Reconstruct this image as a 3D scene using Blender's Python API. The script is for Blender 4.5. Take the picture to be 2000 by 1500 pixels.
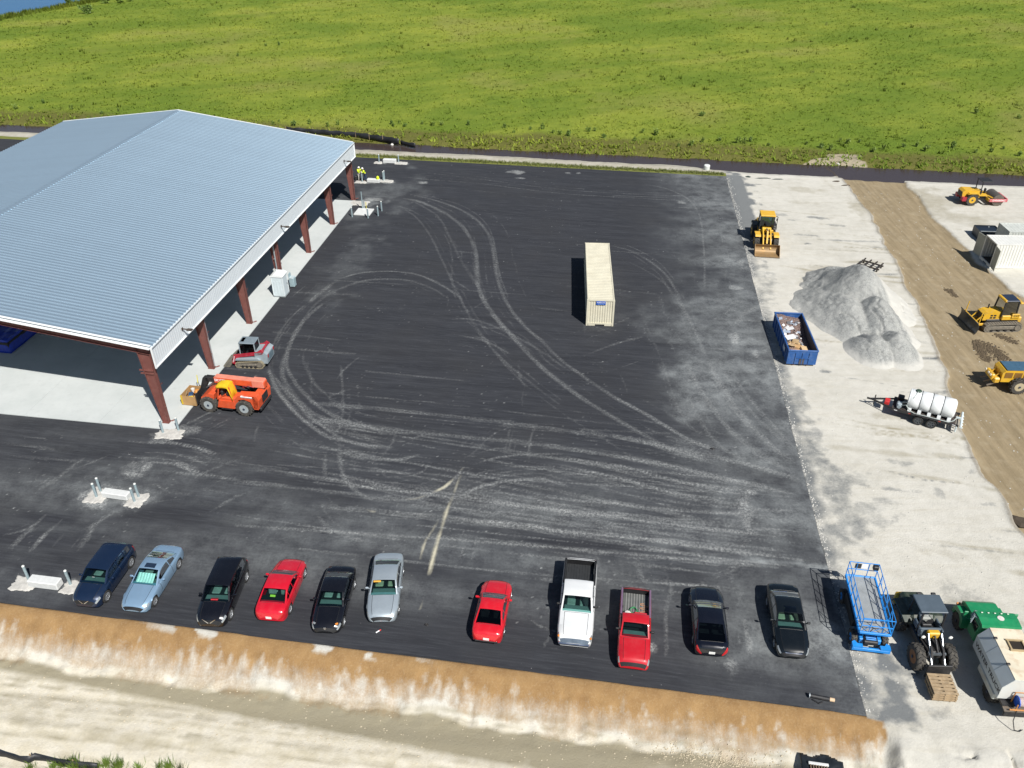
import bpy, bmesh, math, random
import numpy as np
from mathutils import Matrix, Vector, Euler

for _o in list(bpy.data.objects):
    bpy.data.objects.remove(_o)
SC = bpy.context.scene
COL = SC.collection
R = math.radians
random.seed(7)
RNG = np.random.default_rng(11)

# ------------------------------------------------------------------ camera
cam_data = bpy.data.cameras.new('camera')
cam_data.sensor_fit = 'HORIZONTAL'
cam_data.sensor_width = 36.0
cam_data.lens = 36.0 * 1625.574 / 2000.0
cam_data.clip_start = 0.5
cam_data.clip_end = 6000
cam = bpy.data.objects.new('camera', cam_data)
COL.objects.link(cam)
cam.location = (0, 0, 36.877)
cam.rotation_euler = (R(90) - 0.58735, 0, 0)
SC.camera = cam

# ------------------------------------------------------------------ sky, sun, exposure
SUN_AZ, SUN_EL = -1.034, 0.844          # direction towards the sun, from +X counter-clockwise; elevation
world = bpy.data.worlds.new('World')
SC.world = world
world.use_nodes = True
_nt = world.node_tree
_sky = _nt.nodes.new('ShaderNodeTexSky')
_sky.sky_type = 'NISHITA'
_sky.sun_disc = False
_sky.sun_elevation = SUN_EL
_sky.sun_rotation = R(90) - SUN_AZ
_sky.air_density = 1.0
_sky.dust_density = 0.6
_bg = _nt.nodes['Background']
_bg.inputs['Strength'].default_value = 0.052
_nt.links.new(_sky.outputs[0], _bg.inputs['Color'])
sun_data = bpy.data.lights.new('sun', 'SUN')
sun_data.energy = 4.8
sun_data.angle = R(0.53)
sun_data.color = (1.0, 0.97, 0.92)
sun = bpy.data.objects.new('sun', sun_data)
COL.objects.link(sun)
_d = Vector((math.cos(SUN_AZ) * math.cos(SUN_EL), math.sin(SUN_AZ) * math.cos(SUN_EL), math.sin(SUN_EL)))
sun.rotation_euler = _d.to_track_quat('Z', 'Y').to_euler()
sun.location = (40, -60, 90)
SC.view_settings.view_transform = 'Standard'
SC.view_settings.look = 'None'
SC.view_settings.exposure = 0.36
SC.view_settings.gamma = 1.0
SC.view_settings.use_curve_mapping = False
SC.render.engine = 'CYCLES'
SC.cycles.max_bounces = 6
SC.cycles.transparent_max_bounces = 8

# ------------------------------------------------------------------ object helpers
def link(name, data, parent=None, loc=None, rz=None):
    o = bpy.data.objects.new(name, data)
    COL.objects.link(o)
    if parent is not None:
        o.parent = parent
    if loc is not None:
        o.location = loc
    if rz is not None:
        o.rotation_euler = (0, 0, rz)
    return o

def tag(o, label=None, cat=None, group=None, kind=None):
    if label: o['label'] = label
    if cat: o['category'] = cat
    if group: o['group'] = group
    if kind: o['kind'] = kind
    return o

def thing(name, label, cat, loc=(0, 0, 0), rz=0.0, group=None):
    o = link(name, None, None, loc, rz)
    o.empty_display_size = 0.3
    return tag(o, label, cat, group)

def copy_tree(o, parent=None):
    c = o.copy()
    COL.objects.link(c)
    c.parent = parent
    for ch in list(o.children):
        copy_tree(ch, c)
    return c

def rotm(rx=0, ry=0, rz=0):
    return Euler((rx, ry, rz)).to_matrix()

class MB:
    """collects shapes and links them as one mesh object"""
    def __init__(s):
        s.v, s.f = [], []
    def add(s, vs, fs):
        b = len(s.v)
        s.v += [tuple(v) for v in vs]
        s.f += [tuple(b + i for i in f) for f in fs]
        return s
    def box(s, c, size, rot=None, ch=0.0):
        hx, hy, hz = size[0] / 2, size[1] / 2, size[2] / 2
        c = Vector(c)
        if ch <= 0:
            vs = [Vector((x, y, z)) for x in (-hx, hx) for y in (-hy, hy) for z in (-hz, hz)]
            fs = [(0, 1, 3, 2), (4, 6, 7, 5), (0, 4, 5, 1), (2, 3, 7, 6), (0, 2, 6, 4), (1, 5, 7, 3)]
        else:
            ch = min(ch, hx * .9, hy * .9, hz * .9)
            vs, ix = [], {}
            for sx in (-1, 1):
                for sy in (-1, 1):
                    for sz in (-1, 1):
                        for a in range(3):
                            p = [sx * (hx - ch), sy * (hy - ch), sz * (hz - ch)]
                            p[a] = (sx * hx, sy * hy, sz * hz)[a]
                            ix[(sx, sy, sz, a)] = len(vs)
                            vs.append(Vector(p))
            fs = []
            sg = (-1, 1)
            for k in sg:
                fs.append([ix[(k, a, b, 0)] for a, b in ((-1, -1), (1, -1), (1, 1), (-1, 1))][::k])
                fs.append([ix[(a, k, b, 1)] for a, b in ((-1, -1), (-1, 1), (1, 1), (1, -1))][::k])
                fs.append([ix[(a, b, k, 2)] for a, b in ((-1, -1), (1, -1), (1, 1), (-1, 1))][::k])
            for a in sg:
                for b in sg:
                    fs.append((ix[(a, b, -1, 0)], ix[(a, b, 1, 0)], ix[(a, b, 1, 1)], ix[(a, b, -1, 1)]))
                    fs.append((ix[(a, -1, b, 0)], ix[(a, 1, b, 0)], ix[(a, 1, b, 2)], ix[(a, -1, b, 2)]))
                    fs.append((ix[(-1, a, b, 1)], ix[(1, a, b, 1)], ix[(1, a, b, 2)], ix[(-1, a, b, 2)]))
                    for d in sg:
                        fs.append((ix[(a, b, d, 0)], ix[(a, b, d, 1)], ix[(a, b, d, 2)]))
        if rot is not None:
            vs = [rot @ v for v in vs]
        return s.add([v + c for v in vs], fs)
    def bar(s, p, q, w, h=None, up=(0, 0, 1)):
        p, q = Vector(p), Vector(q)
        d = q - p
        h = h or w
        z = d.normalized()
        upv = Vector(up)
        if abs(z.dot(upv)) > .98: upv = Vector((1, 0, 0))
        x = upv.cross(z).normalized()
        y = z.cross(x)
        m = Matrix((x, y, z)).transposed()
        return s.box((p + q) / 2, (w, h, d.length), m)
    def cyl(s, p, q, r, r2=None, n=12, cap=True):
        p, q = Vector(p), Vector(q)
        r2 = r if r2 is None else r2
        z = (q - p).normalized()
        upv = Vector((0, 0, 1)) if abs(z.z) < .95 else Vector((1, 0, 0))
        x = upv.cross(z).normalized()
        y = z.cross(x)
        vs = []
        for c, rr in ((p, r), (q, r2)):
            for i in range(n):
                a = 2 * math.pi * i / n
                vs.append(c + (x * math.cos(a) + y * math.sin(a)) * rr)
        fs = [(i, (i + 1) % n, n + (i + 1) % n, n + i) for i in range(n)]
        if cap:
            fs += [tuple(range(n))[::-1], tuple(range(n, 2 * n))]
        return s.add(vs, fs)
    def tube(s, pts, r, n=6):
        for a, b in zip(pts[:-1], pts[1:]):
            s.cyl(a, b, r, n=n)
        return s
    def lathe(s, prof, c=(0, 0, 0), axis='X', n=20, closed=False):
        """prof: list of (radius, along)"""
        c = Vector(c)
        vs = []
        for r, a in prof:
            for i in range(n):
                t = 2 * math.pi * i / n
                u, w = r * math.cos(t), r * math.sin(t)
                vs.append(c + (Vector((a, u, w)) if axis == 'X' else Vector((u, a, w)) if axis == 'Y' else Vector((u, w, a))))
        m = len(prof)
        fs = []
        for k in range(m if closed else m - 1):
            k2 = (k + 1) % m
            for i in range(n):
                j = (i + 1) % n
                fs.append((k * n + i, k * n + j, k2 * n + j, k2 * n + i))
        if not closed:
            if prof[0][0] > 1e-4: fs.append(tuple(range(n))[::-1])
            if prof[-1][0] > 1e-4: fs.append(tuple(range((m - 1) * n, m * n)))
        return s.add(vs, fs)
    def prism(s, pts, a, b, axis='X'):
        """polygon extruded along an axis; pts given in the other two axes (X: y,z  Y: x,z  Z: x,y)"""
        n = len(pts)
        vs = []
        for k in (a, b):
            for p in pts:
                vs.append((k, p[0], p[1]) if axis == 'X' else (p[0], k, p[1]) if axis == 'Y' else (p[0], p[1], k))
        fs = [tuple(range(n))[::-1], tuple(range(n, 2 * n))] + [(i, (i + 1) % n, n + (i + 1) % n, n + i) for i in range(n)]
        return s.add(vs, fs)
    def mesh(s, name, m=None, smooth=0):
        me = bpy.data.meshes.new(name)
        me.from_pydata(s.v, [], s.f)
        bm = bmesh.new(); bm.from_mesh(me)
        bmesh.ops.recalc_face_normals(bm, faces=bm.faces)
        bm.to_mesh(me); bm.free()
        if m is not None: me.materials.append(m)
        if smooth:
            me.shade_smooth()
            me.set_sharp_from_angle(angle=R(smooth))
        me.update()
        return me
    def build(s, name, m, parent=None, smooth=0, loc=None, rz=None):
        return link(name, s.mesh(name, m, smooth), parent, loc, rz)

def text(name, body, size, m, parent, loc, rot, align='CENTER', sx=1.0):
    cu = bpy.data.curves.new(name, 'FONT')
    cu.body = body
    cu.size = size
    cu.align_x = align
    cu.align_y = 'CENTER'
    cu.extrude = 0.002
    cu.offset = size * 0.018
    tmp = bpy.data.objects.new(name, cu)
    COL.objects.link(tmp)
    me = bpy.data.meshes.new_from_object(tmp.evaluated_get(bpy.context.evaluated_depsgraph_get()))
    bpy.data.objects.remove(tmp)
    me.materials.clear(); me.materials.append(m)
    o = link(name, me, parent, loc)
    o.rotation_euler = rot
    o.scale = (sx, 1, 1)
    return o

# ------------------------------------------------------------------ materials
class NT:
    """thin wrapper to write node graphs"""
    def __init__(s, name):
        s.m = bpy.data.materials.new(name)
        s.m.use_nodes = True
        s.t = s.m.node_tree
        s.bsdf = s.t.nodes['Principled BSDF']
        s.out = s.t.nodes['Material Output']
    def n(s, kind, **kw):
        nd = s.t.nodes.new('ShaderNode' + kind)
        for k, v in kw.items(): setattr(nd, k, v)
        return nd
    def set(s, sock, v):
        if hasattr(v, 'links') or isinstance(v, bpy.types.NodeSocket): s.t.links.new(v, sock)
        else: sock.default_value = v
    def coord(s, kind='Object'):
        return s.n('TexCoord').outputs[kind]
    def mapping(s, v, scale=(1, 1, 1), rot=(0, 0, 0), loc=(0, 0, 0)):
        m = s.n('Mapping')
        s.t.links.new(v, m.inputs[0])
        m.inputs['Scale'].default_value = scale
        m.inputs['Rotation'].default_value = rot
        m.inputs['Location'].default_value = loc
        return m.outputs[0]
    def noise(s, v, scale, detail=4, rough=.55, dist=0.0):
        n = s.n('TexNoise')
        s.t.links.new(v, n.inputs['Vector'])
        n.inputs['Scale'].default_value = scale
        n.inputs['Detail'].default_value = detail
        n.inputs['Roughness'].default_value = rough
        n.inputs['Distortion'].default_value = dist
        return n.outputs['Fac']
    def voro(s, v, scale, feature='F1', out='Distance'):
        n = s.n('TexVoronoi', feature=feature)
        s.t.links.new(v, n.inputs['Vector'])
        n.inputs['Scale'].default_value = scale
        return n.outputs[out]
    def math(s, op, a, b=0.0, c=None, clamp=False):
        n = s.n('Math', operation=op, use_clamp=clamp)
        s.set(n.inputs[0], a); s.set(n.inputs[1], b)
        if c is not None: s.set(n.inputs[2], c)
        return n.outputs[0]
    def mix(s, f, a, b, blend='MIX'):
        n = s.n('Mix', data_type='RGBA', blend_type=blend)
        s.set(n.inputs[0], f)
        for sock, v in ((n.inputs[6], a), (n.inputs[7], b)):
            s.set(sock, (*v, 1) if isinstance(v, tuple) and len(v) == 3 else v)
        return n.outputs[2]
    def rng(s, v, a, b, c=0.0, d=1.0):
        n = s.n('MapRange')
        s.set(n.inputs[0], v)
        for i, q in enumerate((a, b, c, d)): n.inputs[i + 1].default_value = q
        n.clamp = True
        return n.outputs[0]
    def attr(s, name, out='Fac'):
        n = s.n('Attribute', attribute_name=name)
        return n.outputs[out]
    def sep(s, v):
        n = s.n('SeparateColor'); s.t.links.new(v, n.inputs[0]); return n.outputs
    def bump(s, h, strength=.5, dist=.02):
        b = s.n('Bump')
        b.inputs['Strength'].default_value = strength
        b.inputs['Distance'].default_value = dist
        s.t.links.new(h, b.inputs['Height'])
        s.t.links.new(b.outputs[0], s.bsdf.inputs['Normal'])
    def col(s, v): s.set(s.bsdf.inputs['Base Color'], (*v, 1) if isinstance(v, tuple) and len(v) == 3 else v)
    def p(s, **kw):
        for k, v in kw.items(): s.set(s.bsdf.inputs[k.replace('_', ' ')], v)
        return s

MATS = {}
def mat(name, color, rough=.6, metal=0.0, var=.12, scale=3.0, dirt=0.0, dirtcol=(.32, .28, .22), coat=0.0, spec=.5, bump=0.0):
    """painted / plain solid: base colour with slight uneven wear and optional dust"""
    if name in MATS: return MATS[name]
    g = NT(name)
    co = g.coord('Object')
    nz = g.noise(co, scale, 5, .6)
    a = tuple(max(0, c * (1 - var)) for c in color)
    b = tuple(min(1, c * (1 + var)) for c in color)
    c = g.mix(g.rng(nz, .3, .7), a, b)
    if dirt > 0:
        nd = g.noise(g.mapping(co, loc=(3.1, 1.7, .4)), scale * 1.7, 6, .65)
        c = g.mix(g.math('MULTIPLY', g.rng(nd, .48, .75), dirt), c, dirtcol)
    g.col(c)
    g.p(Metallic=metal, Coat_Weight=coat, Specular_IOR_Level=spec)
    g.set(g.bsdf.inputs['Roughness'], g.rng(nz, .2, .8, max(.03, rough - .08), min(1, rough + .08)))
    g.bsdf.inputs['Coat Roughness'].default_value = .06
    if bump: g.bump(g.noise(co, scale * 6, 4), bump, .02)
    MATS[name] = g.m
    return g.m

def glass_mat(name, tint=(.30, .46, .42), refl=1.0):
    g = NT(name)
    g.t.nodes.remove(g.bsdf)
    tr = g.n('BsdfTransparent'); tr.inputs[0].default_value = (*tint, 1)
    gl = g.n('BsdfGlossy'); gl.inputs['Roughness'].default_value = .03
    gl.inputs[0].default_value = (.9, .95, 1, 1)
    fr = g.n('Fresnel'); fr.inputs[0].default_value = 1.5
    mx = g.n('MixShader')
    g.t.links.new(g.math('MULTIPLY', fr.outputs[0], refl, clamp=True), mx.inputs[0])
    g.t.links.new(tr.outputs[0], mx.inputs[1]); g.t.links.new(gl.outputs[0], mx.inputs[2])
    g.t.links.new(mx.outputs[0], g.out.inputs[0])
    return g.m

# ------------------------------------------------------------------ numpy noise, raster and sheet helpers
def vnoise(x, y, scale, seed=0):
    """smooth value noise, 0..1"""
    g = np.random.default_rng(seed).random((256, 256))
    x = np.asarray(x) / scale + 37.3; y = np.asarray(y) / scale + 11.9
    xi = np.floor(x).astype(int); yi = np.floor(y).astype(int)
    fx = x - xi; fy = y - yi
    fx = fx * fx * (3 - 2 * fx); fy = fy * fy * (3 - 2 * fy)
    x0, x1, y0, y1 = xi % 256, (xi + 1) % 256, yi % 256, (yi + 1) % 256
    return (g[y0, x0] * (1 - fx) + g[y0, x1] * fx) * (1 - fy) + (g[y1, x0] * (1 - fx) + g[y1, x1] * fx) * fy

def fbm(x, y, scale, octs=4, seed=0, gain=.5):
    a, t, n = 1.0, 0, 0
    for k in range(octs):
        t = t + a * vnoise(x, y, scale / 2 ** k, seed + k); n += a; a *= gain
    return t / n

def sst(x, a, b):
    t = np.clip((np.asarray(x) - a) / (b - a), 0, 1)
    return t * t * (3 - 2 * t)

def sheet(name, X, Y, Z, mask=None, m=None, attrs=None, smooth=True):
    """grid mesh from 2-D arrays of coordinates; quads where mask is true"""
    ny, nx = X.shape
    idx = np.arange(nx * ny).reshape(ny, nx)
    q = np.stack([idx[:-1, :-1], idx[:-1, 1:], idx[1:, 1:], idx[1:, :-1]], -1).reshape(-1, 4)
    if mask is not None: q = q[mask.reshape(-1)]
    used = np.zeros(nx * ny, bool); used[q] = True
    new = np.cumsum(used) - 1
    co = np.stack([X, Y, Z], -1).reshape(-1, 3)[used].astype(np.float32)
    q = new[q]
    me = bpy.data.meshes.new(name)
    me.vertices.add(len(co)); me.vertices.foreach_set('co', co.ravel())
    me.loops.add(q.size); me.loops.foreach_set('vertex_index', q.ravel().astype(np.int32))
    me.polygons.add(len(q))
    me.polygons.foreach_set('loop_start', np.arange(0, q.size, 4, dtype=np.int32))
    me.polygons.foreach_set('use_smooth', np.full(len(q), smooth))
    for an, arr in (attrs or {}).items():
        a = me.attributes.new(an, 'FLOAT_COLOR', 'POINT')
        a.data.foreach_set('color', np.asarray(arr, np.float32).reshape(-1, 4)[used].ravel())
    me.update(calc_edges=True)
    if m: me.materials.append(m)
    return link(name, me)

TH = R(-8.8)
UX, UY = math.cos(TH), math.sin(TH)
def st(x, y):            # world to site frame (s along the front kerb line, t away from it)
    return x * UX + y * UY, -x * UY + y * UX
def xy(s, t):
    return s * UX - t * UY, s * UY + t * UX

# ------------------------------------------------------------------ painted wear: rasters in the site frame
class Raster:
    def __init__(s, s0, s1, t0, t1, res):
        s.s0, s.t0, s.res = s0, t0, res
        s.nx, s.ny = int((s1 - s0) / res) + 1, int((t1 - t0) / res) + 1
        s.a = np.zeros((s.ny, s.nx), np.float32)
    def _win(s, lo, hi):
        i0 = max(0, int((lo[0] - s.s0) / s.res)); i1 = min(s.nx, int((hi[0] - s.s0) / s.res) + 2)
        j0 = max(0, int((lo[1] - s.t0) / s.res)); j1 = min(s.ny, int((hi[1] - s.t0) / s.res) + 2)
        if i1 <= i0 or j1 <= j0: return None
        S, T = np.meshgrid(s.s0 + np.arange(i0, i1) * s.res, s.t0 + np.arange(j0, j1) * s.res)
        return slice(j0, j1), slice(i0, i1), S, T
    def line(s, pts, w=.12, k=.5, tread=0.0, seed=0, patch=.5):
        """soft stroke of half width w along world points; tread > 0 breaks it into lug marks of that pitch"""
        P = np.array([st(*p) for p in pts])
        if len(P) > 2:                       # Catmull-Rom through the points
            Q = np.vstack([2 * P[0] - P[1], P, 2 * P[-1] - P[-2]])
            out = []
            for i in range(1, len(Q) - 2):
                for u in np.linspace(0, 1, 8, endpoint=False):
                    a, b, c, d = Q[i - 1], Q[i], Q[i + 1], Q[i + 2]
                    out.append(.5 * (2 * b + (c - a) * u + (2 * a - 5 * b + 4 * c - d) * u * u + (3 * b - a - 3 * c + d) * u ** 3))
            P = np.array(out + [P[-1]])
        acc = 0.0
        tot = np.hypot(*np.diff(P, axis=0).T).sum()
        for a, b in zip(P[:-1], P[1:]):
            L = np.hypot(*(b - a))
            if L < 1e-4: continue
            win = s._win(np.minimum(a, b) - 3 * w - .2, np.maximum(a, b) + 3 * w + .2)
            if win is None: acc += L; continue
            jj, ii, S, T = win
            d = (b - a) / L
            u = (S - a[0]) * d[0] + (T - a[1]) * d[1]
            v = -(S - a[0]) * d[1] + (T - a[1]) * d[0]
            du = np.maximum(np.maximum(-u, u - L), 0)
            g = np.exp(-(np.hypot(v, du) / w) ** 2)
            if tread:
                ph = (acc + u) / tread + np.abs(v) / (tread * 1.2)
                g = g * (.25 + .75 * (np.sin(2 * np.pi * ph) > -.1))
            g = g * (1 - patch + patch * 2 * np.clip(fbm(S, T, 1.3, 3, seed + 5), 0, 1))
            e = min(1, (acc + L / 2) / 2.0, (tot - acc - L / 2) / 2.0 + .35)
            s.a[jj, ii] = np.maximum(s.a[jj, ii], g * k * max(.25, e)) + .25 * np.minimum(s.a[jj, ii], g * k)
            acc += L
    def blob(s, p, r, k, ry=None, seed=0, rag=.6):
        c = st(*p); ry = ry or r
        win = s._win((c[0] - 2 * r, c[1] - 2 * ry), (c[0] + 2 * r, c[1] + 2 * ry))
        if win is None: return
        jj, ii, S, T = win
        d = np.hypot((S - c[0]) / r, (T - c[1]) / ry)
        g = np.clip(1.25 - d + rag * 2 * (fbm(S, T, max(.5, r * .6), 4, seed) - .5), 0, 1)
        s.a[jj, ii] = np.maximum(s.a[jj, ii], g * g * (3 - 2 * g) * k)
    def dots(s, S, T, k):
        i = np.round((np.asarray(S) - s.s0) / s.res).astype(int); j = np.round((np.asarray(T) - s.t0) / s.res).astype(int)
        ok = (i >= 0) & (i < s.nx) & (j >= 0) & (j < s.ny)
        np.maximum.at(s.a, (j[ok], i[ok]), np.asarray(k)[ok])
    def at(s, S, T):
        x = np.clip((S - s.s0) / s.res, 0, s.nx - 1.001); y = np.clip((T - s.t0) / s.res, 0, s.ny - 1.001)
        i = x.astype(int); j = y.astype(int); fx = x - i; fy = y - j
        a = s.a
        return (a[j, i] * (1 - fx) + a[j, i + 1] * fx) * (1 - fy) + (a[j + 1, i] * (1 - fx) + a[j + 1, i + 1] * fx) * fy

def s_right(t): return 13.62 - .0305 * (np.asarray(t) - 28)
T_FRONT, T_BACK = 27.9, 106.3

def shift(pts, d):
    P = np.array(pts); t_ = np.gradient(P, axis=0); n_ = np.stack([-t_[:, 1], t_[:, 0]], 1)
    n_ /= np.maximum(np.hypot(*n_.T)[:, None], 1e-6)
    return [tuple(p) for p in P + n_ * d]
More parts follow.
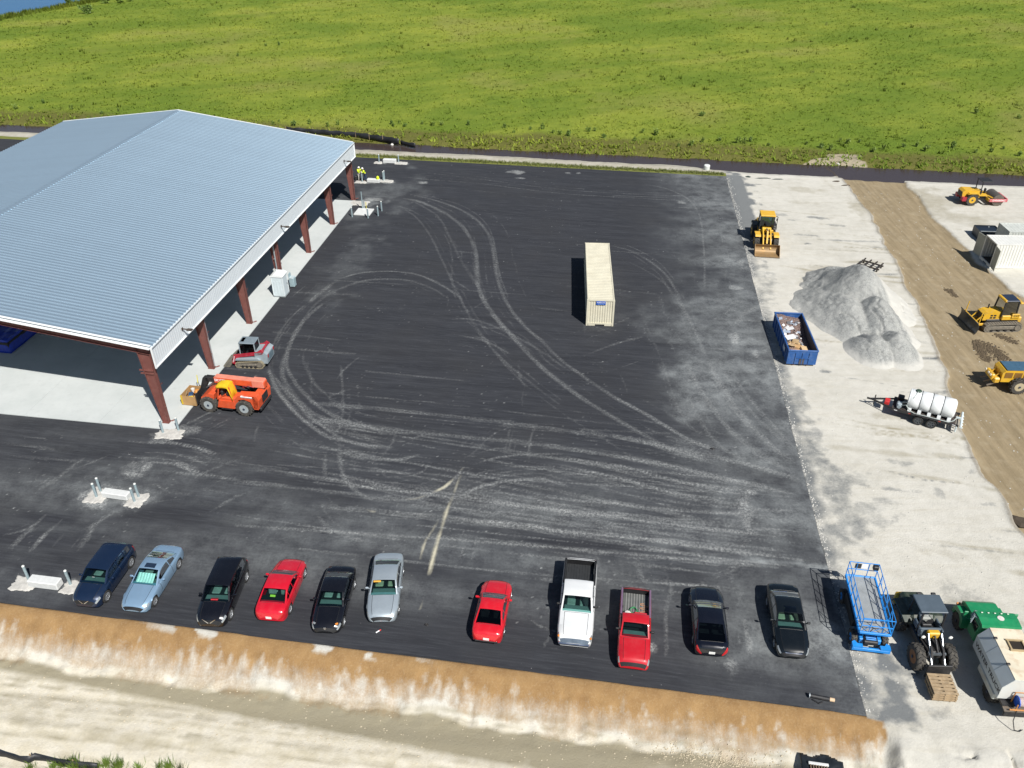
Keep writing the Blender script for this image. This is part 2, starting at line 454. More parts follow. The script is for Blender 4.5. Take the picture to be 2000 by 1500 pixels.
# tyre dust left on the new asphalt (world metres)
dust = Raster(-42, 15, 27, 107, .1)
sand = Raster(-42, 15, 27, 107, .1)
haze_r = Raster(-42, 15, 27, 107, .2)
for k, (pts, w, kk, tr) in enumerate([
    ([(-13.57,95.91),(-10.98,94.58),(-7.82,91.08),(-5.74,87.49),(-4.43,83.57),(-3.73,79.41),(-3.44,74.19),(-2.93,70.71),(-1.68,66.69),(0.18,62.65),(1.72,59.27),(3.32,56.44),(5.58,53.24),(8.40,50.02),(11.04,47.29),(14.09,45.66)], .22, .62, 0),
    ([(-12.73,97.27),(-9.05,94.91),(-6.48,92.65),(-4.45,89.86),(-2.95,86.34),(-2.19,82.50),(-1.78,77.93),(-1.42,74.19),(-0.58,69.47),(0.92,65.18),(2.66,61.95),(3.95,59.27),(5.81,56.44),(8.00,53.52),(10.10,51.33),(12.68,48.26),(14.37,47.06)], .2, .5, 0),
    ([(-12.51,97.61),(-8.86,95.58),(-6.17,93.61),(-4.13,90.77),(-2.69,87.20),(-1.93,83.03),(-1.53,78.42),(-1.11,74.42),(-0.29,69.78)], .1, .42, 0),
    ([(-13.28,93.29),(-11.01,89.86),(-9.11,85.21),(-7.45,79.41),(-5.56,72.42),(-4.15,67.47),(-2.70,63.35),(-0.86,59.27),(1.32,55.84),(3.93,52.13)], .16, .36, 0),
    ([(-12.27,95.24),(-8.72,90.47),(-6.93,84.66),(-5.27,78.42),(-3.38,72.42)], .16, .36, 0),
    ([(-4.59,69.78),(-5.91,71.56),(-6.98,72.86),(-9.16,74.87),(-11.29,75.68),(-13.36,75.79),(-15.34,75.33),(-17.17,74.08)], .13, .62, 0),
    ([(-5.52,69.26),(-7.40,71.77),(-10.07,73.74),(-12.63,74.08),(-15.03,73.30),(-17.19,71.34),(-18.53,68.26),(-19.17,63.53),(-19.06,59.27),(-18.54,56.44)], .2, .34, 0),
    ([(-17.17,74.08),(-18.37,71.13),(-18.98,69.06)], .2, .55, 0),
    ([(-17.39,69.78),(-18.61,66.31),(-19.10,62.21),(-18.67,58.30),(-17.16,55.25),(-15.19,52.68),(-13.12,50.80),(-10.79,49.64),(-8.56,48.76)], .16, .6, 0),
    ([(-19.37,60.09),(-18.58,56.44),(-16.08,52.41),(-14.20,50.80),(-11.80,49.76)], .16, .45, 0),
    ([(-20.04,57.67),(-18.66,54.66),(-16.32,51.33),(-13.81,48.76),(-12.19,48.02),(-10.17,47.41),(-8.51,47.12)], .17, .6, 0),
    ([(-19.01,56.14),(-16.64,52.82),(-14.56,50.28),(-12.38,48.26),(-9.50,46.82)], .15, .5, 0),
    ([(-8.18,48.02),(-7.16,48.26),(-6.32,48.88)], .12, .45, 0),
    ([(-11.93,104.93),(-3.90,102.27),(6.31,98.66),(16.17,96.93),(27.14,95.91)], .16, .42, .3),
    ([(-14.39,103.21),(-10.91,102.27),(-3.85,100.62),(6.24,97.27),(15.99,95.58),(26.73,94.09)], .16, .5, .3),
    ([(16.15,100.62),(18.98,99.01),(20.97,95.91),(21.55,92.33),(21.34,88.07),(20.40,81.97),(19.73,77.93),(18.67,72.42)], .16, .55, .25),
    ([(9.87,82.50),(12.50,80.67),(14.10,78.18),(15.31,75.10),(15.69,72.42),(16.02,67.47),(16.20,63.35),(16.37,59.59)], .17, .42, 0),
    ([(11.23,78.91),(13.39,76.03),(14.96,72.86),(15.60,69.47),(15.88,65.36)], .16, .34, 0),
    ([(11.05,83.30),(13.47,80.67),(15.16,77.57),(16.07,73.52)], .12, .32, 0),
    ([(-5.40,63.35),(-3.39,62.65),(-1.76,61.60),(-0.17,59.92)], .15, .5, 0),
    ([(-6.49,65.93),(-3.52,65.93),(-0.91,64.07),(0.89,62.30),(2.61,60.25),(5.00,56.90)], .14, .4, 0),
    ([(5.68,59.43),(8.82,61.60),(11.66,63.00)], .14, .38, 0),
    ([(19.59,64.44),(21.35,67.08),(23.10,68.66)], .35, .6, 0),
    ([(-15.85,52.82),(-12.93,52.41),(-7.01,51.46),(-2.31,50.54),(3.78,49.26),(9.22,48.02),(11.00,47.06),(13.66,45.66)], .24, .5, .0),
    ([(-14.61,50.54),(-13.03,50.28),(-9.09,49.38),(-5.26,48.76),(0.00,47.90),(5.12,46.82),(10.72,45.21),(15.97,43.24)], .24, .55, .0),
    ([(-14.42,59.27),(-13.72,56.14),(-12.91,51.86),(-12.79,49.76),(-13.00,48.38)], .12, .4, 0),
    ([(-12.17,46.59),(-10.86,46.12),(-9.08,45.78),(-7.65,45.89),(-6.54,46.35)], .13, .58, 0),
    ([(-13.17,47.29),(-13.16,45.66),(-12.72,43.67)], .15, .42, 0),
    ([(-12.49,48.02),(-12.08,45.66),(-11.49,43.88),(-10.59,42.61),(-9.51,41.79),(-8.13,41.58),(-6.51,41.68),(-5.07,42.40),(-4.04,43.45),(-3.42,44.98)], .14, .55, 0),
    ([(-3.89,40.98),(-2.88,42.40),(-1.39,43.24),(0.70,43.67),(2.10,43.67),(3.80,42.92)], .15, .62, 0),
    ([(-3.37,44.82),(-1.44,45.89),(0.73,46.35),(3.64,46.47)], .12, .5, 0),
    ([(-13.10,41.38),(-12.22,39.62),(-10.98,38.50),(-9.59,37.86),(-8.27,37.59)], .16, .42, 0),
    ([(-13.10,42.40),(-11.92,40.10),(-10.36,38.68),(-8.32,37.95)], .1, .3, 0),
    ([(8.00,53.52),(10.10,51.33),(12.68,48.26),(14.37,47.06)], .16, .48, 0),
    ([(7.48,48.51),(10.34,47.53),(13.11,46.59),(15.79,45.55),(18.34,44.32),(19.68,43.45)], .22, .6, 0),
    ([(7.24,46.12),(10.72,45.21),(13.36,44.10),(15.97,43.24),(19.08,41.99)], .24, .6, 0),
    ([(2.17,46.24),(7.14,45.21),(9.84,44.10),(12.46,43.03),(15.77,42.40)], .2, .6, .32),
    ([(2.86,45.38),(7.01,43.88),(9.00,43.03),(11.33,42.09),(14.91,41.63)], .2, .62, .32),
    ([(14.59,59.27),(14.71,55.25),(15.54,51.33),(16.46,48.51),(18.04,45.89),(19.62,43.88)], .28, .42, 0),
    ([(16.31,59.27),(16.67,55.25),(17.35,51.06),(18.52,47.77),(19.78,45.43)], .3, .5, 0),
    ([(17.85,57.67),(18.36,54.09),(19.31,50.28),(20.32,46.82)], .25, .42, 0),
    ([(17.12,60.09),(17.57,55.25),(18.39,51.06),(19.66,47.90),(20.22,46.47)], .18, .36, 0),
    ([(13.63,54.66),(14.20,50.02),(15.01,47.29),(16.47,45.38)], .2, .36, 0),
    ([(-27.82,47.90),(-26.37,47.77),(-24.68,47.71),(-23.09,47.35),(-21.95,46.88),(-20.91,46.35)], .2, .8, .3),
    ([(-25.07,45.49),(-23.60,45.38),(-22.45,44.82),(-21.60,44.27)], .2, .85, .3),
    ([(-24.86,44.82),(-22.55,44.27),(-20.36,43.99),(-16.58,42.92)], .2, .45, .3),
    ([(-30.08,40.44),(-30.68,38.91),(-32.12,38.18)], .12, .5, 0), ([(-30.14,40.20),(-30.60,38.54),(-30.93,37.02)], .14, .6, 0),
    ([(-28.86,39.86),(-29.33,38.45),(-29.60,36.76)], .13, .55, 0), ([(-31.22,37.59),(-31.25,36.71)], .16, .5, 0),
    ([(-29.74,46.88),(-30.47,45.38),(-31.17,43.61),(-31.88,42.40)], .22, .36, 0), ([(-25.78,40.59),(-26.58,39.29),(-26.63,38.18),(-26.67,36.71)], .3, .42, 0),
    ([(-36.34,46.41),(-33.21,45.95),(-29.16,45.49)], .3, .3, 0), ([(-37.16,48.02),(-33.82,47.23),(-32.53,46.82)], .2, .4, 0), ([(-34.55,42.92),(-32.04,43.45),(-29.25,42.66)], .25, .3, 0),
    ([(-18.25,46.59),(-20.42,45.04),(-21.92,43.72)], .14, .4, 0), ([(-17.19,42.45),(-18.17,42.04),(-19.48,40.59)], .13, .5, 0),
    ([(-24.61,49.38),(-23.27,51.19),(-22.01,52.20)], .12, .5, 0), ([(-22.01,52.20),(-22.71,50.86),(-23.48,50.02)], .1, .45, 0),
    ([(-2.85,38.73),(-3.00,37.15),(-3.25,35.86)], .14, .5, .2), ([(-7.59,38.50),(-7.56,36.93)], .12, .4, 0), ([(-9.62,38.04),(-9.47,35.52)], .14, .35, 0),
    ([(-14.52,39.91),(-15.38,38.04),(-15.63,36.50)], .12, .3, 0), ([(13.10,32.29),(13.03,31.37)], .1, .6, .2), ([(13.03,31.62),(12.95,30.30),(12.85,29.18)], .16, .95, 0),
    ([(3.24,30.48),(1.71,31.01),(0.86,31.73)], .12, .45, 0), ([(0.98,29.96),(1.94,29.62),(2.63,29.51)], .16, .45, 0),
    ([(7.32,37.59),(7.58,35.86),(7.67,34.22)], .22, .4, 0), ([(9.06,35.44),(9.27,33.82),(8.67,31.91),(8.25,28.78)], .16, .42, 0),
    ([(10.80,34.02),(12.81,35.03),(14.28,36.07)], .35, .35, 0), ([(12.14,31.91),(12.89,32.66),(13.51,33.82)], .12, .35, 0),
    ([(1.92,50.54),(1.34,48.02),(1.15,45.66)], .1, .45, 0), ([(0.19,49.89),(-1.50,48.63),(-2.56,46.82),(-3.60,45.66)], .1, .3, 0), ([(-10.83,34.22),(-11.06,32.29)], .1, .3, 0),
    ([(11.86,66.31),(12.45,59.27),(12.57,54.66),(12.58,49.89)], .4, .26, 0), ([(13.90,72.42),(14.13,64.44),(15.88,59.27)], .3, .26, 0),
]):
    if tr or w < .13:
        dust.line(pts, w * .75, kk * .9, tr, k)
    else:                                   # a tyre leaves several thin ribs and a faint film between them
        dust.line(pts, w * .9, kk * .42, 0, k)
        for q, o in enumerate((-.8, 0.05, .75)):
            dust.line(shift(pts, o * w), .045 + .02 * (q == 1), kk * random.uniform(.4, .85), 0, k * 7 + q, .8)
    for q in range(5):                      # earlier, fainter passes alongside
        dust.line(shift(pts, random.uniform(.35, 2.6) * random.choice((-1, 1))), random.uniform(.04, .09), kk * random.uniform(.22, .5), 0, k * 11 + q, 1.0)
# sandy yellowish strip left by a machine
for k, (pts, w, kk) in enumerate([
    ([(-3.35,45.10),(-3.74,43.03),(-4.16,40.98),(-4.52,38.50),(-4.80,36.28),(-4.94,34.94)], .16, .95), ([(-5.02,33.82),(-5.13,32.66),(-5.29,32.21)], .1, .5),
    ([(-4.34,40.59),(-5.05,38.68),(-5.46,37.41),(-5.58,36.03)], .12, .6), ([(-3.41,44.87),(-4.43,43.03),(-5.31,42.30)], .16, .8), ([(-5.61,40.69),(-4.31,41.28)], .1, .6),
    ([(-5.13,42.30),(-6.44,41.68),(-7.12,41.68)], .12, .5), ([(-8.83,41.79),(-8.20,41.58)], .14, .6), ([(-10.05,40.88),(-9.19,40.49),(-8.82,40.44)], .14, .55), ([(-7.47,40.29),(-6.50,40.20)], .15, .6),
    ([(-10.59,42.61),(-9.81,41.99)], .1, .4)]):
    sand.line(pts, w * .62, kk * .72, 0, 90 + k, 1.3)
# bundles of passes towards the haul road, and paving-direction scuffs
for k in range(70):
    ya, yb = random.uniform(925, 1050), 0
    s_end = random.uniform(6, 13.2)
    t_end = random.uniform(34.5, 45.5) if k % 3 else random.uniform(38, 43)
    s_st = s_end - random.uniform(12, 38)
    t_st = t_end + random.uniform(-2.0, 4.5) * (s_end - s_st) / 30
    mid = ((s_st + s_end) / 2, (t_st + t_end) / 2 + random.uniform(-.7, .4))
    dust.line([xy(s_st, t_st), xy(*mid), xy(s_end, t_end)], random.uniform(.04, .14), random.uniform(.18, .5), random.choice([0, 0, .3]), 200 + k, .9)
for k in range(60):
    s0 = random.uniform(-38, 10); t0 = random.uniform(30, 104); L = random.uniform(2, 9)
    dust.line([xy(s0, t0), xy(s0 + L, t0 + random.uniform(-.5, .5))], random.uniform(.06, .2), random.uniform(.1, .3), 0, 300 + k)
for k in range(60):
    s0 = random.uniform(-36, 8); t0 = random.uniform(29, 70); a = random.uniform(0, 6.28); L = random.uniform(2, 6); c = random.uniform(-.15, .15)
    pts = [xy(s0 + u * L * math.cos(a + c * u * 3), t0 + u * L * math.sin(a + c * u * 3)) for u in (0, .33, .66, 1)]
    dust.line(pts, random.uniform(.05, .12), random.uniform(.15, .34), random.choice([0, .25]), 400 + k)
for k, (p, r, ry, kk) in enumerate([
    ((14.88, 63.53), 2.6, 3.2, .24), ((16.10, 55.03), 3.6, 5.5, .5), ((19.58, 57.67), 3.6, 6, .55), ((20.18, 69.26), 4.2, 7, .42), ((16.52, 62.65), 3.4, 4, .4), ((24.30, 83.30), 3.2, 8, .26), ((24.88, 96.93), 3.2, 6, .26),
    ((13.96, 66.31), 3.6, 4, .16), ((15.13, 40.39), .8, 2.0, .55), ((15.86, 42.35), .75, .35, .95), ((15.14, 41.13), .45, .5, .85), ((19.43, 62.47), .35, 1.2, .8), ((19.21, 63.09), .5, .6, .5), ((20.59, 60.09), .3, .7, .6),
    ((21.60, 72.20), .9, .5, .6), ((23.43, 77.57), .5, 1.6, .55), ((20.10, 94.42), .7, .5, .6), ((0.53, 104.93), 1.3, .8, .85), ((0.98, 102.64), .8, .3, .7), ((-11.25, 100.98), .8, .6, .85), ((7.27, 104.54), .4, .4, .6), ((8.59, 104.54), .3, .4, .6),
    ((16.99, 35.77), 3.2, .3, .75), ((15.55, 36.20), 2.0, .3, .6), ((11.56, 27.97), .45, 1.2, .6), ((11.55, 28.52), .4, .3, .6), ((7.00, 27.66), .3, .6, .4),
    ((17.98, 45.66), 4, 5, .3), ((17.29, 40.39), 5, 4, .3), ((14.32, 37.59), 6, 3, .22), ((10.13, 41.38), 9, 3, .14), ((3.43, 42.40), 9, 3, .1),
    ((-26.37, 41.89), 3.6, 2.0, .36), ((-27.39, 41.48), 1.1, .9, .9), ((-28.00, 42.14), .9, .8, .7), ((-24.73, 41.43), .9, .9, .75), ((-29.37, 42.92), 2.4, 1.2, .28), ((-26.33, 42.40), 1.6, .7, .6),
    ((-26.22, 44.65), 1.0, 1.2, .5), ((-25.45, 44.87), .35, .8, .8), ((-25.99, 44.21), .8, .18, .8), ((-27.42, 34.30), 3.0, 1.2, .45), ((-28.74, 34.22), 1.0, .6, .9), ((-25.77, 33.98), .9, .5, .85), ((-27.91, 33.43), 3, 1.0, .34), ((-29.29, 33.82), 2, 1.5, .3),
    ((-24.96, 48.63), 1.5, .7, .6), ((-24.00, 49.26), 1.2, .6, .5), ((-25.39, 48.14), .9, .3, .6), ((-17.58, 108.51), 1.0, .6, .9), ((-14.63, 108.31), 1.4, .6, .9), ((-18.32, 100.98), 1.6, .4, .8), ((-15.67, 101.35), 1.2, .8, .7), ((-17.06, 101.16), 1.2, .2, .6),
    ((-17.55, 94.42), 2.0, 1.3, .75), ((-16.56, 95.24), 1.2, .8, .7), ((-16.17, 96.93), 4, 8, .22), ((-16.64, 76.97), 2.2, 9, .14), ((-17.88, 72.42), 1.6, 4, .14), ((7.47, 29.51), .35, .5, .7), ((-34.82, 51.86), 3, 2, .12)]):
    (haze_r if r >= 1.9 else dust).blob(p, r, kk, ry, 500 + k, 1.0 if r >= 1.9 else .8)
for x0, x1, y0, y1, n_ in ((0, 560, 850, 1160, 900), (560, 1500, 700, 1250, 2200), (1000, 1500, 330, 700, 800), (560, 1000, 330, 700, 500)):
    pass
_S = RNG.uniform(-41, 13, 5200); _T = 28 + 78 * RNG.random(5200) ** 1.35
_keep = fbm(_S, _T, 4.0, 3, 77) > .47
dust.dots(_S[_keep], _T[_keep], (RNG.random(_keep.sum()) ** 2.2) * .95 + .12)

tl = np.concatenate([[T_FRONT], np.arange(T_FRONT + .13, T_BACK, .13), [T_BACK]])
uf = np.concatenate([np.linspace(-115, -41, 30)[:-1] , np.arange(-41, 13.61, .13)])
Sg, Tg = np.meshgrid(uf, tl)
_f = np.clip((Sg + 41) / (13.6 + 41), 0, 1)
Sg = np.where(Sg > -41, -41 + _f * (s_right(Tg) + 41 + .10 * (fbm(Tg * 0, Tg, 1.1, 3, 3) - .5) * (_f > .97)), Sg)
Tg = Tg + np.where(np.isclose(Tg, T_FRONT), .22 * (fbm(Sg, Sg * 0, 2.2, 4, 8) - .5), 0)
_w = .5 + .5 * np.sin(Tg * 2 * np.pi / 3.7)
Zg = .012 * (fbm(Sg, Tg, 6, 3, 21) - .5) * 2
dv = dust.at(Sg, Tg)
edge = s_right(Tg) - Sg
hv = haze_r.at(Sg, Tg)
hv = np.maximum(hv, .62 * sst(edge, 12, 0) * np.clip(fbm(Sg * .6, Tg, 3.2, 5, 31) * 1.9 - .35, 0, 1.2))
hv = np.maximum(hv, .7 * sst(edge, .7, .05) * fbm(Sg, Tg, .8, 3, 33))
hv = np.maximum(hv, .30 * sst(Tg, 50, 37) * sst(Tg, 29, 33) * np.clip(fbm(Sg * .35, Tg * 1.6, 3, 5, 35) * 2 - .55, 0, 1))
hv = hv * (1 - .7 * sst(Tg, 30.2, 29.2) * sst(Sg, 13.6, 11.5))
dv = dv * (1 - .7 * sst(Tg, 30.2, 29.2) * sst(Sg, 13.6, 11.5))
sv = sand.at(Sg, Tg)
Xg, Yg = xy(Sg, Tg)
col = np.stack([dv, sv, hv, np.ones_like(dv)], -1)

def asphalt_mat():
    g = NT('asphalt')
    co = g.coord('Object')
    rot = g.mapping(co, rot=(0, 0, -TH))
    streak = g.noise(g.mapping(rot, scale=(.10, 1.15, 1)), 1.0, 6, .62)
    streak2 = g.noise(g.mapping(rot, scale=(.25, 3.4, 1)), 1.0, 5, .6)
    streak3 = g.noise(g.mapping(rot, scale=(.55, 7.5, 1)), 1.0, 6, .7)
    fine = g.noise(co, 14, 5, .7)
    agg = g.voro(co, 26)
    blot = g.noise(co, .16, 4, .6)
    a = g.sep(g.attr('wear', 'Color'))
    base = g.mix(g.rng(streak, .3, .7), (.0175, .019, .0245), (.035, .0375, .045))
    base = g.mix(g.math('MULTIPLY', g.rng(streak2, .5, .8), .5), base, (.066, .070, .079))
    base = g.mix(g.math('MULTIPLY', g.rng(streak3, .5, .72), .55), base, (.072, .077, .087))
    base = g.mix(g.math('MULTIPLY', g.rng(streak3, .28, .46, 1, 0), .5), base, (.012, .013, .017))
    base = g.mix(g.math('MULTIPLY', g.rng(blot, .45, .72), .45), base, (.036, .036, .038))
    base = g.mix(g.math('MULTIPLY', g.rng(agg, .0, .28, 1, 0), .22), base, (.10, .10, .105))
    base = g.mix(g.math('MULTIPLY', g.rng(fine, .35, .65), .35), base, (.022, .023, .026))
    # scattered pale grit
    grit = g.rng(g.voro(co, 1.9), .0, .05, 1, 0)
    base = g.mix(g.math('MULTIPLY', grit, g.rng(g.noise(co, .5, 3), .44, .60)), base, (.50, .49, .47))
    grain = g.noise(co, 6.0, 6, .75)
    cloud = g.noise(g.mapping(rot, scale=(.45, 1.6, 1)), 1.0, 5, .65)
    brk = g.math('ADD', g.math('MULTIPLY', g.math('SUBTRACT', grain, .5), 1.5), g.math('MULTIPLY', g.math('SUBTRACT', cloud, .5), .9))
    gr2 = g.noise(co, 13, 4, .8)
    spk = g.math('MULTIPLY', g.math('ADD', g.math('MULTIPLY', g.rng(grain, .40, .62), 1.25), .22), g.math('ADD', g.math('MULTIPLY', g.rng(gr2, .38, .66), 1.0), .45))
    f = g.math('MULTIPLY', g.rng(g.math('ADD', a[0], g.math('MULTIPLY', brk, g.math('ADD', g.math('MULTIPLY', a[0], .45), .04))), .12, 1.2), spk, clamp=True)
    hz = g.math('MULTIPLY', a[2], g.math('ADD', g.math('MULTIPLY', g.rng(g.noise(co, .7, 7, .68), .36, .64), .75), g.math('ADD', g.math('MULTIPLY', g.rng(grain, .38, .66), .40), .12)), clamp=True)
    base = g.mix(hz, base, (.31, .33, .33))
    c = g.mix(g.math('MULTIPLY', f, .98, clamp=True), base, (.37, .38, .37))
    c = g.mix(g.rng(g.math('ADD', a[1], g.math('MULTIPLY', brk, g.math('MULTIPLY', a[1], .8))), .1, .9), c, (.47, .44, .33))
    g.col(c)
    g.p(Roughness=.88, Specular_IOR_Level=.35)
    g.bump(fine, .5, .012)
    return g.m
M_ASPH = asphalt_mat()
_mask = np.ones((Sg.shape[0] - 1, Sg.shape[1] - 1), bool)
asphalt = sheet('asphalt_yard', Xg, Yg, Zg, _mask, M_ASPH, {'wear': col})
tag(asphalt, 'wide dark new asphalt yard covered in pale dusty tyre tracks', kind='structure')
# the cut edges of the asphalt mat
_me = MB()
for arr in ((0, slice(None, None, 6)), (slice(None, None, 6), -1), (-1, slice(None, None, 6))):
    ex, ey, ez = Xg[arr], Yg[arr], Zg[arr]
    for i in range(len(ex) - 1):
        n0 = len(_me.v)
        _me.v += [(ex[i], ey[i], ez[i]), (ex[i + 1], ey[i + 1], ez[i + 1]), (ex[i + 1], ey[i + 1], -.3), (ex[i], ey[i], -.3)]
        _me.f.append((n0, n0 + 1, n0 + 2, n0 + 3))
_me.build('asphalt_edge', mat('asphalt_cut', (.035, .036, .04), .9, scale=6), asphalt)

# ------------------------------------------------------------------ limerock ground, berm and ditch
YL = np.array([38.96, 44.54, 51.19, 61.78, 75.79, 90.47, 99.54]); XL = np.array([32.52, 32.55, 33.74, 36.69, 39.05, 41.23, 41.94])
YR = np.array([38, 62, 70.29, 81.97, 88.96, 99.54]); XR = np.array([70, 60, 48.57, 48.0, 48.24, 49.56])
def ground_z(S, T):
    X, Y = xy(S, T)
    z = -.03 + .07 * (fbm(S, T, 5, 4, 41) - .5) + .03 * (fbm(S, T, .8, 3, 42) - .5)
    inside = (S < s_right(T) - .05) & (T > T_FRONT + .1) & (T < T_BACK - .1)
    z = np.where(inside, -.2, z)
    near_edge = sst(np.abs(S - s_right(T)), .9, .1) * (T > T_FRONT) * (T < T_BACK)
    z = z - .05 * near_edge
    # brown graded strip lies a little lower, with a scraped lip
    jig = 1.2 * (fbm(X, Y, 3, 4, 43) - .5)
    br = sst(X - np.interp(Y, YL, XL) + jig, -.15, .15) * sst(np.interp(Y, YR, XR) + jig - X, -.15, .25) * sst(Y, 30, 34)
    rut = np.sin((X + Y * .28) * 3.2 + 2 * fbm(X, Y, 4, 3, 44))
    z = z - .2 * br + .035 * br * rut * fbm(X, Y, 6, 2, 45)
    lip = np.exp(-((X - np.interp(Y, YL, XL) + jig + .15) / .22) ** 2) * sst(Y, 30, 34)
    z = z + .14 * lip * fbm(X, Y, 1.2, 3, 46)
    # front embankment down to the dirt track
    wob = .7 * (fbm(S, T * 0, 4, 4, 47) - .5) + .35 * (fbm(S, T, 1.0, 3, 48) - .5)
    s_end = 14.6 + .9 * (fbm(T, S, 1.5, 3, 49) - .5)
    drop = sst(T + .35 * wob, 27.8, 25.3) * 1.35
    rill = ((fbm(S * 3.0, T * .6, 1.4, 4, 50) - .5) * .3 + .16 * (fbm(S, T, .32, 2, 150) - .5)) * sst(T, 27.7, 26.6) * sst(T, 24.2, 25.6)
    bank = -drop + rill
    bank2 = -1.1 * sst(T + 1.6 * (fbm(S, T, 2.4, 4, 51) - .5), 27.0, 22.6) - (.75 * np.exp(-(np.abs(fbm(S * 1.2 + .5 * fbm(S, T, 1, 3, 57), T * .38, 1.5, 3, 52) - .5) / .028) ** 1.2) * sst(fbm(S, T, 1.6, 3, 152), .34, .46) - .3 * (fbm(S, T, 2.0, 4, 58) - .5)) * sst(T, 27.4, 26.3)
    w = sst(S, s_end - .4, s_end + .5)
    z = np.where(T < 28.2, z + bank * (1 - w) + bank2 * w, z)
    road = sst(T - .06 * (S + 15), 24.6, 22.6) * (1 - sst(S, 4, 16))
    z = z + road * .22
    tr = np.sin(T * 5.2 - S * .3) * .02 * road
    z = z + tr
    # ditch along the back
    sh_ = 1.3 * sst(S, 4, 14)
    dz = -.34 * sst(T + sh_ + .9 * (fbm(S, T, 4, 4, 53) - .5), 108.6, 110.9) - .7 * sst(T, 113.6, 115.6)
    z = z + dz + .10 * np.exp(-((T + sh_ - 109.0) / .6) ** 2) * fbm(S, T, 1.4, 3, 54) * 1.5
    return z, br, lip

sl = np.concatenate([np.linspace(-118, -40, 60)[:-1], np.arange(-40, 12, .2), np.arange(12, 27, .1), np.arange(27, 66, .2)])
tl2 = np.concatenate([np.linspace(-60, 15, 12)[:-1], np.arange(15, 21, .2), np.arange(21, 28.4, .1), np.arange(28.4, 116.41, .2)])
S2, T2 = np.meshgrid(sl, tl2)
Z2, BR, LIP = ground_z(S2, T2)
X2, Y2 = xy(S2, T2)
grey = Raster(10, 66, 15, 114, .2)
tanr = Raster(-42, 66, 10, 114, .2)
for k, (p, r, ry, kk) in enumerate([
    ((27.49, 96.93), 1.8, 9, 1.0), ((25.60, 86.06), 1.8, 9, .95), ((26.96, 87.49), 1.6, 3, .7), ((24.83, 72.42), 1.2, 4, .5), ((23.70, 64.44), 1.2, 4, .45), ((22.11, 53.24), 1.1, 4, .6), ((21.56, 46.82), 1.3, 4, .75),
    ((21.60, 42.40), 2.0, 3.5, .7), ((23.12, 40.88), 2.2, 1.2, .55), ((20.99, 38.50), 1.6, 2.2, .7), ((23.59, 39.43), 1.5, 1.0, .5), ((19.94, 36.28), 1.4, 1.5, .6), ((23.87, 43.99), .9, 1.6, .45), ((19.47, 27.19), 1.3, 2.2, .95), ((19.55, 25.69), 1.1, .9, .9), ((20.36, 28.46), 1.2, 1.2, .7),
    ((18.88, 28.13), .9, 1.5, .5), ((21.16, 25.83), 1.2, .6, .5), ((26.07, 32.66), 2.2, 1.4, .4), ((31.80, 90.47), 1.6, .5, .6), ((34.81, 89.71), 1.8, .5, .8), ((36.72, 87.49), 1.2, .4, .55), ((31.97, 88.96), .8, .4, .6), ((31.96, 84.94), 1.8, .35, .55), ((32.99, 84.66), 1.0, .3, .6),
    ((31.79, 82.50), .5, .25, .8), ((30.72, 100.44), .4, .25, .7), ((25.56, 57.28), .6, .25, .8), ((25.47, 42.66), 1.1, .25, .7), ((27.43, 42.40), 1.3, .2, .65), ((27.57, 45.38), 1.2, .35, .5), ((26.79, 45.66), .9, .4, .5), ((28.62, 41.99), .5, .7, .55), ((31.89, 44.65), .5, .35, .6), ((30.69, 45.95), 1.2, .2, .4), ((31.45, 41.13), 1.1, .2, .5), ((27.70, 36.93), .3, .2, .5)]):
    grey.blob(p, r, kk * (.85 if kk < .9 else 1), ry, 700 + k, 1.1)
for k, (p, r, ry, kk) in enumerate([
    ((31.78, 72.42), 3.2, 1.2, .6), ((30.30, 74.08), 1.5, 1.5, .7), ((33.08, 76.38), 3.0, .9, .55), ((35.96, 98.66), 2.6, 1.6, .45), ((25.58, 46.82), 3.4, .5, .5), ((28.64, 46.24), 2.2, .35, .55), ((28.26, 51.06), 1.6, .4, .4), ((30.45, 46.24), 2.2, .4, .5), ((26.67, 36.71), 2, .8, .3),
    ((48.80, 96.08), 4, 5, .6), ((52.66, 89.71), 6, 3, .6), ((52.39, 94.42), 5, 2.5, .5), ((41.75, 93.61), 2, 5, .5), ((29.90, 36.28), 3, 1.0, .25), ((26.19, 32.29), 2, .8, .4), ((34.12, 94.42), 2.0, .7, .35), ((39.68, 100.44), 1.2, 1.4, .3), ((34.38, 42.92), 2, 3, .3),
    ((-19.31, 24.99), 3.2, .35, .45), ((-25.81, 26.15), 2, .25, .6), ((-24.62, 25.86), 1.6, .25, .5), ((-15.40, 24.85), 2.4, .3, .4), ((-8.86, 24.15), 3.0, .4, .35), ((-18.93, 24.35), .7, .2, .6), ((-21.40, 23.88), 3, .25, .4), ((-2.51, 23.75), 4.0, .5, .35)]):
    tanr.blob(p, r, kk, ry, 760 + k, .9)
for k in range(64):                      # machine passes across the limerock
    s0 = random.uniform(15, 24); t0 = random.uniform(30, 100); L = random.uniform(5, 16); a = random.uniform(-.25, .12)
    (grey if k % 3 == 0 else tanr).line([xy(s0, t0), xy(s0 + L * .5, t0 + L * .5 * a + random.uniform(-.4, .4)), xy(s0 + L, t0 + L * a)], random.uniform(.08, .3), random.uniform(.25, .65), random.choice([0, .3]), 800 + k, .9)
for k in range(9):
    t0 = random.uniform(19.5, 24.0)
    for dt in (0, 1.7):
        tanr.line([xy(-42, t0 + dt - 1.6), xy(-20, t0 + dt), xy(0, t0 + dt + 1.0), xy(14, t0 + dt + 1.2)], .13, random.uniform(.3, .6), random.choice([.22, .22, 0]), 830 + k)
gr = grey.at(S2, T2) * (S2 > 10.5)
tn = tanr.at(S2, T2) * (S2 > -41.5)
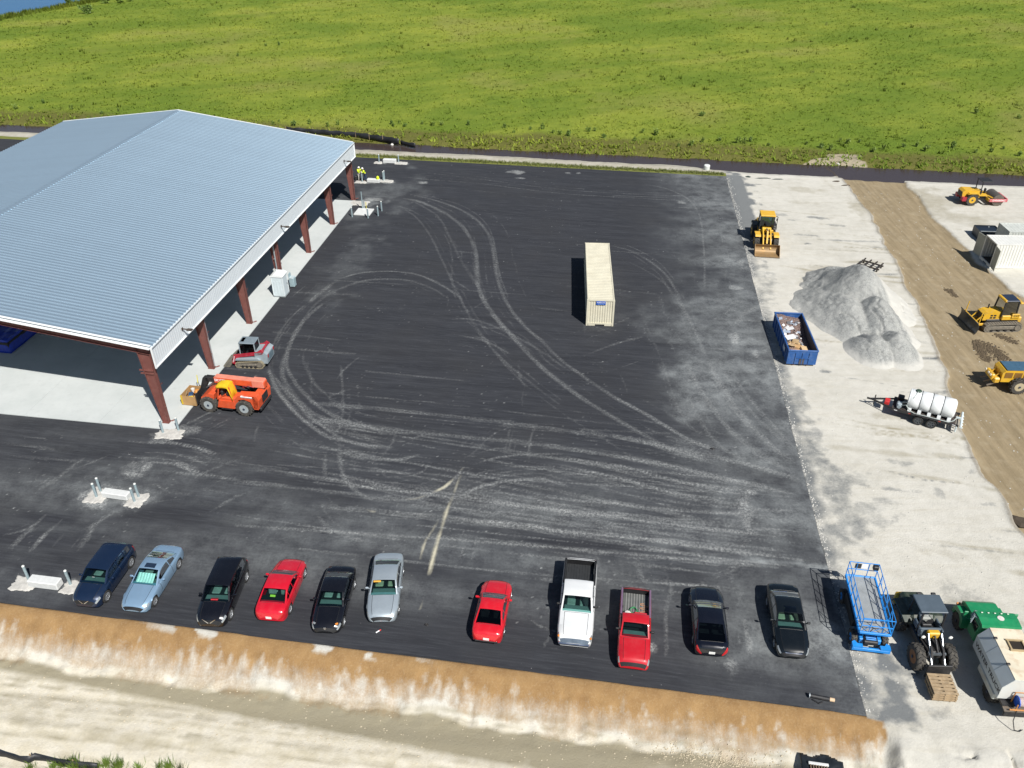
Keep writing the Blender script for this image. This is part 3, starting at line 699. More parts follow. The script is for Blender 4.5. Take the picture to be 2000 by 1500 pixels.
gr = np.maximum(gr, .85 * sst(S2 - s_right(T2), 1.7, .15) * (S2 > s_right(T2) - .2) * fbm(S2, T2, 1.4, 4, 61) * 1.4 * (T2 > 27.5))
gr = np.maximum(gr, 1.0 * sst(S2 - s_right(T2), 2.5, 1.7) * (S2 > s_right(T2) - .3) * sst(T2, 80, 86) * (T2 < 106.8) * (.75 + .5 * fbm(S2, T2, 1.2, 4, 161)))
n1 = fbm(S2, T2, 2.6, 5, 62); n2 = fbm(S2 + .15 * T2, T2 * .40, .36, 4, 63, .65) * .72 + .28 * fbm(S2, T2, 2.2, 3, 163)
foot = 25.75 + .55 * (fbm(S2, S2 * 0, 2.0, 4, 64) - .5) * 2
rust = (1 - .5 * sst(T2, 27.3, 25.8)) * sst(T2, foot - .22, foot + .22) * sst(27.75 + .8 * (n1 - .5) + 3 * sst(S2, 13.7, 13.2) - T2, -.1, .1) * sst(14.75 + 1.6 * (fbm(T2, S2, 1.2, 4, 65) - .5) - S2, -.15, .15) * (T2 < 28.6)
rust = rust * np.clip(1.05 - .62 * sst(n2, .46, .68) * sst(T2, 28.0, 26.2), 0, 1)
rust = rust * (1 - .95 * sst(fbm(S2, T2, 1.6, 4, 167), .52, .60) * sst(T2, 27.2, 27.7) * sst(np.abs(S2 + 17), 10, 5))
rust = np.maximum(rust, .4 * sst(n1, .54, .66) * sst(T2, 24.6, 25.4) * (T2 < 26) * (S2 < 14.5))
tan_b = sst(T2, 23.1 + .05 * -(S2 + 10), 23.9 - .05 * (S2 + 10)) * (T2 < 26) * sst(foot - T2, .25, .75) * (S2 < 14)
tn = np.maximum(tn, 1.15 * tan_b * sst(S2, 15, 9) * np.clip(.35 + 1.2 * n1, 0, 1))
wet = sst(T2 + 1.3 * sst(S2, 4, 14) + 1.1 * (n1 - .5), 110.3, 110.9)
wet = wet * (1 - .85 * sst(fbm(S2, T2, 5.0, 4, 66), .51, .57) * (S2 > -12) * (T2 < 112))
grass = sst(T2 + .5 * (n1 - .5), 107.75, 107.2) * (T2 > 106.2) * (S2 < 11.3) + .35 * sst(n1, .5, .62) * (T2 > 106.6) * (T2 < 109.6) * (S2 < 8)
verge = sst(T2, 106.4, 107.0) * sst(S2, 13, 10)
m1 = np.stack([rust, BR, gr, wet], -1)
cream = sst(T2, 26.2, 25.0) * sst(S2, 17, 10) + .10 * (S2 > 12) * (T2 > 27)
m2 = np.stack([grass, np.maximum(tn, .55 * verge), LIP, cream], -1)

def ground_mat():
    g = NT('limerock_ground')
    co = g.coord('Object')
    fine = g.noise(co, 9, 6, .7)
    mid = g.noise(co, 1.1, 6, .62)
    big = g.noise(co, .17, 4, .55)
    dirn = g.noise(g.mapping(co, rot=(0, 0, R(-20)), scale=(2.4, .22, 1)), 1.0, 6, .6)
    dirh = g.noise(g.mapping(co, rot=(0, 0, R(8.8)), scale=(.22, 2.0, 1)), 1.0, 6, .6)
    A = g.attr('mask_a', 'Color'); a = g.sep(A); aw = g.n('Attribute', attribute_name='mask_a').outputs['Alpha']
    b = g.sep(g.attr('mask_b', 'Color')); crm = g.n('Attribute', attribute_name='mask_b').outputs['Alpha']
    def edge(m, n, lo=.32, hi=.68, k=.7):
        return g.rng(g.math('ADD', m, g.math('MULTIPLY', g.math('SUBTRACT', n, .5), k)), lo, hi)
    c = g.mix(g.rng(big, .35, .65), (.52, .505, .455), (.45, .435, .385))
    c = g.mix(g.math('MULTIPLY', g.rng(dirh, .48, .72), .5), c, (.39, .36, .29))
    c = g.mix(g.math('MULTIPLY', crm, .95), c, g.mix(g.rng(mid, .35, .65), (.68, .62, .49), (.58, .525, .40)))
    c = g.mix(g.math('MULTIPLY', g.rng(mid, .35, .6, 1, 0), .35), c, (.62, .60, .54))
    c = g.mix(g.math('MULTIPLY', g.rng(fine, .42, .7), .25), c, (.35, .34, .31))
    c = g.mix(g.math('MULTIPLY', g.rng(g.math('ADD', b[1], g.math('MULTIPLY', g.math('SUBTRACT', mid, .5), .5)), .1, .95), .9), c, (.255, .225, .15))
    c = g.mix(g.math('MULTIPLY', edge(a[2], g.math('ADD', g.math('MULTIPLY', mid, .6), g.math('MULTIPLY', g.noise(co, 5, 5, .75), .4)), .18, .80, 1.3), .92), c, (.135, .145, .15))
    bcol = g.mix(g.rng(dirn, .3, .7), (.31, .245, .15), (.205, .16, .095))
    bcol = g.mix(g.math('MULTIPLY', g.rng(mid, .5, .75), .4), bcol, (.40, .34, .24))
    c = g.mix(edge(a[1], g.math('ADD', g.math('MULTIPLY', mid, .6), g.math('MULTIPLY', fine, .4)), .2, .8, 1.1), c, bcol)
    c = g.mix(g.math('MULTIPLY', edge(b[2], fine, .35, .9, .8), .6), c, (.16, .13, .09))
    rcol = g.mix(g.rng(mid, .35, .68), (.30, .185, .080), (.225, .132, .055))
    rcol = g.mix(g.math('MULTIPLY', g.rng(fine, .5, .75), .4), rcol, (.40, .29, .17))
    wash = g.noise(g.mapping(co, rot=(0, 0, R(8.8)), scale=(3.2, .9, 1)), 1.0, 6, .72)
    c = g.mix(edge(a[0], g.math('ADD', g.math('MULTIPLY', fine, .5), g.math('MULTIPLY', wash, .5)), .14, .85, 1.2), c, rcol)
    wcol = g.mix(g.rng(big, .4, .62), (.060, .047, .042), (.085, .062, .040))
    wf = edge(aw, mid, .35, .65, .6)
    c = g.mix(wf, c, wcol)
    c = g.mix(edge(b[0], fine, .25, .8, .8), c, g.mix(mid, (.10, .135, .02), (.19, .18, .05)))
    g.col(c)
    g.set(g.bsdf.inputs['Roughness'], g.rng(wf, 0, 1, .95, .45))
    g.p(Specular_IOR_Level=.3)
    g.bump(g.math('ADD', fine, g.math('MULTIPLY', mid, 1.5)), .6, .05)
    return g.m
_in = (S2 < s_right(T2) - 1.0) & (T2 > T_FRONT + 1.0) & (T2 < T_BACK - 1.0)
_q = ~(_in[:-1, :-1] & _in[1:, 1:] & _in[:-1, 1:] & _in[1:, :-1])
M_GROUND = ground_mat()
ground = sheet('ground', X2, Y2, Z2, _q, M_GROUND, {'mask_a': m1, 'mask_b': m2})
tag(ground, 'pale limerock ground with rust brown embankment and muddy ditch around the asphalt', kind='structure')

# ------------------------------------------------------------------ pasture to the horizon, pond
def grass_mat(name, blades=False):
    g = NT(name)
    geo = g.n('NewGeometry').outputs['Position']
    rot = g.mapping(geo, rot=(0, 0, R(-24)))
    sw = g.noise(g.mapping(rot, scale=(.010, .075, .02)), 1.0, 5, .62)
    patch = g.noise(geo, .028, 5, .62)
    mid = g.noise(geo, .45, 5, .65)
    fine = g.noise(geo, 2.6, 5, .7)
    c = g.mix(g.rng(sw, .40, .60), (.145, .20, .023), (.25, .285, .040))
    c = g.mix(g.math('MULTIPLY', g.rng(patch, .46, .60), .8), c, (.115, .18, .02))
    c = g.mix(g.math('MULTIPLY', g.rng(patch, .36, .46, 1, 0), .6), c, (.235, .235, .062))
    c = g.mix(g.math('MULTIPLY', g.rng(mid, .50, .75), .38), c, (.10, .15, .019))
    c = g.mix(g.math('MULTIPLY', g.rng(fine, .5, .75), .25), c, (.10, .14, .018))
    if blades:
        t = g.attr('tint', 'Color')
        c = g.mix(1.0, c, t, 'MULTIPLY')
        g.p(Roughness=.6, Specular_IOR_Level=.2)
        tl = g.n('BsdfTranslucent'); g.t.links.new(c, tl.inputs[0])
        mx = g.n('MixShader'); mx.inputs[0].default_value = .3
        g.t.links.new(g.bsdf.outputs[0], mx.inputs[1]); g.t.links.new(tl.outputs[0], mx.inputs[2])
        g.t.links.new(mx.outputs[0], g.out.inputs[0])
    else:
        s_ = g.attr('bank', 'Color')
        b = g.sep(s_)
        c = g.mix(g.rng(g.math('ADD', b[0], g.math('MULTIPLY', g.math('SUBTRACT', fine, .5), .6)), .3, .8), c, g.mix(mid, (.105, .115, .022), (.15, .14, .04)))
        c = g.mix(g.rng(g.math('ADD', b[1], g.math('MULTIPLY', g.math('SUBTRACT', fine, .5), .6)), .4, .7), c, (.36, .31, .22))
        g.p(Roughness=.9, Specular_IOR_Level=.15)
        g.bump(g.math('ADD', fine, mid), 1.0, .25)
    g.col(c)
    return g.m
M_FIELD = grass_mat('pasture_grass')
M_BLADE = grass_mat('grass_blades', True)
def shore(T):      # s of the pond's near bank
    return -151.5 + .28 * (np.asarray(T) - 194) + 3 * (fbm(T, T * 0, 9, 3, 71) - .5)
def field_z(S, T):
    z = .10 * (fbm(S, T, 12, 4, 72) - .5) + .12 * (fbm(S, T, 2.2, 3, 73) - .5)
    z = z - .5 * sst(T + 1.0 * (fbm(S, T, 3, 4, 74) - .5), 114.7, 112.9)
    z = z - 1.6 * sst(S, shore(T) + 3, shore(T) - 5)
    return z
sf = np.concatenate([[-3000, -1600, -900, -500, -320], np.arange(-220, 150, .8), [200, 320, 500, 900, 1600, 3000]])
tf = np.concatenate([np.arange(112.4, 260, .7), [275, 300, 350, 450, 700, 1200, 2200, 3500]])
S3, T3 = np.meshgrid(sf, tf)
Z3 = field_z(S3, T3)
X3, Y3 = xy(S3, T3)
bk = np.stack([.95 * sst(T3 + 4 * (fbm(S3, T3, 6, 3, 75) - .5), 123.5, 116.5), sst(.8 * fbm(S3, T3, 6, 3, 76) + .36 * np.exp(-((S3 - 25) / 7) ** 2) - .03 * (T3 - 113), .66, .74) * (T3 < 117.5),
               T3 * 0, T3 * 0 + 1], -1)
pasture = sheet('pasture', X3, Y3, Z3, None, M_FIELD, {'bank': bk})
tag(pasture, 'broad green pasture reaching beyond the ditch', kind='structure')
# coarse land all around outside the frame
mb = MB()
for (s0, s1, t0, t1) in ((-3000, -117.9, -2500, 111), (65.9, 3000, -2500, 111), (-118.2, 66.2, -2500, -59.9)):
    n_ = len(mb.v)
    mb.v += [(*xy(s0, t0), -1.2), (*xy(s1, t0), -1.2), (*xy(s1, t1), -1.2), (*xy(s0, t1), -1.2)]
    mb.f.append((n_, n_ + 1, n_ + 2, n_ + 3))
land = mb.build('land', mat('dry_land', (.30, .27, .20), .95, scale=.05, var=.25))
tag(land, 'sandy open land around the building site', kind='structure')
def water_mat(name, c, rough=.08, w=.5):
    g = NT(name)
    geo = g.n('NewGeometry').outputs['Position']
    g.col(c); g.p(Roughness=rough, Specular_IOR_Level=.5)
    g.bump(g.noise(geo, 1.2, 3), w, .05)
    return g.m
TP = np.arange(120, 420, 3.0)
mb = MB()
pts = [(*xy(float(shore(t)) + 1.2, t), -.55) for t in TP]
far = [(*xy(-420, t), -.55) for t in TP]
for i in range(len(TP) - 1):
    mb.add([pts[i], pts[i + 1], far[i + 1], far[i]], [(0, 1, 2, 3)])
pond = mb.build('pond', water_mat('pond_water', (.025, .12, .27), .25))
tag(pond, 'blue pond beyond the far corner of the pasture', kind='structure')
# standing water lying in the ditch
mb = MB()
Wd = np.arange(-110, 64, 1.0)
for a, b in zip(Wd[:-1], Wd[1:]):
    mb.add([(*xy(a, 108.2), -.345), (*xy(b, 108.2), -.345), (*xy(b, 114.6), -.345), (*xy(a, 114.6), -.345)], [(0, 1, 2, 3)])
dw = mb.build('ditch_water', water_mat('ditch_water', (.05, .036, .034), .25, .3))
tag(dw, 'thin dark water lying along the muddy ditch', kind='structure')

# grass blades spread over the pasture (one uncountable mass)
def tuft_mesh(name, S, T, size, dark, nb=3, lean=.5, width=.22):
    n = len(S)
    X, Y = xy(S, T)
    Z = field_z(S, T) - .03
    ang = RNG.random((n, nb)) * 6.283
    ln = size[:, None] * RNG.uniform(.6, 1.2, (n, nb))
    wd = size[:, None] * width * RNG.uniform(.7, 1.5, (n, nb))
    ofs = size[:, None] * .5 * RNG.uniform(-1, 1, (n, nb)); ofs2 = size[:, None] * .5 * RNG.uniform(-1, 1, (n, nb))
    bx = X[:, None] + ofs; by = Y[:, None] + ofs2; bz = np.repeat(Z[:, None], nb, 1)
    px, py = -np.sin(ang), np.cos(ang)
    dx, dy = np.cos(ang) * lean * ln, np.sin(ang) * lean * ln
    co = np.empty((n, nb, 3, 3), np.float32)
    co[:, :, 0] = np.stack([bx - px * wd, by - py * wd, bz], -1)
    co[:, :, 1] = np.stack([bx + px * wd, by + py * wd, bz], -1)
    co[:, :, 2] = np.stack([bx + dx, by + dy, bz + ln * .85], -1)
    nt = n * nb
    me = bpy.data.meshes.new(name)
    me.vertices.add(nt * 3); me.vertices.foreach_set('co', co.ravel())
    me.loops.add(nt * 3); me.loops.foreach_set('vertex_index', np.arange(nt * 3, dtype=np.int32))
    me.polygons.add(nt); me.polygons.foreach_set('loop_start', np.arange(0, nt * 3, 3, dtype=np.int32))
    t = np.repeat((dark[:, None] * RNG.uniform(.8, 1.2, (n, nb))).reshape(-1), 3)
    cl = np.stack([t, t, t * .9, np.ones_like(t)], -1).astype(np.float32)
    a = me.attributes.new('tint', 'FLOAT_COLOR', 'POINT'); a.data.foreach_set('color', cl.ravel())
    me.update(calc_edges=True)
    me.materials.append(M_BLADE)
    return me
def in_view(S, T, pad=6):
    X, Y = xy(S, T)
    d = Y * .8324 + (36.9) * .5542
    return (np.abs(X) < d * .615 + pad)
nT = 120000
Tt = 113.3 + 150 * RNG.random(nT) ** 1.25
St = RNG.uniform(-190, 120, nT)
k_ = in_view(St, Tt) & (St > shore(Tt) + 2) & (RNG.random(nT) < .35 + 1.2 * (fbm(St, Tt, 5, 4, 81) - .3))
St, Tt = St[k_], Tt[k_]
sz = RNG.uniform(.16, .42, len(St)) * (1 + .5 * sst(Tt, 121, 113.5))
g_o = link('grass', tuft_mesh('grass', St, Tt, sz, RNG.uniform(.98, 1.25, len(St)), 3, .9))
tag(g_o, 'short green grass covering the pasture', kind='stuff')
# darker weeds standing out of the grass
nW = 2000
Tw = 114.5 + 140 * RNG.random(nW) ** 1.3; Sw = RNG.uniform(-180, 110, nW)
k_ = in_view(Sw, Tw) & (Sw > shore(Tw) + 1) & (fbm(Sw * .35 + Tw * .5, Tw - Sw * .35, 9, 4, 82) > .55)
Sw, Tw = Sw[k_], Tw[k_]
w_o = link('field_weeds', tuft_mesh('field_weeds', Sw, Tw, RNG.uniform(.35, .8, len(Sw)) * RNG.uniform(.7, 1.2, len(Sw)), RNG.uniform(.65, .95, len(Sw)), 9, .45, .13))
tag(w_o, 'scattered darker weeds growing through the pasture', kind='stuff')

# ------------------------------------------------------------------ open steel shed
M_RED = mat('red_oxide_steel', (.165, .060, .050), .6, scale=2, dirt=.25, dirtcol=(.26, .16, .13))
M_GALV = mat('galvanised', (.42, .46, .48), .45, .5, scale=5)
M_WTRIM = mat('white_trim', (.72, .74, .74), .5, scale=3, var=.05)
M_DARK = mat('dark_steel', (.03, .03, .032), .6, scale=4, var=.3)
def roof_mat(name, c, metal, rough):
    g = NT(name)
    co = g.coord('Object')
    rnd = g.n('ObjectInfo').outputs['Random']
    st_ = g.noise(g.mapping(co, scale=(3, .12, 3)), 1.0, 5, .6)
    v = g.math('ADD', g.math('MULTIPLY', g.math('SUBTRACT', rnd, .5), .03), g.math('MULTIPLY', g.math('SUBTRACT', st_, .5), .06))
    k = g.math('ADD', v, 1.0)
    n = g.n('Mix', data_type='RGBA', blend_type='MULTIPLY'); n.inputs[0].default_value = 1.0
    n.inputs[6].default_value = (*c, 1)
    cc = g.n('CombineColor'); [g.t.links.new(k, cc.inputs[i]) for i in range(3)]
    g.t.links.new(cc.outputs[0], n.inputs[7])
    g.col(n.outputs[2]); g.p(Metallic=metal, Specular_IOR_Level=.5)
    g.set(g.bsdf.inputs['Roughness'], g.rng(st_, .2, .8, rough - .01, rough + .02))
    return g.m
M_ROOF = roof_mat('roof_sheet', (.41, .53, .62), .7, .42)
M_WALLSHEET = roof_mat('fascia_sheet', (.66, .71, .74), .05, .5)

BA = 1.421
shed = thing('steel_shed', 'large open-sided steel shed with blue-grey ribbed metal roof and red columns', 'shed', (-25.58, 50.17, 0), BA)
NB, BAY = 6, 7.59
LB = NB * BAY
X0, X1 = -.36, LB + .36
YE, YRIDGE, YLEFT = -.30, 20.5, 35.6
ZE, ZR, ZL = 6.85, 9.63, 7.66
ZB = 5.165
def rz_at(y): return ZE + (ZR - ZE) * (y - YE) / (YRIDGE - YE) if y <= YRIDGE else ZR + (ZL - ZR) * (y - YRIDGE) / (YLEFT - YRIDGE)
# roof panels, three ribs each
def panel_profile(w, n, h=.038, a=.052, b=.022):
    """(across, up) points of a ribbed sheet"""
    p = [(0, 0)]
    pitch = w / n
    for i in range(n):
        c = pitch * (i + .5)
        p += [(c - a, 0), (c - b, h), (c + b, h), (c + a, 0)]
    return p + [(w, 0)]
NP = 57
PW = (X1 - X0) / NP
prof = panel_profile(PW, 2, .075, .105, .05)
def roof_panel(y0, z0, y1, z1):
    mb = MB()
    L = len(prof)
    d = Vector((0, y1 - y0, z1 - z0)).normalized()
    nrm = Vector((0, -d.z, d.y))
    if nrm.z < 0: nrm = -nrm
    vs = [Vector((a, 0, 0)) + nrm * h for a, h in prof]
    vs += [v + Vector((0, y1 - y0, z1 - z0)) for v in vs]
    mb.add(vs, [(i, i + 1, L + i + 1, L + i) for i in range(L - 1)])
    vs2 = [v - nrm * .012 for v in vs]
    mb.add(vs2, [(i, L + i, L + i + 1, i + 1) for i in range(L - 1)])
    me = bpy.data.meshes.new('roof_panel'); me.from_pydata(mb.v, [], mb.f); me.materials.append(M_ROOF)
    return me
me_r = roof_panel(YE - .2, ZE - .027, YRIDGE, ZR)
me_l = roof_panel(YLEFT, ZL, YRIDGE, ZR)
for i in range(NP):
    x = X0 + i * PW
    link('roof_panel', me_r, shed, (x, YE - .2, ZE - .027))
    link('roof_panel', me_l, shed, (x, YLEFT, ZL))
MB().prism([(YRIDGE - .35, ZR - .05 + .05), (YRIDGE, ZR + .075), (YRIDGE + .35, ZR + .0), (YRIDGE + .35, ZR - .03), (YRIDGE, ZR + .045), (YRIDGE - .35, ZR - .03)], X0 - .02, X1 + .02, 'X').build('ridge_cap', M_ROOF, shed)
# rake trims
for x, nm in ((X0 - .03, 'rake_trim'), (X1 + .03, 'rake_trim')):
    for (ya, za, yb, zb) in ((YE - .08, ZE - .02, YRIDGE, ZR), (YLEFT + .05, ZL, YRIDGE, ZR)):
        mb = MB()
        mb.bar((x, ya, za - .10), (x, yb, zb - .10), .045, .36, up=(1, 0, 0))
        mb.bar((x + (.09 if x < 5 else -.09), ya, za + .055), (x + (.09 if x < 5 else -.09), yb, zb + .055), .025, .2, up=(0, 0, 1)) if False else None
        mb.v = [v for v in mb.v]
        s_ = 1 if x < 5 else -1
        n_ = len(mb.v)
        mb.add([(x - .025 * s_, ya, za + .085), (x + .17 * s_, ya, za + .085), (x + .17 * s_, yb, zb + .085), (x - .025 * s_, yb, zb + .085),
                (x - .025 * s_, ya, za + .06), (x + .17 * s_, ya, za + .06), (x + .17 * s_, yb, zb + .06), (x - .025 * s_, yb, zb + .06)],
               [(0, 1, 2, 3), (4, 5, 6, 7), (0, 1, 5, 4), (1, 2, 6, 5), (2, 3, 7, 6), (3, 0, 4, 7)])
        mb.build(nm, M_WTRIM, shed)
# long fascia under the eave
fprof = panel_profile(PW, 3, .009, .05, .03)
mb = MB()
L = len(fprof)
H_ = ZE - .10 - ZB
vs = [(a, -h, 0) for a, h in fprof] + [(a, -h, H_) for a, h in fprof]
mb.add(vs, [(i, i + 1, L + i + 1, L + i) for i in range(L - 1)])
mb.add([(a, .012 - h, z) for z in (0, H_) for a, h in fprof], [(i, i + 1, L + i + 1, L + i) for i in range(L - 1)])
me_f = bpy.data.meshes.new('fascia_panel'); me_f.from_pydata(mb.v, [], mb.f); me_f.materials.append(M_WALLSHEET)
for i in range(NP):
    link('fascia_panel', me_f, shed, (X0 + i * PW, YE - .10, ZB))
mb = MB()
mb.box(((X0 + X1) / 2, YE - .13, ZB - .03), (X1 - X0 + .06, .10, .06)); mb.build('fascia_sill', M_WTRIM, shed)
mb = MB()
mb.box(((X0 + X1) / 2, YE - .16, ZE - .06), (X1 - X0 + .06, .13, .13), ch=.02); mb.build('eave_gutter', M_WALLSHEET, shed)
for x in (X0 - .03, X1 + .03):
    MB().box((x, YE - .13, (ZE + ZB) / 2 - .1), (.05, .12, ZE - ZB - .05)).build('corner_trim', M_WTRIM, shed)
# frames: tapered columns and rafters
def i_column(h, d0, d1, sgn=1):
    mb = MB()
    # web in local y, flanges across x
    mb.prism([(0, 0), (sgn * d0, 0), (sgn * d1, h), (0, h)], -.012, .012, 'X')
    mb.box((0, -.008 * sgn, h / 2), (.30, .016, h))
    a, b = Vector((0, sgn * d0, 0)), Vector((0, sgn * d1, h))
    mb.bar(a, b, .30, .018, up=(0, 1, 0)) if False else mb.add(
        [(-.15, sgn * d0, 0), (.15, sgn * d0, 0), (.15, sgn * d1, h), (-.15, sgn * d1, h), (-.15, sgn * (d0 + .018), 0), (.15, sgn * (d0 + .018), 0), (.15, sgn * (d1 + .018), h), (-.15, sgn * (d1 + .018), h)],
        [(0, 1, 2, 3), (4, 5, 6, 7), (0, 1, 5, 4), (1, 2, 6, 5), (2, 3, 7, 6), (3, 0, 4, 7)])
    mb.box((0, sgn * d0 / 2, .02), (.42, d0 + .14, .04))
    return mb.mesh('column', M_RED)
me_col = i_column(6.55, .42, .95)
me_coll = i_column(7.35, .42, .95, -1)
cols = []
for i in range(NB + 1):
    c = link('column', me_col, shed, (i * BAY, 0, .05)); cols.append(c)
    link('column', me_coll, shed, (i * BAY, YLEFT - .3, .05))
    MB().box((.2, -.05, 3.3), (.34, .03, .05)).build('girt_clip', M_RED, c); MB().box((.0, -.03, 1.4), (.10, .10, .06)).build('girt_clip', M_RED, c)
    MB().cyl((.1, -.12, .06), (.32, -.3, .06), .05, n=6).build('anchor_stub', M_RED, c)
def rafter(ya, yb, d):
    za, zb = rz_at(ya) - .22, rz_at(yb) - .22
    mb = MB()
    n_ = [(ya, za), (yb, zb), (yb, zb - d[1]), (ya, za - d[0])]
    mb.prism(n_, -.012, .012, 'X')
    for k in (0, 1):
        o = (0, 0) if k == 0 else d
        e = 0 if k == 0 else -.018
        mb.prism([(ya, za - o[0] + e), (yb, zb - o[1] + e), (yb, zb - o[1] + e + .018), (ya, za - o[0] + e + .018)], -.15, .15, 'X')
    return mb.mesh('rafter', M_RED)
me_r1 = rafter(.0, YRIDGE, (.62, .55)); me_r2 = rafter(YRIDGE, YLEFT - .3, (.55, .62))
for i in range(NB + 1):
    link('rafter', me_r1, shed, (i * BAY, 0, 0)); link('rafter', me_r2, shed, (i * BAY, 0, 0))
# purlins (Z sections) under the sheets
me_p = MB().box((0, 0, 0), (LB, .06, .18)).mesh('purlin', M_RED)
for y in np.arange(.3, YLEFT - .4, 1.55):
    link('purlin', me_p, shed, (LB / 2, float(y), rz_at(float(y)) - .125))
MB().box((LB / 2, .12, ZB + .1), (LB, .2, .16)).build('eave_girt', M_RED, shed)
# stub brackets on the near corner column
mb = MB()
mb.box((-.05, .62, 4.62), (.10, 1.1, .10)); mb.box((-.05, .62, 4.36), (.10, 1.0, .10)); mb.bar((-.05, .2, 4.66), (-.05, .9, 4.32), .03)
mb.build('bracket', M_RED, shed)
# lamps on the fascia
def lamp(x):
    mb = MB()
    mb.box((0, -.28, 0), (.10, .42, .05)); mb.box((0, -.62, -.02), (.30, .44, .10), ch=.03); mb.box((0, -.06, 0), (.16, .06, .2))
    o = mb.build('wall_lamp', mat('bronze', (.06, .045, .035), .5), shed, loc=(x, YE - .12, 5.95))
    MB().box((0, -.64, -.075), (.22, .3, .012)).build('lens', mat('lamp_lens', (.7, .7, .65), .3), o)
for x in (3.8, 23.3, 42.0): lamp(x)
# roof-drain pipe and meter box at the fourth column
mb = MB(); mb.cyl((0, 0, .2), (0, 0, 6.3), .07, n=10); mb.cyl((0, 0, 6.3), (0, .3, 6.6), .07, n=10)
for z in (1.2, 2.9, 4.6): mb.box((0, .04, z), (.22, .16, .05))
mb.build('downpipe', M_GALV, shed, loc=(3 * BAY - .17, .35, 0))
mb = MB(); mb.tube([(0, 0, 2.9), (.02, 0, .2)], .025); mb.tube([(.06, 0, 5.6), (.06, 0, .2)], .02); mb.build('conduit', M_GALV, shed, loc=(BAY - .03, -.05, .05))

# concrete floor: poured bays with saw joints between them
def concrete_mat():
    g = NT('concrete')
    co = g.n('NewGeometry').outputs['Position']
    a, b, f = g.noise(co, .35, 5, .6), g.noise(co, 2.2, 6, .65), g.noise(co, 30, 4)
    c = g.mix(g.rng(a, .35, .65), (.47, .50, .49), (.54, .565, .555))
    c = g.mix(g.math('MULTIPLY', g.rng(b, .52, .75), .35), c, (.38, .40, .40))
    c = g.mix(g.math('MULTIPLY', f, .12), c, (.45, .45, .43))
    rnd = g.n('ObjectInfo').outputs['Random']
    c = g.mix(g.math('MULTIPLY', rnd, .10), c, (.42, .44, .44))
    g.col(c); g.p(Roughness=.75, Specular_IOR_Level=.3); g.bump(f, .15, .004)
    return g.m
M_CONC = concrete_mat()
floor = link('concrete_floor', None, None, (-25.58, 50.17, 0), BA)
tag(floor, 'pale smooth concrete floor of the steel shed', kind='structure')
ybs = [-.80, 5.2, 11.3, 17.4, 23.5, 29.6, 35.9]
xbs = [-.86] + [BAY * k for k in range(1, 6)] + [45.1]
for a, b in zip(xbs[:-1], xbs[1:]):
    for c, d in zip(ybs[:-1], ybs[1:]):
        sk = .55 * (a + .86) / 46 if c < 0 else 0
        sk2 = .55 * (b + .86) / 46 if c < 0 else 0
        mb = MB()
        y0a, y0b = c + sk + .006, c + sk2 + .006
        top = [(a + .006, y0a), (b - .006, y0b), (b - .006, d - .006), (a + .006, d - .006)]
        mb.prism(top, -.25, .06, 'Z')
        mb.build('floor_slab', M_CONC, floor)
# portable toilet and sink by the fourth column
def portable_toilet():
    t = thing('portable_toilet', 'pale grey portable toilet cabin standing on the concrete under the shed eave', 'toilet cabin', (-21.91, 70.66, .06), BA)
    m = mat('toilet_plastic', (.62, .68, .69), .5, scale=3, var=.06, dirt=.15)
    m2 = mat('toilet_panel', (.55, .62, .64), .5, scale=3, var=.06)
    mb = MB(); mb.box((0, 0, .09), (1.16, 1.16, .14), ch=.02); mb.build('base', mat('grey_plastic', (.25, .28, .29), .6), t)
    mb = MB()
    for sx in (-1, 1):
        for sy in (-1, 1): mb.box((sx * .53, sy * .53, 1.13), (.09, .09, 1.96), ch=.02)
    mb.build('frame', m, t)
    for (cx, cy, a) in ((-.535, 0, 0), (.535, 0, 0), (0, .535, 1)):
        mb = MB(); mb.box((cx, cy, 1.13), (.05, .98, 1.94) if a == 0 else (.98, .05, 1.94))
        for k in (-.28, 0, .28):
            s_ = 1 if (cx + cy) > 0 else -1
            mb.box((cx + s_ * .03, k, 1.0) if a == 0 else (k, cy + s_ * .03, 1.0), (.03, .14, 1.3) if a == 0 else (.14, .03, 1.3), ch=.012)
        mb.build('wall_panel', m2, t)
    d = MB().box((0, -.545, 1.10), (.84, .045, 1.86), ch=.01).build('door', m2, t)
    MB().box((.32, -.58, 1.1), (.05, .04, .16)).build('handle', M_DARK, d)
    mb = MB(); mb.prism([(-.62, 2.10), (.62, 2.10), (.62, 2.18), (.30, 2.32), (-.30, 2.32), (-.62, 2.18)], -.62, .62, 'X'); mb.build('roof', mat('toilet_roof', (.74, .76, .76), .5, var=.04), t)
    MB().cyl((.3, .3, 2.2), (.3, .3, 2.5), .05, n=8).build('vent_pipe', m, t)
    return t
portable_toilet()
t = thing('wash_station', 'small blue-grey hand wash station between the toilet cabin and a red column', 'wash station', (-21.22, 72.5, .06), BA)
m = mat('wash_plastic', (.30, .40, .43), .5)
MB().box((0, 0, .45), (.55, .5, .9), ch=.04).build('tank', m, t)
MB().box((0, .05, .93), (.6, .5, .06), ch=.02).build('basin', mat('wash_basin', (.45, .52, .54), .4), t)
MB().box((0, .22, 1.15), (.5, .08, .4), ch=.02).build('splash_back', m, t)
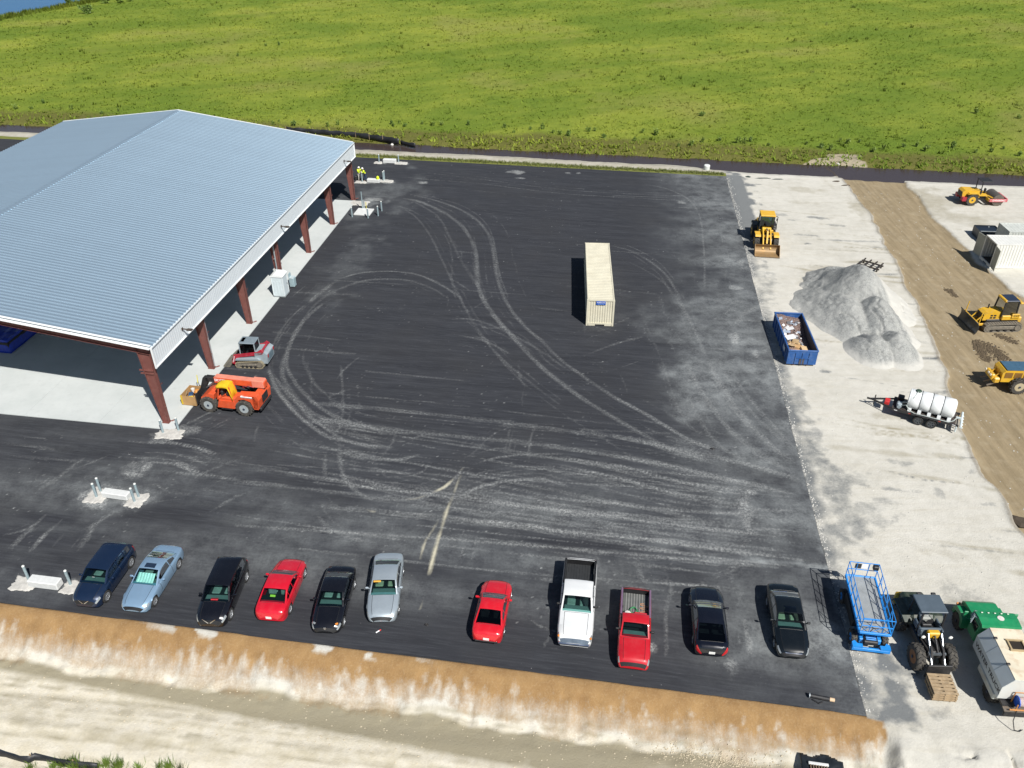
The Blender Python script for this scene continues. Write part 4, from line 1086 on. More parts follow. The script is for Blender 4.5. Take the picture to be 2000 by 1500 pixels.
# blue tarpaulin over stored goods inside the shed
t = thing('covered_stack', 'stack of goods under a bright blue tarpaulin in the shed shade', 'stack', (-44.3, 62.3, .06), BA)
mb = MB()
tx, ty = np.meshgrid(np.linspace(-2.1, 2.1, 30), np.linspace(-2.4, 2.4, 34))
hh = 1.15 * sst(2.0 - np.abs(tx), 0, .35) * sst(2.3 - np.abs(ty), 0, .35) * (1 - .3 * fbm(tx, ty, .8, 3, 5)) + .02 + .08 * fbm(tx, ty, .3, 3, 6)
N_ = tx.shape
mb.add(np.stack([tx, ty, hh], -1).reshape(-1, 3).tolist(), [(j * N_[1] + i, j * N_[1] + i + 1, (j + 1) * N_[1] + i + 1, (j + 1) * N_[1] + i) for j in range(N_[0] - 1) for i in range(N_[1] - 1)])
mb.build('tarpaulin', mat('blue_tarp', (.012, .045, .42), .4, scale=4, var=.25), t, smooth=40)
mb = MB(); mb.cyl((-.5, .2, 1.35), (.8, .9, 1.4), .22, n=12); mb.build('plastic_roll', mat('clear_plastic', (.55, .62, .66), .3), t, smooth=40)
MB().box((0, 0, .45), (3.6, 4.2, .8)).build('pallet_load', M_DARK, t)

# ------------------------------------------------------------------ bollards, concrete blocks
M_BOL = mat('bollard_galv', (.33, .42, .45), .45, .35, scale=6)
M_BOLCAP = mat('bollard_cap', (.62, .63, .60), .7, scale=6)
M_BLOCK = mat('cast_concrete', (.58, .59, .58), .8, scale=4, var=.08, dirt=.2, dirtcol=(.45, .44, .40))
M_ROUGHC = mat('rough_concrete', (.47, .455, .42), .95, scale=3, var=.2, dirt=.5, dirtcol=(.36, .35, .33), bump=.8)
me_bol = MB().lathe([(.0, .0), (.085, 0), (.085, 1.14)], axis='Z', n=14).mesh('bollard', M_BOL, 40)
me_cap = MB().lathe([(.087, 1.14), (.08, 1.18), (.05, 1.205), (0, 1.215)], axis='Z', n=14).mesh('cap', M_BOLCAP, 50)
def bollard(p, label, group, h=1.0):
    o = link('bollard', me_bol, None, (p[0], p[1], .0)); o.scale = (1, 1, h)
    tag(o, label, 'bollard', group)
    link('cap', me_cap, o)
def rough_pad(p, w, l, rz, label, seed):
    """patch of spilt, hand-placed concrete round a footing"""
    rr = random.Random(seed)
    mb = MB(); n_ = 72; ph = [rr.uniform(0, 6.28) for _ in range(4)]
    top = []
    for i in range(n_):
        a = 2 * math.pi * i / n_
        k = 1 / max(abs(math.cos(a)), abs(math.sin(a)), .75)
        q = .93 + .06 * math.sin(3 * a + ph[0]) + .05 * math.sin(7 * a + ph[1]) + .04 * math.sin(13 * a + ph[2]) + rr.uniform(-.04, .04)
        top.append((math.cos(a) * k * w / 2 * q, math.sin(a) * k * l / 2 * q))
    v = [(x, y, .0) for x, y in top] + [(x * .86, y * .86, .05) for x, y in top] + [(0, 0, .055)]
    f = [(i, (i + 1) % n_, n_ + (i + 1) % n_, n_ + i) for i in range(n_)] + [(n_ + i, n_ + (i + 1) % n_, 2 * n_) for i in range(n_)]
    mb.add(v, f)
    o = mb.build('concrete_pad', M_ROUGHC, None, 0, (p[0], p[1], .012), rz)
    return tag(o, label, 'concrete pad')
def block(p, q, w, h, label):
    """cast concrete island block from p to q"""
    p, q = Vector(p), Vector(q)
    d = q - p
    mb = MB(); mb.box((0, 0, h / 2 + .02), (d.length, w, h), ch=.05)
    o = mb.build('concrete_block', M_BLOCK, None, 0, ((p.x + q.x) / 2, (p.y + q.y) / 2, 0), math.atan2(d.y, d.x))
    return tag(o, label, 'concrete block')
gb = 'bollards by the concrete islands'
# island left of the car row's middle
rough_pad((-27.57, 41.99), 1.5, 1.6, TH, 'ragged concrete footing under the two western bollards of the near island', 1)
rough_pad((-24.80, 41.53), 1.3, 1.5, TH, 'square concrete footing under the two eastern bollards of the near island', 2)
block((-27.14, 42.04), (-25.30, 41.68), .55, .45, 'long white concrete island block with a bollard pair at each end')
for q, nm in (((-27.57, 41.84), 'nearer one of the bollard pair west on the long island'), ((-27.53, 42.40), 'farther one of the bollard pair west on the long island'),
              ((-24.88, 41.38), 'nearer one of the bollard pair east on the long island'), ((-24.78, 41.84), 'farther one of the bollard pair east on the long island')):
    bollard(q, 'grey steel bollard, ' + nm, gb)
rough_pad((-28.63, 34.18), 1.6, 1.1, TH, 'dusty concrete footing at the west end of the block by the navy car', 3)
rough_pad((-25.59, 33.90), 1.5, 1.1, TH, 'pale concrete footing beside the front of the navy car', 4)
block((-28.23, 34.22), (-26.36, 33.94), .6, .5, 'white concrete island block beside the navy car')
bollard((-28.51, 34.50), 'grey steel bollard at the west end of the block near the navy car', gb)
bollard((-25.90, 34.14), 'grey steel bollard standing right beside the navy car', gb)
rough_pad((-25.08, 48.76), 2.1, 1.3, TH + .1, 'spilt concrete apron at the foot of the shed corner column', 5)
bollard((-25.63, 48.91), 'grey steel bollard west of the shed corner column foot', gb)
bollard((-24.58, 49.19), 'grey steel bollard east of the shed corner column foot', gb)
rough_pad((-17.78, 108.51), 1.2, 1.0, TH, 'splashed concrete footing under the western bollard on the far edge', 6)
rough_pad((-14.69, 108.31), 1.7, 1.1, TH, 'splashed concrete footing under the eastern bollard on the far edge', 7)
block((-17.12, 108.61), (-15.39, 108.41), .6, .5, 'white concrete block on the far edge of the asphalt')
bollard((-17.70, 108.72), 'slim bollard west of the concrete block on the far edge', gb, .9)
bollard((-15.09, 108.61), 'slim bollard east of the concrete block on the far edge', gb, .9)
rough_pad((-18.99, 101.16), 1.6, .9, TH, 'broken concrete footing under the two workers', 8)
rough_pad((-15.88, 101.53), 2.0, 1.0, TH, 'broken concrete footing beside the paired bollards behind the workers', 9)
block((-18.17, 101.25), (-16.58, 100.98), .55, .45, 'white concrete block between the workers and a bollard pair')
bollard((-18.82, 101.25), 'grey bollard held upright between the two workers', gb, 1.1)
bollard((-16.23, 101.71), 'nearer bollard of the pair east of the workers', gb); bollard((-16.15, 102.08), 'farther bollard of the pair east of the workers', gb)
t = thing('concrete_pad', 'flat clean concrete equipment pad with a tall post beside the far shed column', 'concrete pad', (*(-17.14, 91.24), .0), BA - R(90))
MB().box((0, 0, .07), (1.9, 1.9, .14), ch=.02).build('slab', M_BLOCK, t)
rough_pad((-18.10, 94.09), 1.6, 2.4, BA, 'crumbled concrete spill behind the equipment pad', 10)
bollard((-18.29, 89.90), 'bollard between the equipment pad and the shed floor', gb)
bollard((-16.42, 89.56), 'bollard on the near side of the equipment pad', gb)
bollard((-15.36, 90.22), 'bollard at the near outer corner of the equipment pad', gb)
bollard((-15.14, 91.70), 'pale bollard at the far outer corner of the equipment pad', gb)
t = thing('conduit_post', 'tall thin grey conduit post rising behind the equipment pad', 'post', (*(-17.42, 92.17), 0))
mb = MB(); mb.cyl((0, 0, 0), (0, 0, 2.15), .06, n=10); mb.build('post', M_BOL, t, 40)
mb = MB(); mb.cyl((.12, .05, 0), (.12, .05, 1.15), .05, n=8); mb.cyl((.22, .02, 0), (.22, .02, 1.0), .05, n=8); mb.box((.08, .02, 1.0), (.4, .05, .05)); mb.build('conduit', M_GALV, t)
mb = MB(); mb.cyl((.42, .05, 0), (.42, .05, .85), .035, n=8); mb.build('marker', mat('yellow_paint', (.62, .55, .05), .5), t)

# ------------------------------------------------------------------ 40 ft shipping container in the yard
M_CREAM = mat('cream_container', (.60, .565, .44), .5, scale=.9, var=.07, dirt=.28, dirtcol=(.44, .38, .26))
M_BEIGE = mat('white_container', (.66, .66, .62), .5, scale=1.2, var=.05, dirt=.15, dirtcol=(.42, .38, .30))
M_BLUE = mat('sign_blue', (.015, .09, .42), .4)
M_WHITE = mat('white_print', (.8, .8, .8), .5, var=.02)
def corrug(mb, length, h, pitch=.28, dep=.036):
    """corrugated sheet in the local xz plane facing -y; returns with outer face at y=0"""
    n_ = int(length / pitch)
    p = length / n_
    pts = []
    for i in range(n_):
        x = i * p
        pts += [(x, 0), (x + p * .26, 0), (x + p * .5, dep), (x + p * .76, dep)]
    pts.append((length, 0))
    m = len(pts)
    mb.add([(x, y, 0) for x, y in pts] + [(x, y, h) for x, y in pts], [(i, i + 1, m + i + 1, m + i) for i in range(m - 1)])
def container(name, label, loc, rz, L, m, closed_end=True, door_open=False):
    """origin at the middle of one end (near end at y=0), long axis +Y"""
    W, H = 2.438, 2.591
    t = thing(name, label, 'container', loc, rz)
    mb = MB()
    for x in (-W / 2 + .08, W / 2 - .08):
        for y in (.08, L - .08): mb.box((x, y, H / 2), (.158, .158, H))
        mb.box((x, L / 2, H - .05), (.10, L - .34, .10)); mb.box((x, L / 2, .10), (.12, L - .34, .18))
    for y in (.07, L - .07):
        mb.box((0, y, H - .06), (W - .34, .12, .12)); mb.box((0, y, .22), (W - .34, .12, .14))
        mb.box((-.72, y, .08), (.60, .12, .14)); mb.box((.72, y, .08), (.60, .12, .14))
    mb.build('frame', m, t)
    for sx in (-1, 1):
        mb = MB(); corrug(mb, L - .32, H - .26)
        o = mb.build('side_wall', m, t)
        o.location = (sx * (W / 2 - .035), .16 if sx > 0 else L - .16, .17)
        o.rotation_euler = (0, 0, R(90) if sx > 0 else R(-90))
    mb = MB(); n_ = int(L / .32); p = (L - .28) / n_; pts = []
    for i in range(n_): y = .14 + i * p; pts += [(y, 0), (y + p * .35, 0), (y + p * .5, -.018), (y + p * .85, -.018)]
    pts.append((L - .14, 0)); k = len(pts)
    mb.add([(-W / 2 + .13, y, H - .03 + z) for y, z in pts] + [(W / 2 - .13, y, H - .03 + z) for y, z in pts], [(i, i + 1, k + i + 1, k + i) for i in range(k - 1)])
    mb.build('roof', m, t)
    MB().box((0, L / 2, .2), (W - .2, L - .2, .06)).build('floor', M_DARK, t)
    if closed_end:
        mb = MB(); corrug(mb, W - .32, H - .40, .21, .03)
        mb.build('end_wall', m, t, loc=(-W / 2 + .16, .045, .29))
    MB().box((0, L - .06, H / 2 + .1), (W - .32, .05, H - .4)).build('end_wall', m, t)
    return t
t = container('shipping_container', 'long cream shipping container standing alone on the asphalt', (7.81, 64.73, .01), -.057, 12.19, M_CREAM)
s_ = MB().box((.0, -.012, 2.31), (.82, .03, .36), ch=.008).build('sign', M_BLUE, t)
text('lettering', 'mobile mini', .155, M_WHITE, s_, (0, -.031, 2.36), (R(90), 0, 0))
text('lettering', 'storage solutions', .075, mat('pale_print', (.35, .5, .75), .5), s_, (0, -.031, 2.22), (R(90), 0, 0))

# two more containers at the far side of the brown strip
t = container('shipping_container', 'off-white container with its steel door swung open at the near end', (48.3, 77.75, -.02), R(-92), 12.19, M_BEIGE, closed_end=False)
M_DOOR = mat('container_door', (.36, .37, .32), .6, scale=2, dirt=.3)
for sx, a in ((1, R(168)), (-1, R(-60))):
    d = MB().box((-.59, -.02, 1.2), (1.14, .05, 2.2)).build('door', M_DOOR, t, loc=(sx * 1.2, .02, .1))
    if sx < 0: d.data = MB().box((.59, -.02, 1.2), (1.14, .05, 2.2)).mesh('door', M_DOOR)
    d.rotation_euler = (0, 0, R(172) if sx > 0 else R(-168))
    k = -1 if sx > 0 else 1
    MB().tube([(k * .35, -.07, .15), (k * .35, -.07, 2.25)], .02).tube([(k * .8, -.07, .15), (k * .8, -.07, 2.25)], .02).build('lock_rod', M_GALV, d)
MB().box((.2, 3.0, .8), (1.5, 3, 1.1), ch=.05).build('stored_load', mat('stored_goods', (.10, .08, .06), .8, var=.5), t)
container('shipping_container', 'pale grey container parked behind the open off-white container', (51.1, 80.9, -.02), R(-92), 6.06, mat('grey_container', (.52, .54, .50), .55, dirt=.3))
t = thing('steel_bin', 'low dark blue-black steel bin beside the white containers', 'bin', (51.5, 84.1, -.05), R(-4))
m = mat('bin_black', (.012, .018, .028), .4, scale=2)
mb = MB()
for (c, sz) in (((-1.1, 0, .55), (.06, 2.2, .95)), ((1.1, 0, .55), (.06, 2.2, .95)), ((0, -1.1, .55), (2.14, .06, .95)), ((0, 1.1, .55), (2.14, .06, .95))): mb.box(c, sz)
mb.build('wall', m, t)
MB().box((0, .25, .92), (2.1, 1.55, .05)).build('lid', m, t); MB().box((0, 0, .12), (2.1, 2.1, .1)).build('floor', m, t)
mb = MB(); mb.box((0, -.52, .98), (2.2, .06, .08)); mb.box((.3, .75, 1.0), (.12, .12, .08)); mb.build('crossbar', M_GALV, t)

# ------------------------------------------------------------------ parked cars and pickups
M_GLASS = glass_mat('car_glass', (.50, .76, .72), .65)
M_DGLASS = glass_mat('dark_glass', (.10, .13, .14), .6)
M_TYRE = mat('tyre_rubber', (.018, .018, .018), .85, scale=8, dirt=.3, dirtcol=(.12, .11, .10))
M_RIM = mat('alloy_rim', (.58, .60, .62), .3, .8, scale=8)
M_TRIM = mat('black_trim', (.012, .012, .013), .5)
M_SEAT = mat('seat_cloth', (.22, .22, .21), .8, var=.3)
M_SEAT2 = mat('seat_tan', (.30, .25, .18), .8, var=.3)
M_HEAD = mat('headlight_lens', (.36, .39, .40), .12, .4, coat=1)
M_TAIL = mat('taillight_lens', (.42, .012, .015), .15, coat=1)
M_AMBER = mat('amber_lens', (.65, .22, .03), .2, coat=1)
M_PLATE = mat('number_plate', (.75, .75, .72), .4)
M_CHROME = mat('chrome', (.75, .76, .78), .12, 1.0)
def paint(name, c, metal=0.0, rough=.32, dirt=.05): return mat(name, c, rough, metal, var=.03, scale=1.5, coat=1.0, dirt=dirt, dirtcol=(.35, .33, .3))

WHEELS = {}
def wheel_mesh(r, w, rimc):
    k = (r, w, rimc.name)
    if k in WHEELS: return WHEELS[k]
    rr = r * .68
    ty = MB().lathe([(rr, -w / 2 + .02), (r - .03, -w / 2), (r, -w / 2 + .03), (r, w / 2 - .03), (r - .03, w / 2), (rr, w / 2 - .02)], axis='X', n=28, closed=True).mesh('wheel', M_TYRE, 40)
    mb = MB()
    mb.lathe([(rr, -.03), (rr, w / 2 - .02), (rr - .035, w / 2 - .015), (rr - .045, w / 2 - .05), (rr - .05, -.03)], axis='X', n=24, closed=True)
    mb.cyl((w / 2 - .07, 0, 0), (w / 2 - .025, 0, 0), .07, n=10)
    for i in range(5):
        a = 2 * math.pi * i / 5 + .3
        for da in (-.16, .16):
            mb.bar((w / 2 - .045, .06 * math.cos(a), .06 * math.sin(a)), (w / 2 - .035, (rr - .03) * math.cos(a + da), (rr - .03) * math.sin(a + da)), .05, .035, up=(1, 0, 0))
    mb.cyl((-.02, 0, 0), (.0, 0, 0), rr - .04, n=20)
    ri = mb.mesh('rim', rimc, 30)
    WHEELS[k] = (ty, ri)
    return WHEELS[k]

def add_wheels(t, yf, yr, r, w, track, rimc=None):
    ty, ri = wheel_mesh(r, w, rimc or M_RIM)
    for y in (yf, yr):
        for sx in (-1, 1):
            o = link('wheel', ty, t, (sx * track, y, r))
            if sx < 0: o.rotation_euler = (0, 0, math.pi)
            link('rim', ri, o)

def smooth1(a, k=3):
    for _ in range(k):
        b = a.copy(); b[1:-1] = .25 * a[:-2] + .5 * a[1:-1] + .25 * a[2:]; a = b
    return a

def grid_part(P, sel, name, m, parent, off=0.0, smooth=35):
    """P: [n][m][3] grid; sel(i,j) chooses quads; off pushes them out along the normal"""
    n, k = P.shape[:2]
    ids, vs, fs = {}, [], []
    if off:
        du = np.gradient(P, axis=0); dv_ = np.gradient(P, axis=1)
        N = np.cross(du, dv_); N /= np.maximum(np.linalg.norm(N, axis=2, keepdims=True), 1e-6)
        Q = P + N * off
    else: Q = P
    for i in range(n - 1):
        for j in range(k - 1):
            if sel(i, j):
                f = []
                for a, b in ((i, j), (i, j + 1), (i + 1, j + 1), (i + 1, j)):
                    if (a, b) not in ids: ids[(a, b)] = len(vs); vs.append(tuple(Q[a, b]))
                    f.append(ids[(a, b)])
                fs.append(tuple(f))
    if not fs: return None
    me = bpy.data.meshes.new(name); me.from_pydata(vs, [], fs)
    bm = bmesh.new(); bm.from_mesh(me)
    bmesh.ops.remove_doubles(bm, verts=bm.verts, dist=1e-4)
    bm.to_mesh(me); bm.free()
    me.materials.append(m); me.shade_smooth(); me.set_sharp_from_angle(angle=R(smooth))
    return link(name, me, parent)

def car(label, cat, loc, head, sp, pm, glass=None, seats=None, rimc=None, sunroof=False, rear_glass=None, group='cars and pickups parked along the front kerb', name='parked_car'):
    """built facing +Y; sp holds length, width, heights and key stations as fractions from rear (0) to front (1)"""
    L, W = sp['L'], sp['W']
    hw = W / 2
    t = thing(name, label, cat, (loc[0], loc[1], .012), head - R(90), group)
    glass = glass or M_GLASS
    r = sp.get('r', .33)
    yf, yr = (sp['wf'] - .5) * L, (sp['wr'] - .5) * L
    # ---- lower body grid
    ns = 84
    u = np.linspace(0, 1, ns)
    y = (u - .5) * L
    prof = np.array(sp['top'])          # (u, z centre line)
    zt = smooth1(np.interp(u, prof[:, 0], prof[:, 1]), 3)
    pw = np.array(sp.get('plan', [(0, .60), (.012, .77), (.035, .885), (.09, .965), (.2, 1), (.72, 1), (.84, .975), (.92, .915), (.965, .82), (.987, .71), (1, .54)]))
    wv = smooth1(np.interp(u, pw[:, 0], pw[:, 1]), 2) * hw
    zb = np.interp(u, [0, .03, .1, .9, .97, 1], [.40, .27, .22, .20, .24, .36])
    zsh = zt - np.interp(u, [0, .05, .2, .6, .75, 1], sp.get('crown', [.10, .06, .05, .05, .07, .12]))
    arch = np.zeros(ns)
    for yc in (yf, yr):
        Ra = r + .055
        d = np.abs(y - yc)
        arch = np.maximum(arch, np.where(d < Ra, r + np.sqrt(np.maximum(Ra ** 2 - d ** 2, 0)), 0))
    z0 = np.maximum(zb, arch)
    J = []
    for fx, fz in ((.955, None), (.99, .30), (1.0, .55), (.985, .80), (.955, .93), (.90, 1.0)):
        if fz is None: J.append((wv * fx, z0))
        else: J.append((wv * fx, np.maximum(zb + fz * (zsh - zb), z0 + .015 * (fz + .2))))
    J += [(wv * .66, zsh + .68 * (zt - zsh)), (wv * .33, zsh + .93 * (zt - zsh)), (wv * 0, zt)]
    half = np.stack([np.stack([a, y, b], -1) for a, b in J], 1)
    mir = half[:, ::-1][:, 1:] * np.array([-1, 1, 1])
    P = np.concatenate([half, mir], 1)
    nj = len(J)
    K = P.shape[1]
    side = lambda j: (j < 5) or (j >= K - 6)
    topj = lambda j: 5 <= j < K - 6
    uA, uD = sp['A'], sp['D']
    ui = lambda v: int(round(v * (ns - 1)))
    bed = sp.get('bed')
    doors = sp['doors']
    def is_door(i, j): return side(j) and any(ui(a) <= i < ui(b) for a, b in doors) and (0 < j < 5 or K - 6 <= j < K - 2)
    hood0 = ui(uA + .01); trunk1 = ui(uD) - 1
    inner = lambda j: 6 <= j < K - 7
    ish = lambda i, j: hood0 <= i < ui(.965) and inner(j)
    ist = lambda i, j: 2 <= i < trunk1 and inner(j)
    under_cab = lambda i, j: ui(uD + .02) < i < ui(uA - .03) and topj(j)
    inbed = lambda i, j: bed and bed[0] <= u[i] < bed[1] and topj(j)
    grid_part(P, lambda i, j: not (is_door(i, j) or ish(i, j) or (ist(i, j) and not bed) or under_cab(i, j) or inbed(i, j)), 'body', pm, t)
    grid_part(P, ish, 'hood', pm, t)
    if not bed: grid_part(P, ist, 'boot_lid' if sp.get('kind') != 'suv' else 'tailgate', pm, t)
    for a, b in doors:
        for lo, hi in ((0, 5), (K - 6, K - 1)):
            grid_part(P, lambda i, j: ui(a) <= i < ui(b) and lo <= j < hi and is_door(i, j), 'door', pm, t)
    for end, i in ((0, 0), (1, ns - 1)):
        mb = MB(); ring = [tuple(p) for p in P[i]]
        mb.add(ring, [tuple(range(len(ring)))])
        mb.build('bumper', pm, t)
    def seam(pts):
        MB().tube([tuple(p) for p in pts], .011, 4).build('panel_gap', M_TRIM, t)
    for a in sorted({v for d_ in doors for v in d_}):
        seam(P[ui(a), 1:6]); seam(P[ui(a), K - 6:K - 1])
    seam(P[hood0, 6:K - 6]); seam(P[hood0:ui(.965), 6]); seam(P[hood0:ui(.965), K - 7])
    if not bed: seam(P[trunk1, 6:K - 6])
    # dark tub below, so nothing shows through the arches
    mb = MB(); mb.box((0, 0, .36), (W * .72, L * .93, .30)); mb.box((0, (uA + uD - 1) / 2 * L, .46), (W * .80, L * (uA - uD) * .96, .36)); mb.build('underbody', M_TRIM, t)
    # ---- greenhouse grid
    cab = sp['cab']                     # [(u, z)] roof line from rear-glass base to windscreen base
    cu = np.array([c[0] for c in cab]); cz = np.array([c[1] for c in cab])
    st_ = sorted(set(list(np.linspace(uD, uA, 40)) + list(sp['pillars']) + [sp['B'], sp['C']]))
    sp_ = list(sp['pillars']) + [sp['B'], sp['C'], uD, uA]
    us = np.array([v for v in st_ if v in sp_ or min(abs(v - q) for q in sp_) > .005])
    zr = np.interp(us, cu, cz)
    zr2 = smooth1(zr, 2); zr2[0], zr2[-1] = zr[0], zr[-1]
    base_z = np.interp(us, u, zsh) - .012
    wb = np.interp(us, u, wv) * .895
    hmax = (zr2 - base_z).max()
    wr = sp.get('wr_', .74) * hw
    rows = []
    for k in range(len(us)):
        h = max(zr2[k] - base_z[k], 0.002)
        f = h / hmax
        yy = (us[k] - .5) * L
        fwd = sp.get('bow', .10) * ((us[k] - sp['B']) / (uA - sp['B']) if us[k] > sp['B'] else 0)
        bwd = -sp.get('bow', .10) * .7 * ((sp['C'] - us[k]) / max(sp['C'] - uD, 1e-3) if us[k] < sp['C'] else 0)
        row = []
        crown = .055 * f
        xe = wb[k] + (wr - wb[k]) * f
        for q, bulge in ((0, 0), (.10, .006), (.5, .018), (.86, .012)):
            row.append((wb[k] + (xe - wb[k]) * q + bulge * f, yy, base_z[k] + (h - crown) * q))
        row += [(xe, yy, base_z[k] + h - crown), (xe * .90, yy, base_z[k] + h - crown * .62), (xe * .5, yy, base_z[k] + h - crown * .15), (0, yy, base_z[k] + h)]
        row = [(x_, y_ + (fwd + bwd) * (1 - (x_ / max(wb[k], .1)) ** 2), z_) for x_, y_, z_ in row]
        rows.append(row + [(-x_, y_, z_) for x_, y_, z_ in row[::-1][1:]])
    Gd = np.array(rows)
    KG = Gd.shape[1]
    ncen = KG // 2
    um = (us[:-1] + us[1:]) / 2
    top_gl = lambda j: 5 <= j < KG - 6
    B, C = sp['B'], sp['C']
    is_ws = lambda i, j: um[i] > B and um[i] < uA - .004 and top_gl(j)
    is_rg = lambda i, j: um[i] < C and um[i] > uD + sp.get('rg0', .006) and top_gl(j)
    wins = sp['windows']
    is_sw = lambda i, j: (1 <= j < 3 or KG - 4 <= j < KG - 2) and any(a <= um[i] <= b for a, b in wins)
    srf = lambda i, j: sunroof and (B - .012 > um[i] > B - .085) and 6 <= j < KG - 7
    grid_part(Gd, lambda i, j: not (is_ws(i, j) or is_rg(i, j) or is_sw(i, j) or srf(i, j)), 'roof', sp.get('roofmat', pm), t, smooth=30)
    grid_part(Gd, is_ws, 'windscreen', glass, t)
    grid_part(Gd, is_rg, 'rear_window', rear_glass or glass, t)
    for a, b in wins:
        for lo, hi in ((1, 3), (KG - 4, KG - 2)):
            grid_part(Gd, lambda i, j: lo <= j < hi and a <= um[i] <= b, 'side_window', sp.get('sideglass', M_DGLASS), t)
    if sunroof:
        grid_part(Gd, srf, 'sunroof', M_DGLASS, t)
    # ---- interior
    sm = seats or M_SEAT
    yc = (uA - .5) * L
    zf = np.interp(uA, u, zsh)
    mb = MB(); mb.box((0, yc - .33, zf - .10), (W * .74, .42, .16), ch=.05); mb.build('dashboard', mat('dash_grey', (.13, .14, .14), .6), t)
    mb = MB(); mb.box((0, (uA + uD - 1) / 2 * L, .52), (W * .78, (uA - uD) * L * .9, .06)); mb.build('cabin_floor', mat('carpet', (.09, .09, .09), .9), t)
    ys = yc - 1.12
    for row_y, full in ((ys, 0), (ys - .84, 1)):
        if row_y < (uD - .5) * L + .62: continue
        for sx in (-.36, .36):
            mb = MB(); mb.box((sx, row_y, .62), (.48 if not full else .6, .5, .16), ch=.05); mb.box((sx, row_y - .27, .86 - .10 * full), (.46 if not full else .6, .14, .54 - .2 * full), rotm(R(-12)), ch=.05)
            if not full: mb.box((sx, row_y - .33, 1.17), (.22, .09, .13), ch=.03)
            mb.build('seat', sm, t)
    zd = np.interp(uD + .05, u, zsh)
    MB().box((0, (uD + .055 - .5) * L, zd - .06), (W * .78, .13 * L, .05)).build('parcel_shelf', M_TRIM, t)
    # ---- lamps, mirrors, plate
    hl = sp.get('hl', (.90, .978))
    for lo, hi in ((3, 5), (K - 6, K - 4)):
        grid_part(P, lambda i, j: ui(hl[0]) <= i < ui(hl[1]) and lo <= j < hi, 'headlight', M_HEAD, t, .006)
    tl_ = sp.get('tl', (.006, .05))
    for lo, hi in ((2, 5), (K - 6, K - 3)):
        grid_part(P, lambda i, j: ui(tl_[0]) <= i < max(ui(tl_[1]), ui(tl_[0]) + 2) and lo <= j < hi, 'taillight', M_TAIL, t, .006)
    grid_part(P, lambda i, j: ui(.975) <= i < ns - 1 and (5 if sp.get('grille', 1) else 99) <= j < K - 6, 'grille', sp.get('grillemat', M_TRIM), t, .007)
    ya = (uA - .5) * L - .42
    for sx in (-1, 1):
        zm = np.interp(.5 + ya / L, u, zsh) + .06
        mb = MB(); mb.box((sx * (hw * .93 + .12), ya, zm + .02), (.20, .11, .14), ch=.035); mb.box((sx * (hw * .88), ya + .01, zm - .02), (.16, .05, .04))
        mb.build('wing_mirror', sp.get('mirrormat', pm), t)
    MB().box((0, -L / 2 - .012, sp.get('pz', .62)), (.32, .02, .16)).build('number_plate', M_PLATE, t)
    add_wheels(t, yf, yr, r, sp.get('tw', .20), hw - .115, rimc)
    return t, P, Gd, u

def sedan(L=4.75, W=1.82, H=1.44, **k):
    s = dict(L=L, W=W, wf=.815, wr=.215, r=.32, top=[(0, .62), (.015, .86), (.04, .97), (.10, 1.03), (.20, 1.04), (.55, 1.02), (.69, .98), (.80, .91), (.90, .82), (.96, .72), (.985, .60), (1, .50)],
             A=.70, B=.555, C=.315, D=.165, cab=[(.165, 1.0), (.20, 1.07), (.315, H - .06), (.38, H - .01), (.46, H), (.555, H - .05), (.70, .945)],
             windows=[(.235, .29), (.30, .425), (.44, .625)], pillars=[.235, .29, .30, .425, .44, .625], doors=[(.27, .43), (.43, .665)])
    s.update(k); return s
def coupe(L=4.6, W=1.82, H=1.36, **k):
    s = dict(L=L, W=W, wf=.815, wr=.21, r=.325, top=[(0, .60), (.015, .84), (.04, .95), (.12, 1.0), (.20, 1.0), (.55, .98), (.67, .94), (.80, .87), (.90, .79), (.96, .69), (.985, .58), (1, .48)],
             A=.68, B=.525, C=.34, D=.165, cab=[(.165, .96), (.20, 1.03), (.34, H - .05), (.40, H - .01), (.46, H), (.525, H - .04), (.68, .90)],
             windows=[(.25, .36), (.375, .60)], pillars=[.25, .36, .375, .60], doors=[(.36, .64)], wr_=.70)
    s.update(k); return s
def suv(L=4.6, W=1.84, H=1.70, **k):
    s = dict(kind='suv', L=L, W=W, wf=.805, wr=.20, r=.36, top=[(0, .72), (.012, .98), (.03, 1.08), (.10, 1.10), (.55, 1.09), (.71, 1.06), (.80, 1.01), (.90, .93), (.96, .82), (.985, .68), (1, .56)],
             A=.735, B=.60, C=.115, D=.03, cab=[(.03, 1.10), (.05, 1.2), (.115, H - .10), (.17, H - .03), (.35, H), (.50, H - .005), (.60, H - .06), (.735, 1.03)],
             windows=[(.13, .25), (.27, .425), (.445, .655)], pillars=[.13, .25, .27, .425, .445, .655], doors=[(.25, .435), (.435, .68)], bow=.08, tl=(.01, .06), pz=.85)
    s.update(k); return s
def pickup(L=5.6, W=1.95, H=1.80, **k):
    s = dict(kind='pickup', L=L, W=W, wf=.83, wr=.225, r=.375, tw=.24, plan=[(0, .93), (.01, .97), (.04, .985), (.3, 1), (.7, 1), (.88, .98), (.96, .93), (.99, .86), (1, .78)],
             top=[(0, 1.16), (.02, 1.17), (.40, 1.17), (.44, 1.17), (.68, 1.16), (.75, 1.13), (.90, 1.06), (.955, .98), (.98, .80), (1, .62)], crown=[.03, .03, .03, .05, .05, .10],
             A=.70, B=.60, C=.385, D=.36, cab=[(.36, 1.14), (.365, 1.25), (.385, H - .05), (.43, H - .01), (.52, H), (.60, H - .05), (.70, 1.10)],
             windows=[(.40, .475), (.49, .645)], pillars=[.40, .475, .49, .645], doors=[(.375, .48), (.48, .665)], bed=(.015, .345), bow=.05, wr_=.80, hl=(.93, .975), tl=(.0, .03), rg0=.003, pz=.6)
    s.update(k); return s

